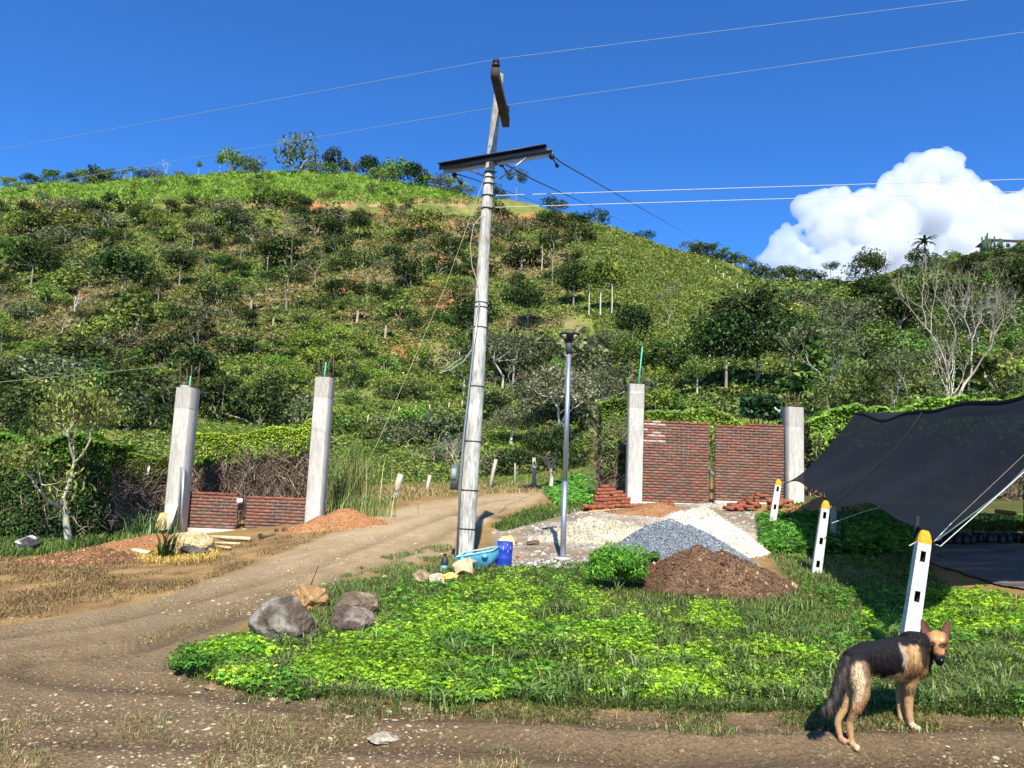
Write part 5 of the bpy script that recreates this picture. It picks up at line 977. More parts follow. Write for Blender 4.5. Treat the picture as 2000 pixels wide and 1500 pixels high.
fulltree('thin_tree', 'thin straight white-barked tree right of the large pale tree', 1880, 770, 31.5, 250, 309, depth=5, spread=.35, leafn=3, lR=.4, ls=.2, cols=LT, bark=S(204, 196, 172), rad0=.07, L0=2.2, maxd=0)
fulltree('thin_tree', 'slim tree with light crown standing before the right wood', 1618, 700, 45, 180, 310, depth=5, spread=.5, leafn=9, lR=.7, ls=.28, cols=GG + LT, bark=S(210, 200, 178), rad0=.07, L0=2.0, maxd=1)
fulltree('leafy_tree', 'yellow-green tree just above the short column', 1590, 800, 27, 115, 311, depth=5, spread=.7, leafn=16, lR=.4, ls=.13, cols=[S(124, 150, 52), S(148, 172, 66), S(96, 124, 46)], bark=S(120, 110, 90), rad0=.08, L0=.6, maxd=1)
fulltree('dark_tree', 'tree with dark drooping foliage behind the street lamp', 1075, 900, 33, 120, 312, depth=6, spread=.6, leafn=12, lR=.45, ls=.18, cols=GD + [S(64, 84, 46)], bark=S(190, 180, 160), rad0=.11, L0=.9, maxd=1, asp=.35, droop=.5)
fulltree('pale_tree', 'white-flecked spreading tree with pale limbs behind the lamp head', 1085, 810, 48, 190, 313, depth=6, spread=.7, leafn=6, lR=.7, ls=.3, cols=[S(120, 130, 80), S(160, 156, 120), S(92, 106, 62), S(196, 186, 160)], bark=S(204, 196, 176), rad0=.14, L0=1.7, maxd=1)
fulltree('leafy_tree', 'yellow-green tree left of the green-pipe column', 1190, 900, 27, 140, 314, depth=5, spread=.6, leafn=16, lR=.42, ls=.14, cols=[S(120, 148, 56), S(146, 168, 66), S(84, 110, 44)], bark=S(120, 110, 90), rad0=.07, L0=.7, maxd=1)
# tall grasses
def grass_clump(label, px, py, Y, h_px, n, cols, seed, w=(.012, .022), spread=.3, lean=(.1, .7)):
    r = np.random.default_rng(seed); g = GY(px, Y, py); H = h_px / F * Y; ps = np.array(g) + np.stack([r.normal(0, spread, n), r.normal(0, spread * .7, n), np.zeros(n)], 1); ps[:, 2] = ground_z(ps[:, 0], ps[:, 1]) - .02
    b = MB(); b.add(*blades(ps, H * r.uniform(.4, 1.05, n), r.uniform(*w, n), r.uniform(*lean, n), pick(cols, n, r), r)); o = b.build('grass_clump', MGRASS, loc=tuple(g)); return tag(o, label, 'grass clump')
grass_clump('tall reedy grass clump right of the second column', 680, 978, 20, 150, 420, [S(120, 146, 70), S(150, 170, 96), S(92, 118, 54), S(186, 176, 120)], 401, spread=.42)
grass_clump('dry straw-coloured reeds just left of the first column', 300, 990, 18.2, 130, 260, [S(206, 186, 120), S(176, 156, 98), S(120, 132, 66)], 402, spread=.35)
grass_clump('green reeds behind the first column, over the low wall', 396, 990, 20.2, 150, 220, [S(92, 118, 54), S(120, 142, 66)], 403, spread=.3)
grass_clump('blue-green tuft of grass left of the leaning boards', 288, 1036, 16.4, 64, 260, [S(120, 146, 90), S(146, 168, 110), S(96, 122, 70)], 404, spread=.22, lean=(.3, 1))
grass_clump('dark lily-like grass clump in front of the pale yellow boulder', 322, 1078, 12.9, 72, 60, [S(52, 78, 36), S(80, 104, 50)], 405, w=(.02, .03), spread=.05, lean=(.2, .8))
grass_clump('pale green grass beside the heap at the second column', 706, 995, 17.5, 60, 260, [S(120, 146, 70), S(170, 176, 110)], 406, spread=.35)

# ---- wooden fence posts
r = np.random.default_rng(500)
for px, pyb, pyt, dx, w, lab in ((690, 975, 916, 8, 10, 'dark leaning fence post among the reeds right of the second column'), (773, 962, 926, 10, 14, 'thick whitish broken fence post with a wire round it'), (834, 958, 928, 6, 8, 'short dry fence post left of the utility pole'), (957, 952, 897, 12, 8, 'pale leaning fence post right of the utility pole'), (1043, 952, 894, 0, 8, 'upright grey fence post left of the street lamp'), (1006, 952, 905, 0, 3, 'thin fence stake between two thicker posts'), (1177, 948, 900, 0, 5, 'dark fence stake in the brush left of the brick stack'), (1192, 960, 876, 8, 5, 'long pale stick leaning above the brick stack'), (1206, 955, 905, 0, 5, 'grey stake nearest the green-pipe column')):
    g = G(px, pyb) if px < 1100 else GY(px, 22.5, pyb); s = g.y / F; top = P(px + dx, pyt, g.y); m = (np.array(g) + np.array(top)) / 2 + [r.normal(0, .01), 0, 0]
    o = MB().tube([np.array(g) - [0, 0, .1], m, top], [w * s / 2, w * s / 2 * r.uniform(.85, 1.1), w * s / 2 * .85], 8, S(190, 180, 156) * r.uniform(.75, 1.1) if 'dark' not in lab else S(120, 110, 92)).build('fence_post', MWOOD, loc=tuple(g)); tag(o, lab, 'fence post', 'wooden fence posts')
hp = [(716, 832, 22), (778, 812, 18), (782, 870, 24), (812, 808, 16), (840, 806, 16), (875, 802, 16), (902, 800, 18), (1015, 830, 26)]
for k, (px, pyb, h) in enumerate(hp):
    g = G(px, pyb); s = g.y / F; o = MB().tube([np.array(g) - [0, 0, .1], np.array(g) + [r.normal(0, .05), 0, h * s]], [2.2 * s / 2, 2.2 * s / 2], 6, S(206, 192, 150)).build('fence_post', MWOOD, loc=tuple(g)); tag(o, f'thin pale fence stake on the meadow behind the guy wire, {ORD[k]} from the left', 'fence post', 'stakes on the meadow')
xs = list(range(10, 330, 26)); fp = None
for k, px in enumerate(xs):
    g = G(px, 400); s = g.y / F; o = MB().tube([np.array(g) - [0, 0, .1], np.array(g) + [r.normal(0, .1), 0, 12 * s]], [1.6 * s / 2] * 2, 5, S(200, 180, 150)).build('fence_post', MWOOD, loc=tuple(g)); tag(o, f'pale fence stake along the path under the left meadow, {(ORD + ["thirteenth"])[k]} from the left', 'fence post', 'stakes along the upper path')
xs = [(1385, 520), (1398, 530), (1412, 545), (1426, 552), (1440, 566), (1456, 578), (1468, 584), (1484, 596), (1505, 604), (1520, 612)]
for k, (px, py) in enumerate(xs):
    g = G(px, py); s = g.y / F; o = MB().tube([np.array(g) - [0, 0, .1], np.array(g) + [r.normal(0, .1), 0, 13 * s]], [1.6 * s / 2] * 2, 5, S(200, 190, 165)).build('fence_post', MWOOD, loc=tuple(g)); tag(o, f'pale fence stake down the right edge of the green spur, {ORD[k]} from the top', 'fence post', 'stakes down the spur')

# ---- things by the utility pole
def barrel():
    g = G(983, 1106); s = g.y / F; H = 46 * s; R = 15.5 * s; t = thing('barrel', 'dark blue plastic barrel with white splashes standing beside the light blue tub', 'barrel', g); g = np.array(g); ax = np.array([.03, 0, 1.])
    pr = [(-.02, .94), (.03, 1), (.3, 1), (.33, 1.04), (.37, 1.04), (.40, 1), (.66, 1), (.69, 1.04), (.73, 1.04), (.76, 1), (.96, 1), (1, .96), (1.0, .88), (.7, .86), (.2, .84)]; cols = np.array([S(40, 66, 168)] * 9 + [S(52, 76, 176)] * 4 + [S(20, 30, 80)] * 2)
    MB().tube([g + ax * H * z for z, _ in pr], [R * q for _, q in pr], 28, cols, cap=False).build('body', MPLAS, t, smooth=True)
    a = [g + ax * H * 1.0 + R * .98 * np.array([math.cos(k / 28 * 6.2832), math.sin(k / 28 * 6.2832), 0]) for k in range(29)]; MB().tube(a, R * .06, 6, S(70, 96, 196)).build('rim', MPLAS, t, smooth=True)
    r = np.random.default_rng(3); b = MB()
    for k in range(9):
        th = r.uniform(-2.6, -.6); z = r.uniform(.66, .97); L = r.uniform(.05, .2); q = lambda zz, d: g + ax * H * zz + (R * 1.045) * np.array([math.cos(th + d), math.sin(th + d), 0]); w = r.uniform(.01, .05)
        b.add([q(z, -w), q(z, w), q(z - L, w * .5), q(z - L, -w * .5)], [(0, 1, 2, 3)], S(210, 216, 226))
    b.build('paint_splash', MPLAS, t)
barrel()
def tub():
    g = G(930, 1112); s = g.y / F; t = thing('tub', 'light blue plastic tub lying tipped on its side against the utility pole', 'tub', g); g = np.array(g); R = 26 * s; Lh = .17; ax = np.array([.75, .62, .12]); ax /= np.linalg.norm(ax); sd = np.cross(ax, [0, 0, 1]); sd /= np.linalg.norm(sd); up_ = np.cross(sd, ax)
    # half drum: end wall faces the camera
    c0 = g + np.array([-.03, -.12, 24 * s]); W = 33 * s; D = 27 * s; n = 22; prof = [(-1, .18)] + [(math.cos(math.pi * (1 + k / n)), math.sin(math.pi * (1 + k / n))) for k in range(n + 1)] + [(1, .30)]
    sd2 = np.array([1, .10, .16]); dp = np.array([.34, 1, .12]) * .30; upv = np.array([-.1, -.25, 1])
    o = np.array([c0 + sd2 * W * x + upv * D * z for x, z in prof]); bk = o + dp + (o - c0) * .06; inn = c0 + (o - c0) * .93 + dp * .08; inb = c0 + (bk - c0 - dp) * .93 + dp
    m = len(prof); v = np.concatenate([o, bk]); f = [(i, i + 1, m + i + 1, m + i) for i in range(m - 1)] + [tuple(range(m))[::-1]]
    b = MB(); b.add(v, f, S(104, 186, 214)); b.add(np.concatenate([inn, inb]), [(i + 1, i, m + i, m + i + 1) for i in range(m - 1)], S(70, 140, 176)); b.build('body', MPLAS, t)
    b = MB(); b.tube([o[0], c0 + upv * D * .23, o[-1], bk[-1], bk[-1] * .5 + bk[0] * .5, bk[0], o[0]], .012, 8, S(150, 214, 232)); b.build('rim', MPLAS, t)
    for x in (-.66, .60):
        c = c0 + sd2 * W * x + upv * D * -.02 + [0, -.012, 0]; a = [c + R * .2 * np.array([math.cos(q), -.1, math.sin(q)]) for q in np.linspace(math.pi, 2 * math.pi, 9)]; MB().tube(a, .008, 7, S(34, 84, 110)).build('handle_boss', MPLAS, t)
        MB().tube([c + [0, .01, 0], c + [0, -.02, 0]], .026, 12, S(120, 196, 222)).build('handle_knob', MPLAS, t)
tub()
def bottle():
    g = G(868, 1112); t = thing('bottle', 'dark clear plastic bottle with pale blue label standing left of the pole', 'bottle', g); g = np.array(g)
    MB().tube([g + [0, 0, z] for z in (-.01, 0, .10, .13, .16, .19)], [.04, .052, .052, .046, .026, .016], 16, S(46, 52, 58)).build('body', MPLAS, t, smooth=True)
    MB().tube([g + [0, 0, z] for z in (.0, .055)], .054, 16, S(120, 170, 190)).build('label_band', MPLAS, t); MB().tube([g + [0, 0, .19], g + [0, 0, .21]], .02, 10, S(30, 30, 34)).build('cap', MPLAS, t)
bottle()
def crumple(name, label, cat, px, py, w, h, cols, seed, dY=0, up=.4):
    r = np.random.default_rng(seed); g = G(px, py); g.y += dY; g.z = gz(g.x, g.y); s = g.y / F; n = 22; u = np.linspace(-1, 1, n); U_, V_ = np.meshgrid(u, u); e = 1 + .5 * (vn(np.arctan2(V_, U_) * 1.3 + seed, V_ * 0, seed) - .5); X = g.x + U_ * w * s / 2 * e; Y = g.y + V_ * w * s * .28 * e
    Z = ground_z(X, Y) + .015 + h * s * (1 - (U_ ** 2 + V_ ** 2) * .5).clip(0) * (.35 + .9 * fbm(U_ * 1.6 + seed, V_ * 1.6, 3, seed)) + (1 + V_) * h * s * up
    i, j = np.meshgrid(np.arange(n - 1), np.arange(n - 1), indexing='ij'); a = (i * n + j).ravel(); f = np.stack([a, a + 1, a + n + 1, a + n], 1); c = lerp(np.broadcast_to(cols[0], X.shape + (3,)), cols[1], np.clip((vn(U_ * 2.5 + seed, V_ * 2.5, seed) - .5) * 8, 0, 1)); b = MB(); b.add(np.stack([X.ravel(), Y.ravel(), Z.ravel()], 1), f, c.reshape(-1, 3))
    o = b.build(name, MCLOTH, loc=tuple(g)); md = o.modifiers.new('thickness', 'SOLIDIFY'); md.thickness = .008; return tag(o, label, cat)
crumple('paper_sack', 'crumpled tan paper sack below the light blue tub', 'sack', 906, 1124, 40, 24, (S(216, 178, 138), S(196, 150, 110)), 1)
crumple('plastic_bag', 'yellow plastic bag on the grass between two sacks', 'bag', 876, 1136, 32, 12, (S(226, 206, 36), S(236, 220, 120)), 2, up=.2)
crumple('cement_sack', 'torn whitish sack left of the yellow bag', 'sack', 852, 1142, 30, 14, (S(212, 196, 168), S(184, 150, 120)), 3)
crumple('cloth', 'pale yellow cloth lying behind the blue barrel', 'cloth', 988, 1066, 30, 12, (S(236, 222, 130), S(226, 196, 110)), 4)
crumple('glove', 'rusty red rag beside the pale yellow cloth', 'rag', 1003, 1062, 14, 6, (S(176, 84, 56), S(200, 180, 160)), 5)
crumple('rag', 'small dark rag on the pale gravel left of the lamp', 'rag', 1040, 1064, 26, 4, (S(110, 88, 66), S(90, 70, 54)), 6)
boulder('brick_chip', 'small red brick chip on the gravel right of the barrel', 1012, 1089, 10, 5, S(170, 70, 48), 66)
boulder('stone', 'pale yellow stone in the grass beside the track', 752, 1127, 18, 6, S(206, 204, 130), 67)
crumple('plastic_scrap', 'white scrap caught on top of the twiggy hedge', 'scrap', 288, 940, 10, 4, (S(236, 236, 230), S(220, 220, 214)), 8) if False else None
q = GY(288, 17.1); o = MB(); v, f = rockmesh(np.random.default_rng(5), .06, .04, .14, 5); o.add(v + np.array(P(288, 921, 17.1)), f, S(232, 230, 222)); tag(o.build('plastic_scrap', MCLOTH, loc=P(288, 921, 17.1)), 'white scrap caught on the twiggy hedge left of the first column', 'scrap')
# ---- cut poles on the ground, left
for k, (x0, y0, x1, y1, w, lab, c) in enumerate(((400, 1053, 488, 1058, 7, 'longest pale cut pole, uppermost of those right of the yellow boulder', S(214, 196, 150)), (404, 1064, 468, 1067, 5, 'thin pale pole lying under the longest one', S(200, 184, 140)), (410, 1070, 450, 1075, 5, 'short pole end at the bottom right of the yellow boulder', S(190, 172, 126)), (258, 1081, 288, 1087, 9, 'thick short pale pole end pointing left', S(226, 210, 176)), (262, 1066, 316, 1069, 4, 'thin pale stick left of the lily-like clump', S(206, 190, 150)), (270, 1073, 318, 1071, 4, 'thin stick just below another, left of the lily-like clump', S(176, 160, 120)), (236, 1031, 268, 1033, 4, 'thin pale stick by the hedge behind the orange bank', S(206, 186, 150)), (688, 990, 724, 982, 5, 'pale plank end beside the grass right of the orange heap', S(214, 196, 150)), (1150, 1003, 1215, 998, 4, 'pale lath on the ground before the brick stack', S(206, 170, 120)))):
    a = G(x0, y0); c_ = G(x1, y1); s = a.y / F; o = MB().tube([np.array(a) + [0, 0, w * s / 2 + .015], np.array(c_) + [0, 0, w * s / 2 + .02]], [w * s / 2, w * s / 2 * .9], 10, c).build('cut_pole', MWOOD, loc=tuple(a)); tag(o, lab, 'pole')
a = G(508, 1054); o = MB().tube([np.array(a) + [0, 0, .06], np.array(a) + [.1, .5, .07]], [.055, .055], 14, S(150, 128, 92), cap=False); o.tube([np.array(a) + [0, .02, .06], np.array(a) + [.1, .5, .07]], [.042, .042], 14, S(90, 66, 46), cap=True); tag(o.build('bamboo_pipe', MWOOD, loc=tuple(a)), 'open brown pipe end facing the track near the low wall', 'pipe')
a = G(228, 1030); b_ = P(228, 968, a.y + .1); tag(MB().tube([np.array(a) - [0, 0, .1], b_], [.05, .045], 8, S(216, 200, 120)).build('stump', MWOOD, loc=tuple(a)), 'pale yellow cut stump in the twiggy hedge', 'stump')
# two thin sticks in the boulders
for x0, y0, x1, y1, d, lab in ((598, 1165, 622, 1105, -.1, 'thin brown stick standing behind the dark boulder'), (598, 1192, 613, 1148, -.3, 'thin dark stick standing between the dark and the yellow boulders')):
    g = G(x0, y0); tag(MB().tube([np.array(g), P(x1, y1, g.y)], [.008, .004], 6, S(84, 60, 40)).build('stick', MWOOD, loc=tuple(g)), lab, 'stick')

# ---- pebbles in the dirt
def pebbles(name, poly, n, size, cols, seed, keep=None, flat=.35):
    import bmesh
    bm = bmesh.new(); bmesh.ops.create_icosphere(bm, subdivisions=1, radius=1); bv = np.array([x.co[:] for x in bm.verts]); bf = np.array([[q.index for q in fa.verts] for fa in bm.faces]); bm.free()
    r = np.random.default_rng(seed); p, a, b_ = scatter(poly, n, seed)
    if keep is not None: p = p[keep(p, a, b_, r)]
    n = len(p); s_ = size * r.lognormal(0, .45, n); V = bv[None] * (1 + r.normal(0, .22, (n, len(bv), 1))); th = r.uniform(0, 6.28, n); sx = r.uniform(.7, 1.6, n); V = V * np.stack([sx, 1 / sx, np.full(n, flat)], 1)[:, None] * s_[:, None, None]
    c, s = np.cos(th)[:, None], np.sin(th)[:, None]; x = V[..., 0] * c - V[..., 1] * s; y = V[..., 0] * s + V[..., 1] * c; V = np.stack([x, y, V[..., 2]], -1) + p[:, None]
    f = (np.arange(n)[:, None, None] * len(bv) + bf[None]).reshape(-1, 3); b = MB(); b.add(V.reshape(-1, 3), f, np.repeat(pick(cols, n, r, .12), len(bv), 0)); o = b.build(name, MROCKP); o['kind'] = 'stuff'; return o
MROCKP = mat('pebble', ns=8, na=.15, fa=0, bump=0, rough=.9)
PC = [S(176, 158, 124), S(158, 140, 108), S(192, 176, 144), S(130, 112, 86)]
pebbles('gravel', [(-100, 1250), (330, 1300), (700, 1375), (1200, 1400), (2100, 1410), (2100, 1560), (-100, 1560)], 5000, .008, PC, 601, keep=lambda p, a, b_, r: (fbm(p[:, 0] * 1.1, p[:, 1] * 1.1, 3, 15) + .25 * r.random(len(p)) - .06 * (a > 900)) > .54)
pebbles('gravel', ROADP[:16], 1800, .010, PC, 602, keep=lambda p, a, b_, r: (b_ < 1225) & ((fbm(p[:, 0] * 1.3, p[:, 1] * 1.3, 3, 16) + .2 * r.random(len(p))) > .58))
pebbles('gravel', PALE, 6500, .02, [S(196, 188, 168), S(160, 156, 146), S(130, 130, 126)], 603, keep=lambda p, a, b_, r: (fbm(p[:, 0] * 1.3, p[:, 1] * 1.3, 3, 17) + .3 * r.random(len(p))) > .55, flat=.5)

stuff_blades('litter', GREEN, 9000, (.02, .07), (.003, .006), CT + [S(120, 100, 70)], 641, (1.2, 1.7), keep=lambda p, a, b_, r: fbm(p[:, 0] * 2, p[:, 1] * 2, 3, 55) > .5)
pebbles('dirt_clods', [(-100, 1180), (400, 1180), (700, 1380), (2100, 1410), (2100, 1560), (-100, 1560)], 11000, .006, [S(124, 104, 76), S(138, 116, 86), S(106, 86, 60)], 642, flat=.5, keep=lambda p, a, b_, r: fbm(p[:, 0] * 1.4, p[:, 1] * 1.4, 3, 19) > .47)
pebbles('dirt_clods', ROADP[:16], 5000, .008, [S(160, 134, 98), S(140, 116, 84), S(176, 152, 114)], 643, flat=.5, keep=lambda p, a, b_, r: (fbm(p[:, 0] * 1.1, p[:, 1] * 1.1, 3, 18) > .5) & (soft(a, b_, ROADP, 14, 3) > .7) & (b_ < 1215))
# ================================================================ slotted concrete posts
def slot_post(label, px, pyb, tpx, tpy, Y, w, slots, cutb=None):
    g = GY(px, Y, pyb); top = np.array(P(tpx, tpy, Y)); g = np.array(g); ax = top - g; L = np.linalg.norm(ax); az_ = ax / L; sx = np.array([1, -.22, 0]); sx -= az_ * (sx @ az_); sx /= np.linalg.norm(sx); sy = np.cross(az_, sx)
    t = thing('concrete_post', label, 'concrete post', tuple(g), 'white slotted posts with yellow tops'); hw = w / 2; d = w * .5; sl = w * .19; lv = [-.15]; cap0 = L - w * .85
    zs = []
    for z in slots: zs.append((z * L - w * .37, z * L + w * .37))
    b = MB(); R = np.stack([sx, sy, az_], 1); C_ = S(206, 202, 188); tp = lambda z: 1 - .16 * max(z, 0) / L
    q = lambda x, y, z: g + R @ np.array([x * tp(z), y * tp(z), z])
    xs_ = [-hw, -sl, sl, hw]; z = -.2; rows = []
    for a, c in sorted(zs): rows += [(z, a, 0), (a, c, 1)]; z = c
    rows.append((z, cap0, 0)); lin = []
    for z0, z1, hole in rows:
        nz = max(1, int((z1 - z0) / .12))
        for k in range(nz):
            za, zb = z0 + (z1 - z0) * k / nz, z0 + (z1 - z0) * (k + 1) / nz
            for i in range(3):
                if not (hole and i == 1): b.add([q(xs_[i], -d, za), q(xs_[i + 1], -d, za), q(xs_[i + 1], -d, zb), q(xs_[i], -d, zb)], [(0, 1, 2, 3)], C_)
            for p_ in (((hw, -d), (hw, d)), ((hw, d), (-hw, d)), ((-hw, d), (-hw, -d))): b.add([q(*p_[0], za), q(*p_[1], za), q(*p_[1], zb), q(*p_[0], zb)], [(0, 1, 2, 3)], C_)
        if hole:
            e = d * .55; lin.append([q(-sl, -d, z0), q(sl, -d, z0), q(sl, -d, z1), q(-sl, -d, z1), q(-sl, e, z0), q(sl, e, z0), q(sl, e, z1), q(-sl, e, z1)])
    b.build('shaft', MPOSTM, t)
    for vv in lin: b = MB(); b.add(vv, [(4, 5, 6, 7), (0, 1, 5, 4), (1, 2, 6, 5), (2, 3, 7, 6), (3, 0, 4, 7)], S(44, 42, 36)); b.build('slot_shade', MPOSTM, t)  # recess liner coloured dark to stand in for the shade behind the openings
    b = MB(); f0 = .84; ring = lambda q, z: [g + R @ np.array([x * hw * q, y * d * q, z]) for x, y in ((-1, -1), (0, -1), (1, -1), (1, 0), (1, 1), (0, 1), (-1, 1), (-1, 0))]
    v = []; zz = [(f0 + .015, cap0), (f0, cap0 + w * .25), (f0 * .8, cap0 + w * .62), (f0 * .52, cap0 + w * .88), (f0 * .34, cap0 + w * .93)]
    for q, z in zz: v += ring(q, z)
    n = len(zz); b.add(v, [(i * 8 + k, i * 8 + (k + 1) % 8, (i + 1) * 8 + (k + 1) % 8, (i + 1) * 8 + k) for i in range(n - 1) for k in range(8)] + [tuple(range((n - 1) * 8, n * 8))], S(208, 162, 46)); b.build('painted_top', MPOSTM, t)
    return t, g, top
MPOSTM = mat('painted_concrete', rough=.9, ns=14, na=.16, fs=60, fa=.4, bump=.4, bs=30, bd=.006, spec=.15)
YP1, YP2, YP3 = 6.1, 10.9, 15.6
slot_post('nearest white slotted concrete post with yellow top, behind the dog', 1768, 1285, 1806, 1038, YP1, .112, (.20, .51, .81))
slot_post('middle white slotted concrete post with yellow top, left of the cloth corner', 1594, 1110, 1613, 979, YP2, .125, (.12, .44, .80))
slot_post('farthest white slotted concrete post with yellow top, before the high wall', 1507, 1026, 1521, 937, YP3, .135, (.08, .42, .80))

# ================================================================ shade cloth
TA, TB, TC = [np.array(q) for q in (P(1535, 942, 15.9), P(1626, 986, 11.2), P(1829, 1064, 6.2))]
R3, R2, R1 = [np.array(q) for q in (P(1672, 807, 16.6), P(1803, 800, 12.2), P(2120, 742, 7.2))]
def curve(a, c, inw, sag, n):
    out = []
    for i in range(n + 1):
        s = i / n; q = a * (1 - s) + c * s; out.append(q + inw * 4 * s * (1 - s) * sag)
    return out
inward1 = (R2 + R3) / 2 - (TA + TB) / 2; inward1 /= np.linalg.norm(inward1); inward2 = (R1 + R2) / 2 - (TB + TC) / 2; inward2 /= np.linalg.norm(inward2)
low = curve(TA, TB, inward1, .16, 20)[:-1] + curve(TB, TC, inward2, .22, 30)
rid = curve(R3, R2, np.array([0, 0, -1.]), .14, 20)[:-1] + curve(R2, R1, np.array([0, 0, -1.]), .06, 30)
off = np.array([3.2, .75, .42]); bak = [q + off + [0, 0, -.12] for q in rid]
t = thing('shade_cloth', 'black netting shade cloth stretched from the white posts over the seedlings', 'shade cloth', tuple(TC)); 
nr_ = 16; V = []
for i in range(nr_ + 1):
    s = i / nr_
    for a, c in zip(low, rid): q = a * (1 - s) + c * s; V.append(q - np.array([0, 0, 1]) * .30 * 4 * s * (1 - s) * .5 + [0, 0, .035 * math.sin(a[1] * 2.2 + s * 6)])
nb_ = 6
for i in range(1, nb_ + 1):
    s = i / nb_
    for a, c in zip(rid, bak): V.append(a * (1 - s) + c * s)
m = len(low); tot = nr_ + nb_; f = [(i * m + k, i * m + k + 1, (i + 1) * m + k + 1, (i + 1) * m + k) for i in range(tot) for k in range(m - 1)]
MNET = mat('shade_net', rough=.75, ns=3, na=.15, fs=60, fa=.2, bump=.2, bs=30, spec=.25, alpha=.968)
b = MB(); b.add(V, f, S(22, 26, 27)); nt_ = b.build('netting', MNET, t, smooth=True)
V = np.array(V); edge = lambda idx, off=(0, 0, 0): [V[i] + off for i in idx]
MB().tube(edge([i * m + 20 for i in range(0, nr_ + 1)], (0, 0, .012)), .016, 6, S(16, 17, 19), cap=False).build('seam', MDARK, t)
MB().tube(edge([nr_ * m + k for k in range(m)], (0, 0, .01)), .020, 6, S(16, 17, 19), cap=False).build('ridge_hem', MDARK, t)
MB().tube(edge(range(m)), .010, 6, S(24, 26, 28), cap=False).build('lower_hem', MDARK, t)
MB().tube(edge([i * m + m - 1 for i in range(0, nr_ + 1)]),   .006, 6, S(90, 112, 100), cap=False).build('edge_cord', MWIRE, t)
bS = MB(); r = np.random.default_rng(9)
for i in range(2, nr_, 1):
    q = V[i * m + 20] + [0, 0, .02]; q2 = V[(i) * m + 21] + [0, 0, .02]; e = (q2 - q) * r.uniform(.1, .35); up1 = (V[(i + 1) * m + 20] - V[i * m + 20]) * r.uniform(.15, .4) if i < nr_ - 1 else e
    bS.tube([q, q + up1], .004, 4, S(190, 196, 196), cap=False)
bS.build('stitching', MWIRE, t)
# ropes and turnbuckle
p1t = np.array(P(1808, 1062, YP1)); rope_end = np.array(P(2120, 752, 7.35)) + [.3, 0, 0]
o = MB().tube([p1t + [.06, -.03, 0], TC + [.02, -.02, -.01], TC * .5 + rope_end * .5 + [0, -.03, -.02], rope_end + [0, -.03, 0]], .0036, 6, S(216, 216, 206), cap=False).build('rope', MWIRE, loc=tuple(p1t)); tag(o, 'white rope along the near edge of the shade cloth', 'rope')
q0 = np.array(P(1822, 1060, YP1 - .04)); q1 = np.array(P(1860, 1020, YP1 + .02)); q2 = np.array(P(2120, 775, 7.0)); tb = thing('turnbuckle', 'small galvanised turnbuckle and wire beside the nearest post', 'turnbuckle', tuple(q0)); dv = (q1 - q0) / np.linalg.norm(q1 - q0); sd_ = np.array([.6, 0, .6]); sd_ -= dv * (sd_ @ dv); sd_ /= np.linalg.norm(sd_)
L_ = np.linalg.norm(q1 - q0)
for k, s in ((-1, .012), (1, .012)): MB().tube([q0 + dv * L_ * .18 + sd_ * s * k, q0 + dv * L_ * .72 + sd_ * s * k], .0035, 6, S(200, 200, 196)).build('side_bar', MSTEEL, tb)
for a in (.05, .8): MB().tube([q0 + dv * L_ * a + sd_ * .012 * math.cos(k) + dv * .02 * math.sin(k) + dv * .02 for k in np.linspace(0, 6.283, 11)], .0035, 6, S(200, 200, 196)).build('eye', MSTEEL, tb)
MB().tube([q0 + dv * L_ * .7, q0 + dv * L_ * .9, q2], .0016, 5, S(170, 150, 120), cap=False).build('wire', MWIRE, tb)
for (a, c, lab) in ((P(1624, 988, 11.1), P(1614, 1002, 10.95), 'short cord tying the middle corner of the shade cloth to its post'), (P(1535, 942, 15.9), P(1524, 944, 15.65), 'short cord tying the far corner of the shade cloth'), (P(1790, 1058, YP1 - .02), P(1776, 1066, YP1 - .1), 'loose wire end at the left of the nearest yellow post top')):
    tag(MB().tube([a, c], .005, 5, S(180, 176, 160)).build('cord', MWIRE, loc=tuple(a)), lab, 'cord')
tag(MB().tube([P(1624, 1022, 10.6), P(1690, 998, 11.2), P(1745, 985, 12)], .007, 5, S(160, 186, 170), cap=False).build('cord', MWIRE, loc=P(1624, 1022, 10.6)), 'pale slack cord hanging below the shade cloth behind the middle post', 'cord')
for px0, py0, px1, py1, Y, w, c, lab in ((1776, 1130, 1792, 1008, 7.0, .04, S(30, 31, 34), 'black steel post under the near part of the shade cloth'), (1643, 1030, 1647, 940, 12.6, .035, S(40, 40, 42), 'thin dark post under the middle corner of the shade cloth'), (1626, 1022, 1629, 960, 13.4, .09, S(150, 146, 136), 'grey post under the shade cloth behind its middle corner'), (1797, 1010, 1806, 840, 12.6, .03, S(50, 50, 52), 'dark inner post seen through the shade cloth'), (2004, 1010, 2006, 850, 13.5, .08, S(70, 68, 64), 'dark post at the right edge of the view beside the seedlings')):
    g = GY(px0, Y, py0); top = P(px1, py1, Y); tag(MB().tube([np.array(g) - [0, 0, .1], np.array(top)], w / 2 * 1.2, 8, c).build('support_post', MDARK if 'grey' not in lab else MWOOD, loc=tuple(g)), lab, 'post', 'posts under the shade cloth')

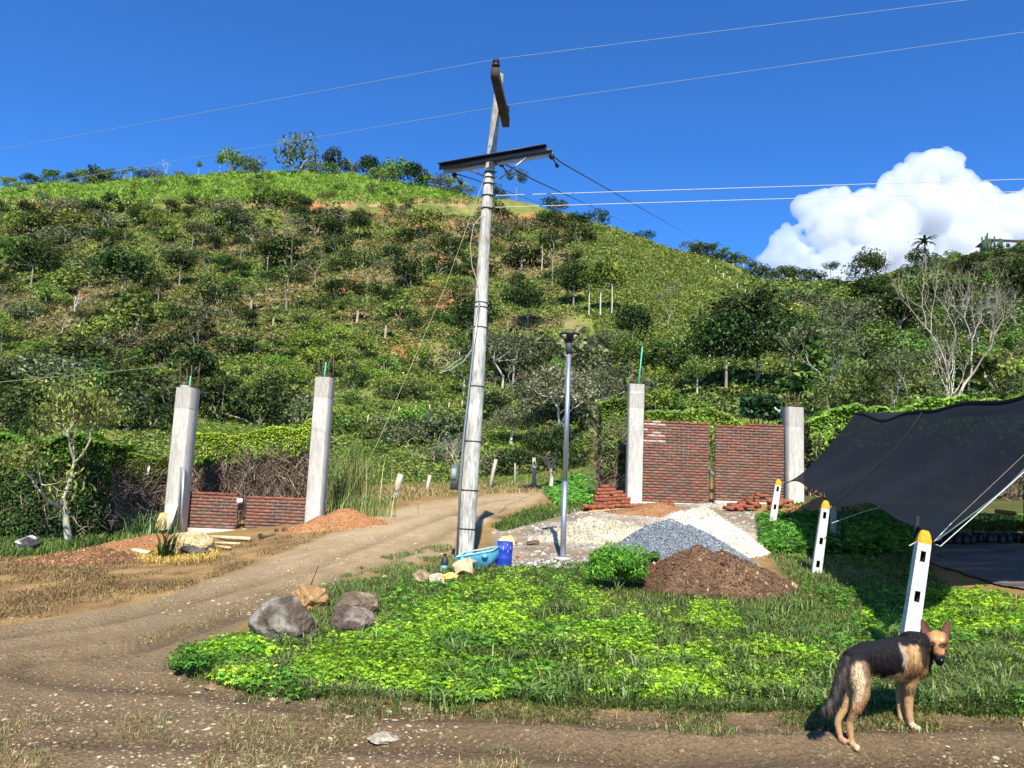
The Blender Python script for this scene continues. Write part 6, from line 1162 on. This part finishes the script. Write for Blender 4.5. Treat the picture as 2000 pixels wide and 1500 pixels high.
# black ground sheet
n = 150; ax_, ay_ = np.meshgrid(np.linspace(1660, 2160, n), np.linspace(988, 1175, n)); Ys = solve(ax_.ravel(), ay_.ravel()).reshape(n, n); d = ray(ax_, ay_); X = d[..., 0] / d[..., 1] * Ys
wr = .03 * (fbm(X * 2.2, Ys * 5, 4, 71)) + .012; Z = ground_z(X, Ys) + wr; msk = inpoly(ax_ + 16 * (vn(X * 2, Ys * 2, 4) - .5), ay_ + 8 * (vn(X * 2, Ys * 2, 6) - .5), SHEET)
i, j = np.meshgrid(np.arange(n - 1), np.arange(n - 1), indexing='ij'); a = (i * n + j).ravel(); f = np.stack([a, a + 1, a + n + 1, a + n], 1)[msk[:-1, :-1].ravel()]
k = np.clip((fbm(X * 1.1, Ys * 3.2, 4, 73) - .50) * 5, 0, 1); cc = lerp(np.broadcast_to(S(84, 84, 86), X.shape + (3,)), S(140, 120, 98), k * .7)
b = MB(); b.add(np.stack([X.ravel(), Ys.ravel(), Z.ravel()], 1), f, cc.reshape(-1, 3)); o = b.build('ground_sheet', mat('ground_sheet', rough=.6, ns=2, na=.2, fs=30, fa=.2, bump=.5, bs=9, bd=.02, spec=.3), smooth=True, loc=(X[75, 75], Ys[75, 75], Z[75, 75])); tag(o, 'dusty black plastic sheet laid on the ground under the shade cloth', 'ground sheet')
fronds('sheet_weeds', [(1700, 1040), (1790, 1050), (1950, 1060), (2100, 1075), (2100, 1100), (1900, 1092), (1760, 1100)], 1500, [S(80, 110, 44), S(104, 136, 56)], 66, .05, keep=lambda p, a, b_, r: fbm(p[:, 0] * 2.2, p[:, 1] * 2.2, 3, 12) > .56)
# potted seedlings in black bags
r = np.random.default_rng(77); first = None; kk = 0
for row, (pyb, Y0) in enumerate(((1004, 13.2), (1000, 13.55))):
    for px in range(1838, 2150, 15):
        Y = Y0 + r.normal(0, .04); g = GY(px + r.normal(0, 3) + row * 6, Y, pyb)
        if first is None or kk < 4:
            t = thing('potted_seedling', '', 'seedling', (0, 0, 0), 'seedlings in black bags'); q = .062; MB().tube([(0, 0, -.02), (0, 0, .08), (.004, 0, .17)], [q, q * 1.05, q * .95], 12, S(30, 30, 33)).build('bag', MPLAS, t); MB().tube([(0, 0, .16), (0, 0, .168)], [q * .93, q * .9], 12, S(84, 62, 44)).build('potting_soil', MSOIL, t)
            mbx, cc_ = crown_mb(r, .10, .10, .11, .28, 8, 130, .055, [S(84, 118, 44), S(112, 144, 56), S(64, 94, 38)], aspect=.45, up=.6, cr=.5); mbx.build('plant', MLEAF, t); first = (first or []) + [t]; o = t; o.location = g
        else: o = dup(first[r.integers(4)], g, r.uniform(0, 6.28))
        o['label'] = f"seedling in a black bag, {'front' if row == 0 else 'back'} row, " + (f'{ORD[(px - 1838) // 15]} from the left' if (px - 1838) // 15 < 12 else 'towards the right edge'); kk += 1
g0 = P(1944, 998, 12.6); g1 = P(1984, 1003, 12.5); o = MB().tube([g0, g1], .035, 14, S(120, 84, 56), cap=False); o.tube([g0, np.array(g1) - [.01, 0, 0]], .026, 14, S(40, 28, 22)); tag(o.build('bamboo_pipe', MWOOD, loc=g0), 'brown pipe lying in front of the potted seedlings', 'pipe')
o = MB().tube([P(1925, 968, 13.9), P(2100, 972, 13.6)], .008, 6, S(190, 140, 96), cap=False); tag(o.build('rail', MWOOD, loc=P(1925, 968, 13.9)), 'thin orange-brown rail above the potted seedlings', 'rail')

# ================================================================ house on the right skyline
g = GY(1962, 196, 486); g.z = P(1962, 487, 196).z; s = 196 / F; hs_ = thing('house', 'small pale house with brown roof on the right skyline', 'house', g); c0 = np.array(g)
b = MB(); b.box(c0 + [2, 4, 1.0], (4.2, 3.0, 1.9), None, S(150, 156, 160)); b.build('wall', MCONC, hs_)
b = MB(); v = [c0 + q for q in ([-3, .4, 2.9], [7, .4, 2.9], [7, 8, 2.9], [-3, 8, 2.9], [-2.6, 4, 4.0], [6.6, 4, 4.0])]; b.add(v, [(0, 1, 5, 4), (2, 3, 4, 5), (1, 2, 5), (3, 0, 4), (3, 2, 1, 0)], S(120, 84, 62)); b.build('roof', MWOOD, hs_)
for x in (-.8, 1.6, 4.2): b = MB(); b.box(c0 + [x, .97, 1.5], (.5, .03, .5), None, S(30, 34, 40)); b.build('window', MPLAS, hs_)
g = GY(1938, 192, 486); g.z = P(1938, 487, 192).z; t = thing('cactus', 'tall clump of cactus columns beside the skyline house', 'cactus', g); r = np.random.default_rng(8)
for k in range(11): x = r.uniform(-3, 3); MB().tube([np.array(g) + [x, 0, -.5], np.array(g) + [x * 1.1, 0, r.uniform(2, 4.4)]], [.28, .2], 6, S(60, 84, 52)).build('column', MBARK, t)
def palm(px, pyt, h, Y, label):
    g = GY(px, Y, 520); top = np.array(P(px, pyt, Y)); t = thing('palm_tree', label, 'palm tree', g); MB().tube([np.array(g), (np.array(g) + top) / 2 + [.2, 0, 0], top], [.22, .18, .15], 7, S(120, 110, 92)).build('trunk', MBARK, t); r = np.random.default_rng(2); b = MB()
    for k in range(16):
        a = k * 2.4; dx = np.array([math.cos(a), math.sin(a), 0]); sx = np.array([-math.sin(a), math.cos(a), 0]); p = top.copy(); L = h * r.uniform(.8, 1.1); e = r.uniform(.2, 1.2); v = []
        for i in range(6):
            w = .30 * math.sin(math.pi * (.1 + .85 * i / 5)); v += [p - sx * w - [0, 0, .1], p, p + sx * w - [0, 0, .1]]; p = p + (dx * math.cos(e - i * .35) + np.array([0, 0, 1]) * math.sin(e - i * .35)) * L / 5
        b.add(v, [(i * 3 + j, i * 3 + j + 1, i * 3 + j + 4, i * 3 + j + 3) for i in range(5) for j in range(2)], S(54, 76, 40) * r.uniform(.7, 1.2))
    b.build('fronds', MLEAF, t)
put('dark_bush', 1806, 520, 34, 'dark bush round the foot of the skyline palm', wide=1.4); palm(1806, 474, 3.0, 150, 'dark palm on the skyline behind the pale-barked tree')

# ================================================================ cloud
def cloud():
    circ = [(1832, 322, 42), (1858, 334, 40), (1800, 345, 42), (1762, 362, 38), (1886, 362, 40), (1905, 390, 40), (1722, 392, 34), (1640, 384, 26), (1605, 392, 28), (1578, 402, 30), (1690, 400, 36), (1940, 388, 32), (1965, 412, 40), (1660, 430, 56), (1740, 440, 68), (1830, 410, 80), (1920, 440, 70), (2000, 450, 60), (2060, 420, 60), (1985, 395, 22), (2020, 395, 30), (2120, 440, 80), (1620, 435, 44), (1590, 420, 30), (1545, 462, 26), (1530, 480, 28), (1512, 496, 24), (1560, 492, 30), (1500, 510, 22), (1580, 520, 28), (1640, 505, 40), (1700, 500, 50), (1780, 500, 60), (1870, 500, 60), (1960, 500, 60), (2060, 500, 80), (1545, 520, 30), (1620, 545, 36), (1700, 550, 50)]
    r = np.random.default_rng(12); D = 1600.; b = MB(); import bmesh
    bm = bmesh.new(); bmesh.ops.create_icosphere(bm, subdivisions=3, radius=1); v0 = np.array([x.co[:] for x in bm.verts]); f0 = np.array([[q.index for q in fa.verts] for fa in bm.faces]); bm.free()
    for (px, py, rr) in circ:
        c = np.array(P(px, py, D)) ; R_ = rr / F * D * 1.02; b.add(v0 * R_ * [1, .8, 1] + c + [0, R_ * .5, 0], f0)
        for k in range(9):
            dd = unit(r.normal(size=3) + [0, -.7, .1]); q = R_ * r.uniform(.2, .5); b.add(v0 * q + c + [0, R_ * .5, 0] + dd * R_ * [1, .8, 1] * .92, f0)
    o = b.build('cloud', None, loc=tuple(P(1780, 450, D))); md = o.modifiers.new('r', 'REMESH'); md.mode = 'VOXEL'; md.voxel_size = 4.0; md.use_smooth_shade = True
    for k, (sz_, st) in enumerate(((70, 22), (28, 7), (10, 2.5))):
        tx = bpy.data.textures.new(f'puff{k}', 'CLOUDS'); tx.noise_scale = sz_; tx.noise_depth = 3; d_ = o.modifiers.new(f'd{k}', 'DISPLACE'); d_.texture = tx; d_.strength = st; d_.mid_level = .5; d_.texture_coords = 'LOCAL'
    m_ = bpy.data.materials.new('cloud'); m_.use_nodes = True; t = m_.node_tree; t.nodes.clear(); out = t.nodes.new('ShaderNodeOutputMaterial'); df = t.nodes.new('ShaderNodeVolumeScatter'); df.inputs['Color'].default_value = (1, 1, 1, 1); df.inputs['Density'].default_value = .03; df.inputs['Anisotropy'].default_value = .0; t.links.new(df.outputs[0], out.inputs['Volume']); o.data.materials.append(m_)
    o['kind'] = 'structure'
cloud()
# ================================================================ the dog
def dog():
    nh, fh, nf, ff = G(1670, 1461), G(1644, 1447), G(1788, 1423), G(1768, 1411); yn, yf2, zn, zf2 = nh.y, fh.y, nf.y, ff.y; YH = (yn + yf2) / 2; YF = (zn + zf2) / 2 - .04; s = YH / F
    J = lambda px, py, Y: np.array(P(px, py, Y)); K = lambda a: YH + (YF - YH) * a
    prim = []
    def cap(p0, r0, p1, r1, part): prim.append((np.array(p0), r0 * s, np.array(p1), r1 * s, part))
    def chain(L, part):
        for a, c in zip(L[:-1], L[1:]): cap(J(*a[:3]), a[3], J(*c[:3]), c[3], part)
    chain([(1666, 1290, K(-.05), 22), (1690, 1284, K(.2), 29), (1722, 1284, K(.45), 34), (1752, 1284, K(.72), 41), (1772, 1283, K(.9), 41), (1786, 1276, K(1.0), 33)], 'torso')
    chain([(1782, 1262, K(.97), 30), (1800, 1258, K(1.05), 24), (1822, 1260, K(1.08), 18)], 'neck'); chain([(1790, 1300, K(.98), 24), (1805, 1272, K(1.04), 20)], 'neck')
    yh = K(1.08) - .04
    cap(J(1826, 1248, yh), 16, J(1838, 1249, yh), 15, 'head'); cap(J(1822, 1259, yh + .01), 14, J(1840, 1261, yh + .01), 13, 'head'); cap(J(1820, 1272, yh + .03), 11, J(1836, 1274, yh + .02), 10, 'head'); cap(J(1832, 1262, yh - .05), 12, J(1836, 1289, yh - .14), 8.5, 'head'); cap(J(1831, 1272, yh - .03), 10, J(1835, 1294, yh - .11), 7, 'head')
    chain([(1652, 1292, K(-.15), 11), (1643, 1316, K(-.28), 9.5), (1638, 1343, K(-.34), 10.5), (1631, 1366, K(-.38), 10), (1619, 1380, K(-.42), 7), (1606, 1387, K(-.46), 3)], 'tail')
    tn = (YH + yn) / 2 - .03; tf = (YH + yf2) / 2 + .02
    chain([(1672, 1296, tn, 22), (1680, 1326, tn - .01, 18), (1683, 1350, tn - .02, 14), (1675, 1378, tn - .01, 9.5), (1660, 1408, yn + .02, 6.3), (1659, 1416, yn + .02, 6.6), (1664, 1450, yn + .01, 5.0), (1668, 1457, yn, 6.3), (1674, 1460, yn - .03, 6.0)], 'hind')
    chain([(1662, 1300, tf, 18), (1664, 1345, tf, 14), (1652, 1376, tf, 9), (1637, 1405, yf2 + .01, 6.2), (1636, 1414, yf2 + .01, 6.4), (1641, 1438, yf2, 5), (1644, 1445, yf2 - .01, 6), (1650, 1447, yf2 - .03, 5.6)], 'hindfar')
    sn = (YF + zn) / 2 - .02; sf = (YF + zf2) / 2 + .05
    chain([(1784, 1280, sn + .02, 27), (1779, 1308, sn, 20), (1775, 1332, sn, 14), (1774, 1350, zn + .02, 11), (1775, 1388, zn + .01, 7.6), (1776, 1398, zn + .01, 7.8), (1780, 1414, zn, 6.2), (1786, 1421, zn - .01, 6.8), (1794, 1423, zn - .03, 6)], 'front')
    chain([(1768, 1300, sf, 18), (1763, 1330, sf, 13), (1759, 1352, zf2 + .02, 9.5), (1758, 1385, zf2 + .02, 7), (1760, 1402, zf2, 6), (1765, 1409, zf2 - .01, 6.4), (1772, 1411, zf2 - .03, 5.6)], 'frontfar')
    import bmesh
    bm = bmesh.new(); bmesh.ops.create_icosphere(bm, subdivisions=3, radius=1); v0 = np.array([x.co[:] for x in bm.verts]); f0 = np.array([[q.index for q in fa.verts] for fa in bm.faces]); bm.free()
    ax = np.array(J(1786, 1276, K(1))) - np.array(J(1666, 1290, K(0))); ax[2] = 0; ax /= np.linalg.norm(ax); lat = np.array([ax[1], -ax[0], 0])
    b = MB()
    for p0, r0_, p1, r1_, part in prim:
        L = np.linalg.norm(p1 - p0); n = max(2, int(L / (min(r0_, r1_) * .35)) + 1); sq = .80 if part == 'torso' else 1.0
        for i in range(n):
            q = i / (n - 1); c = p0 * (1 - q) + p1 * q; v = v0 * (r0_ * (1 - q) + r1_ * q); v = v - np.outer(v @ lat, lat) * (1 - sq); b.add(v + c, f0)
    g = Vector((float((nh.x + nf.x) / 2), float((nh.y + nf.y) / 2), float((nh.z + nf.z) / 2)))
    t = thing('dog', 'black and tan shepherd dog standing on the dirt, head turned to the camera', 'dog', g)
    tmp = b.build('tmp', None, loc=(0, 0, 0)); md = tmp.modifiers.new('r', 'REMESH'); md.mode = 'VOXEL'; md.voxel_size = .0055; md.use_smooth_shade = True; m2 = tmp.modifiers.new('s', 'SMOOTH'); m2.factor = .5; m2.iterations = 7
    dg = bpy.context.evaluated_depsgraph_get(); me = bpy.data.meshes.new_from_object(tmp.evaluated_get(dg)); n = len(me.vertices); co = np.empty(n * 3); me.vertices.foreach_get('co', co); co = co.reshape(-1, 3); no = np.empty(n * 3); me.vertices.foreach_get('normal', no); no = no.reshape(-1, 3)
    me.calc_loop_triangles(); tri = np.empty(len(me.loop_triangles) * 3, int); me.loop_triangles.foreach_get('vertices', tri); tri = tri.reshape(-1, 3); bpy.data.objects.remove(tmp)
    best = np.full(n, 9.); part = np.zeros(n, int); names = ['torso', 'neck', 'head', 'tail', 'hind', 'hindfar', 'front', 'frontfar']
    for p0, r0_, p1, r1_, pn_ in prim:
        d_ = p1 - p0; tt = np.clip(((co - p0) @ d_) / (d_ @ d_ + 1e-9), 0, 1); dd = np.linalg.norm(co - p0 - tt[:, None] * d_, axis=1) - (r0_ + (r1_ - r0_) * tt); k = dd < best; best[k] = dd[k]; part[k] = names.index(pn_)
    px, py = proj(co[:, 0], co[:, 1], co[:, 2]); nz = (fbm(px / 5, py / 9, 4, 1) - .5) * 9; px2, py2 = px + nz, py + (fbm(px / 7, py / 4, 3, 8) - .5) * 9
    BL, TAN, CR, BR = S(26, 24, 25), S(176, 136, 92), S(214, 190, 148), S(112, 80, 54)
    c = np.tile(TAN, (n, 1)); 
    def put_(m, col, a=1.): m = np.asarray(m, float) * a; c[:] = c * (1 - m[:, None]) + col * m[:, None]
    pip = lambda poly: inpoly(px2, py2, poly)
    put_(pip([(1655, 1300), (1690, 1292), (1700, 1315), (1690, 1340), (1680, 1380), (1650, 1370), (1650, 1320)]), CR)
    put_((part == 0) & (py2 > 1316) & (px2 > 1692) & (px2 < 1768), CR); put_(pip([(1680, 1290), (1700, 1292), (1702, 1325), (1692, 1345), (1688, 1310)]), BR, .8)
    put_(((part == 0) | (part == 1)) & pip([(1630, 1310), (1640, 1260), (1690, 1230), (1820, 1220), (1822, 1262), (1808, 1262), (1795, 1262), (1783, 1262), (1772, 1262), (1760, 1258), (1763, 1285), (1767, 1305), (1762, 1314), (1724, 1322), (1706, 1316), (1698, 1298), (1684, 1290), (1670, 1294), (1658, 1310)]), BL)
    put_((part == 4) & pip([(1640, 1260), (1700, 1260), (1698, 1296), (1684, 1290), (1668, 1296), (1656, 1312), (1640, 1330)]), BL)
    put_(pip([(1757, 1254), (1768, 1262), (1774, 1290), (1770, 1310), (1764, 1290)]), S(190, 176, 150), .8); put_(pip([(1775, 1258), (1800, 1262), (1803, 1295), (1792, 1310), (1780, 1290)]) & (part != 2), S(206, 166, 110), .8)
    put_(((part == 1) | (part == 0)) & pip([(1792, 1236), (1832, 1245), (1832, 1305), (1808, 1306), (1799, 1284), (1794, 1262)]), BL, .85)
    put_(part == 3, BL); put_((part == 3) & (vn(px / 3, py / 12, 5) > .6), S(110, 100, 90), .5)
    put_((part == 5) | (part == 7), S(176, 140, 98), .8); put_(((part == 4) | (part == 5)) & (py > 1452), CR, .6); put_(((part == 6) | (part == 7)) & (py > 1410), CR)
    put_((part == 4) & (px2 > 1672) & (py2 > 1368) & (py2 < 1400), S(176, 116, 70), .7)
    H = part == 2; put_(H, S(190, 142, 88)); put_(H & (np.hypot(px - 1826, py - 1247) < 5) | H & (np.hypot(px - 1840, py - 1249) < 4.5), S(222, 184, 124), .8)
    for ex, ey in ((1820, 1259), (1841, 1261)): put_(H & (np.hypot((px - ex) / 1.4, py - ey) < 6), S(36, 26, 22), .95)
    put_(H & (px2 > 1828) & (px2 < 1840) & (py > 1264) & (py < 1282), S(150, 96, 56), .7); put_(H & (py2 > 1278), BL); put_(H & (px2 < 1825) & (py > 1262), S(40, 32, 28), .9); put_(H & (px2 < 1818) & (py > 1250), S(60, 46, 38), .7); put_(H & (px > 1846), S(60, 46, 38), .7)
    for _ in range(3):
        acc = c.copy(); cnt = np.ones(n)
        for a_, b_ in ((0, 1), (1, 2), (2, 0)): np.add.at(acc, tri[:, a_], c[tri[:, b_]]); np.add.at(cnt, tri[:, a_], 1)
        c = acc / cnt[:, None]
    c = np.clip(c * (1 + .25 * (fbm(px / 2, py / 4, 3, 6) - .5))[:, None], .004, .9)
    MFUR = mat('fur', rough=.8, ns=30, na=.15, fa=0, bump=.3, bs=120, bd=.004, spec=.25)
    bb = MB(); bb.add(co, tri, c); bb.build('body', MFUR, t, smooth=True)
    # short coat
    r = np.random.default_rng(4); e1 = co[tri[:, 1]] - co[tri[:, 0]]; e2 = co[tri[:, 2]] - co[tri[:, 0]]; ar = np.linalg.norm(np.cross(e1, e2), axis=1); m = 42000; k = r.choice(len(tri), m, p=ar / ar.sum()); u = r.random(m); v = r.random(m); sw = u + v > 1; u[sw] = 1 - u[sw]; v[sw] = 1 - v[sw]
    p = co[tri[k, 0]] + u[:, None] * e1[k] + v[:, None] * e2[k]; nn = no[tri[k, 0]]; pt_ = part[tri[k, 0]]; cc = c[tri[k, 0]] * r.lognormal(0, .28, (m, 1)); mixk = r.random(m) < .10; cc[mixk] = cc[mixk] * .5 + np.array(S(110, 90, 70)) * .5; flow = -ax * .8 + np.array([0, 0, -.7]); flow = np.tile(flow, (m, 1)); flow[(pt_ >= 3)] = [-.1, 0, -1.]; flow[pt_ == 2] = [0, .3, .4]
    ln = np.array([.020, .030, .007, .045, .018, .014, .014, .010])[pt_] * r.uniform(.6, 1.2, m); ln = np.where((p[:, 2] < g.z + .2), ln * .4, ln); dr = unit(flow + nn * .30 + r.normal(0, .18, (m, 3))); sd_ = unit(np.cross(dr, nn)); w = .0015
    vv = np.stack([p - sd_ * w, p + sd_ * w, p + dr * ln[:, None]], 1).reshape(-1, 3); bb = MB(); bb.add(vv, np.arange(3 * m).reshape(m, 3), np.repeat(np.clip(cc, .004, .9), 3, 0)); bb.build('coat', MFUR, t)
    # ears: cupped leaves of skin with real thickness
    for sgn, base, tip, wd, dn in ((-1, J(1813, 1241, yh + .0), J(1800, 1209, yh + .01), 11.5, -.15), (1, J(1845, 1242, yh + .0), J(1852, 1209, yh + .01), 11, .15)):
        axe = tip - base; L = np.linalg.norm(axe); axe /= L; fr = np.array([dn, -1, .1]); fr -= axe * (fr @ axe); fr /= np.linalg.norm(fr); sde = np.cross(axe, fr); N = 9; Mh = 8; V = []; C2 = []
        for lay in (0, 1):
            for i in range(N):
                q = i / (N - 1); z = -.22 + 1.22 * q; hw = wd * s * (math.sin(math.pi * (.42 + .56 * q)) ** .8 if q < 1 else .02)
                for j in range(Mh):
                    a = (j / (Mh - 1) - .5) * 2; V.append(base + axe * L * z + sde * a * hw + fr * (-.55 * hw * (1 - a * a) + (0.004 if lay == 0 else -.002))); C2.append(S(112, 74, 60) if lay == 0 and abs(a) < .75 else S(46, 36, 32))
        f = [(i * Mh + j, i * Mh + j + 1, (i + 1) * Mh + j + 1, (i + 1) * Mh + j) for i in range(N - 1) for j in range(Mh - 1)]; o2 = N * Mh; f2 = [(q[0] + o2, q[3] + o2, q[2] + o2, q[1] + o2) for q in f]
        f3 = [(i * Mh, (i + 1) * Mh, (i + 1) * Mh + o2, i * Mh + o2) for i in range(N - 1)] + [(i * Mh + Mh - 1, i * Mh + Mh - 1 + o2, (i + 1) * Mh + Mh - 1 + o2, (i + 1) * Mh + Mh - 1) for i in range(N - 1)]
        bb = MB(); bb.add(V, f + f2 + f3, np.array(C2)); bb.build('ear', MFUR, t, smooth=True)
    ME = mat('eye', rough=.15, ns=5, na=0, fa=0, bump=0, spec=.6); bm = v0
    hm = part == 2
    def surf(ex, ey, rr=4):
        q = hm & (np.hypot(px - ex, py - ey) < rr); i = np.where(q)[0]; return co[i[np.argmin(co[i, 1])]]
    for ex, ey in ((1820.5, 1259), (1841, 1261)): bb = MB(); bb.add(v0 * [.011, .007, .0085] + surf(ex, ey) + [0, .001, 0], f0, S(20, 12, 8)); bb.build('eye', ME, t, smooth=True)
    bb = MB(); bb.add(v0 * [.018, .014, .013] + surf(1836, 1290, 5) + [0, .004, 0], f0, S(16, 15, 16)); bb.build('nose', ME, t, smooth=True)
    q = surf(1836, 1298, 6) if (hm & (np.hypot(px - 1836, py - 1298) < 6)).any() else surf(1836, 1293, 6); MB().tube([q + [-.02, .008, .004], q + [0, -.002, -.002], q + [.02, .008, .004]], .003, 6, S(14, 12, 12)).build('mouth', MFUR, t)
dog()
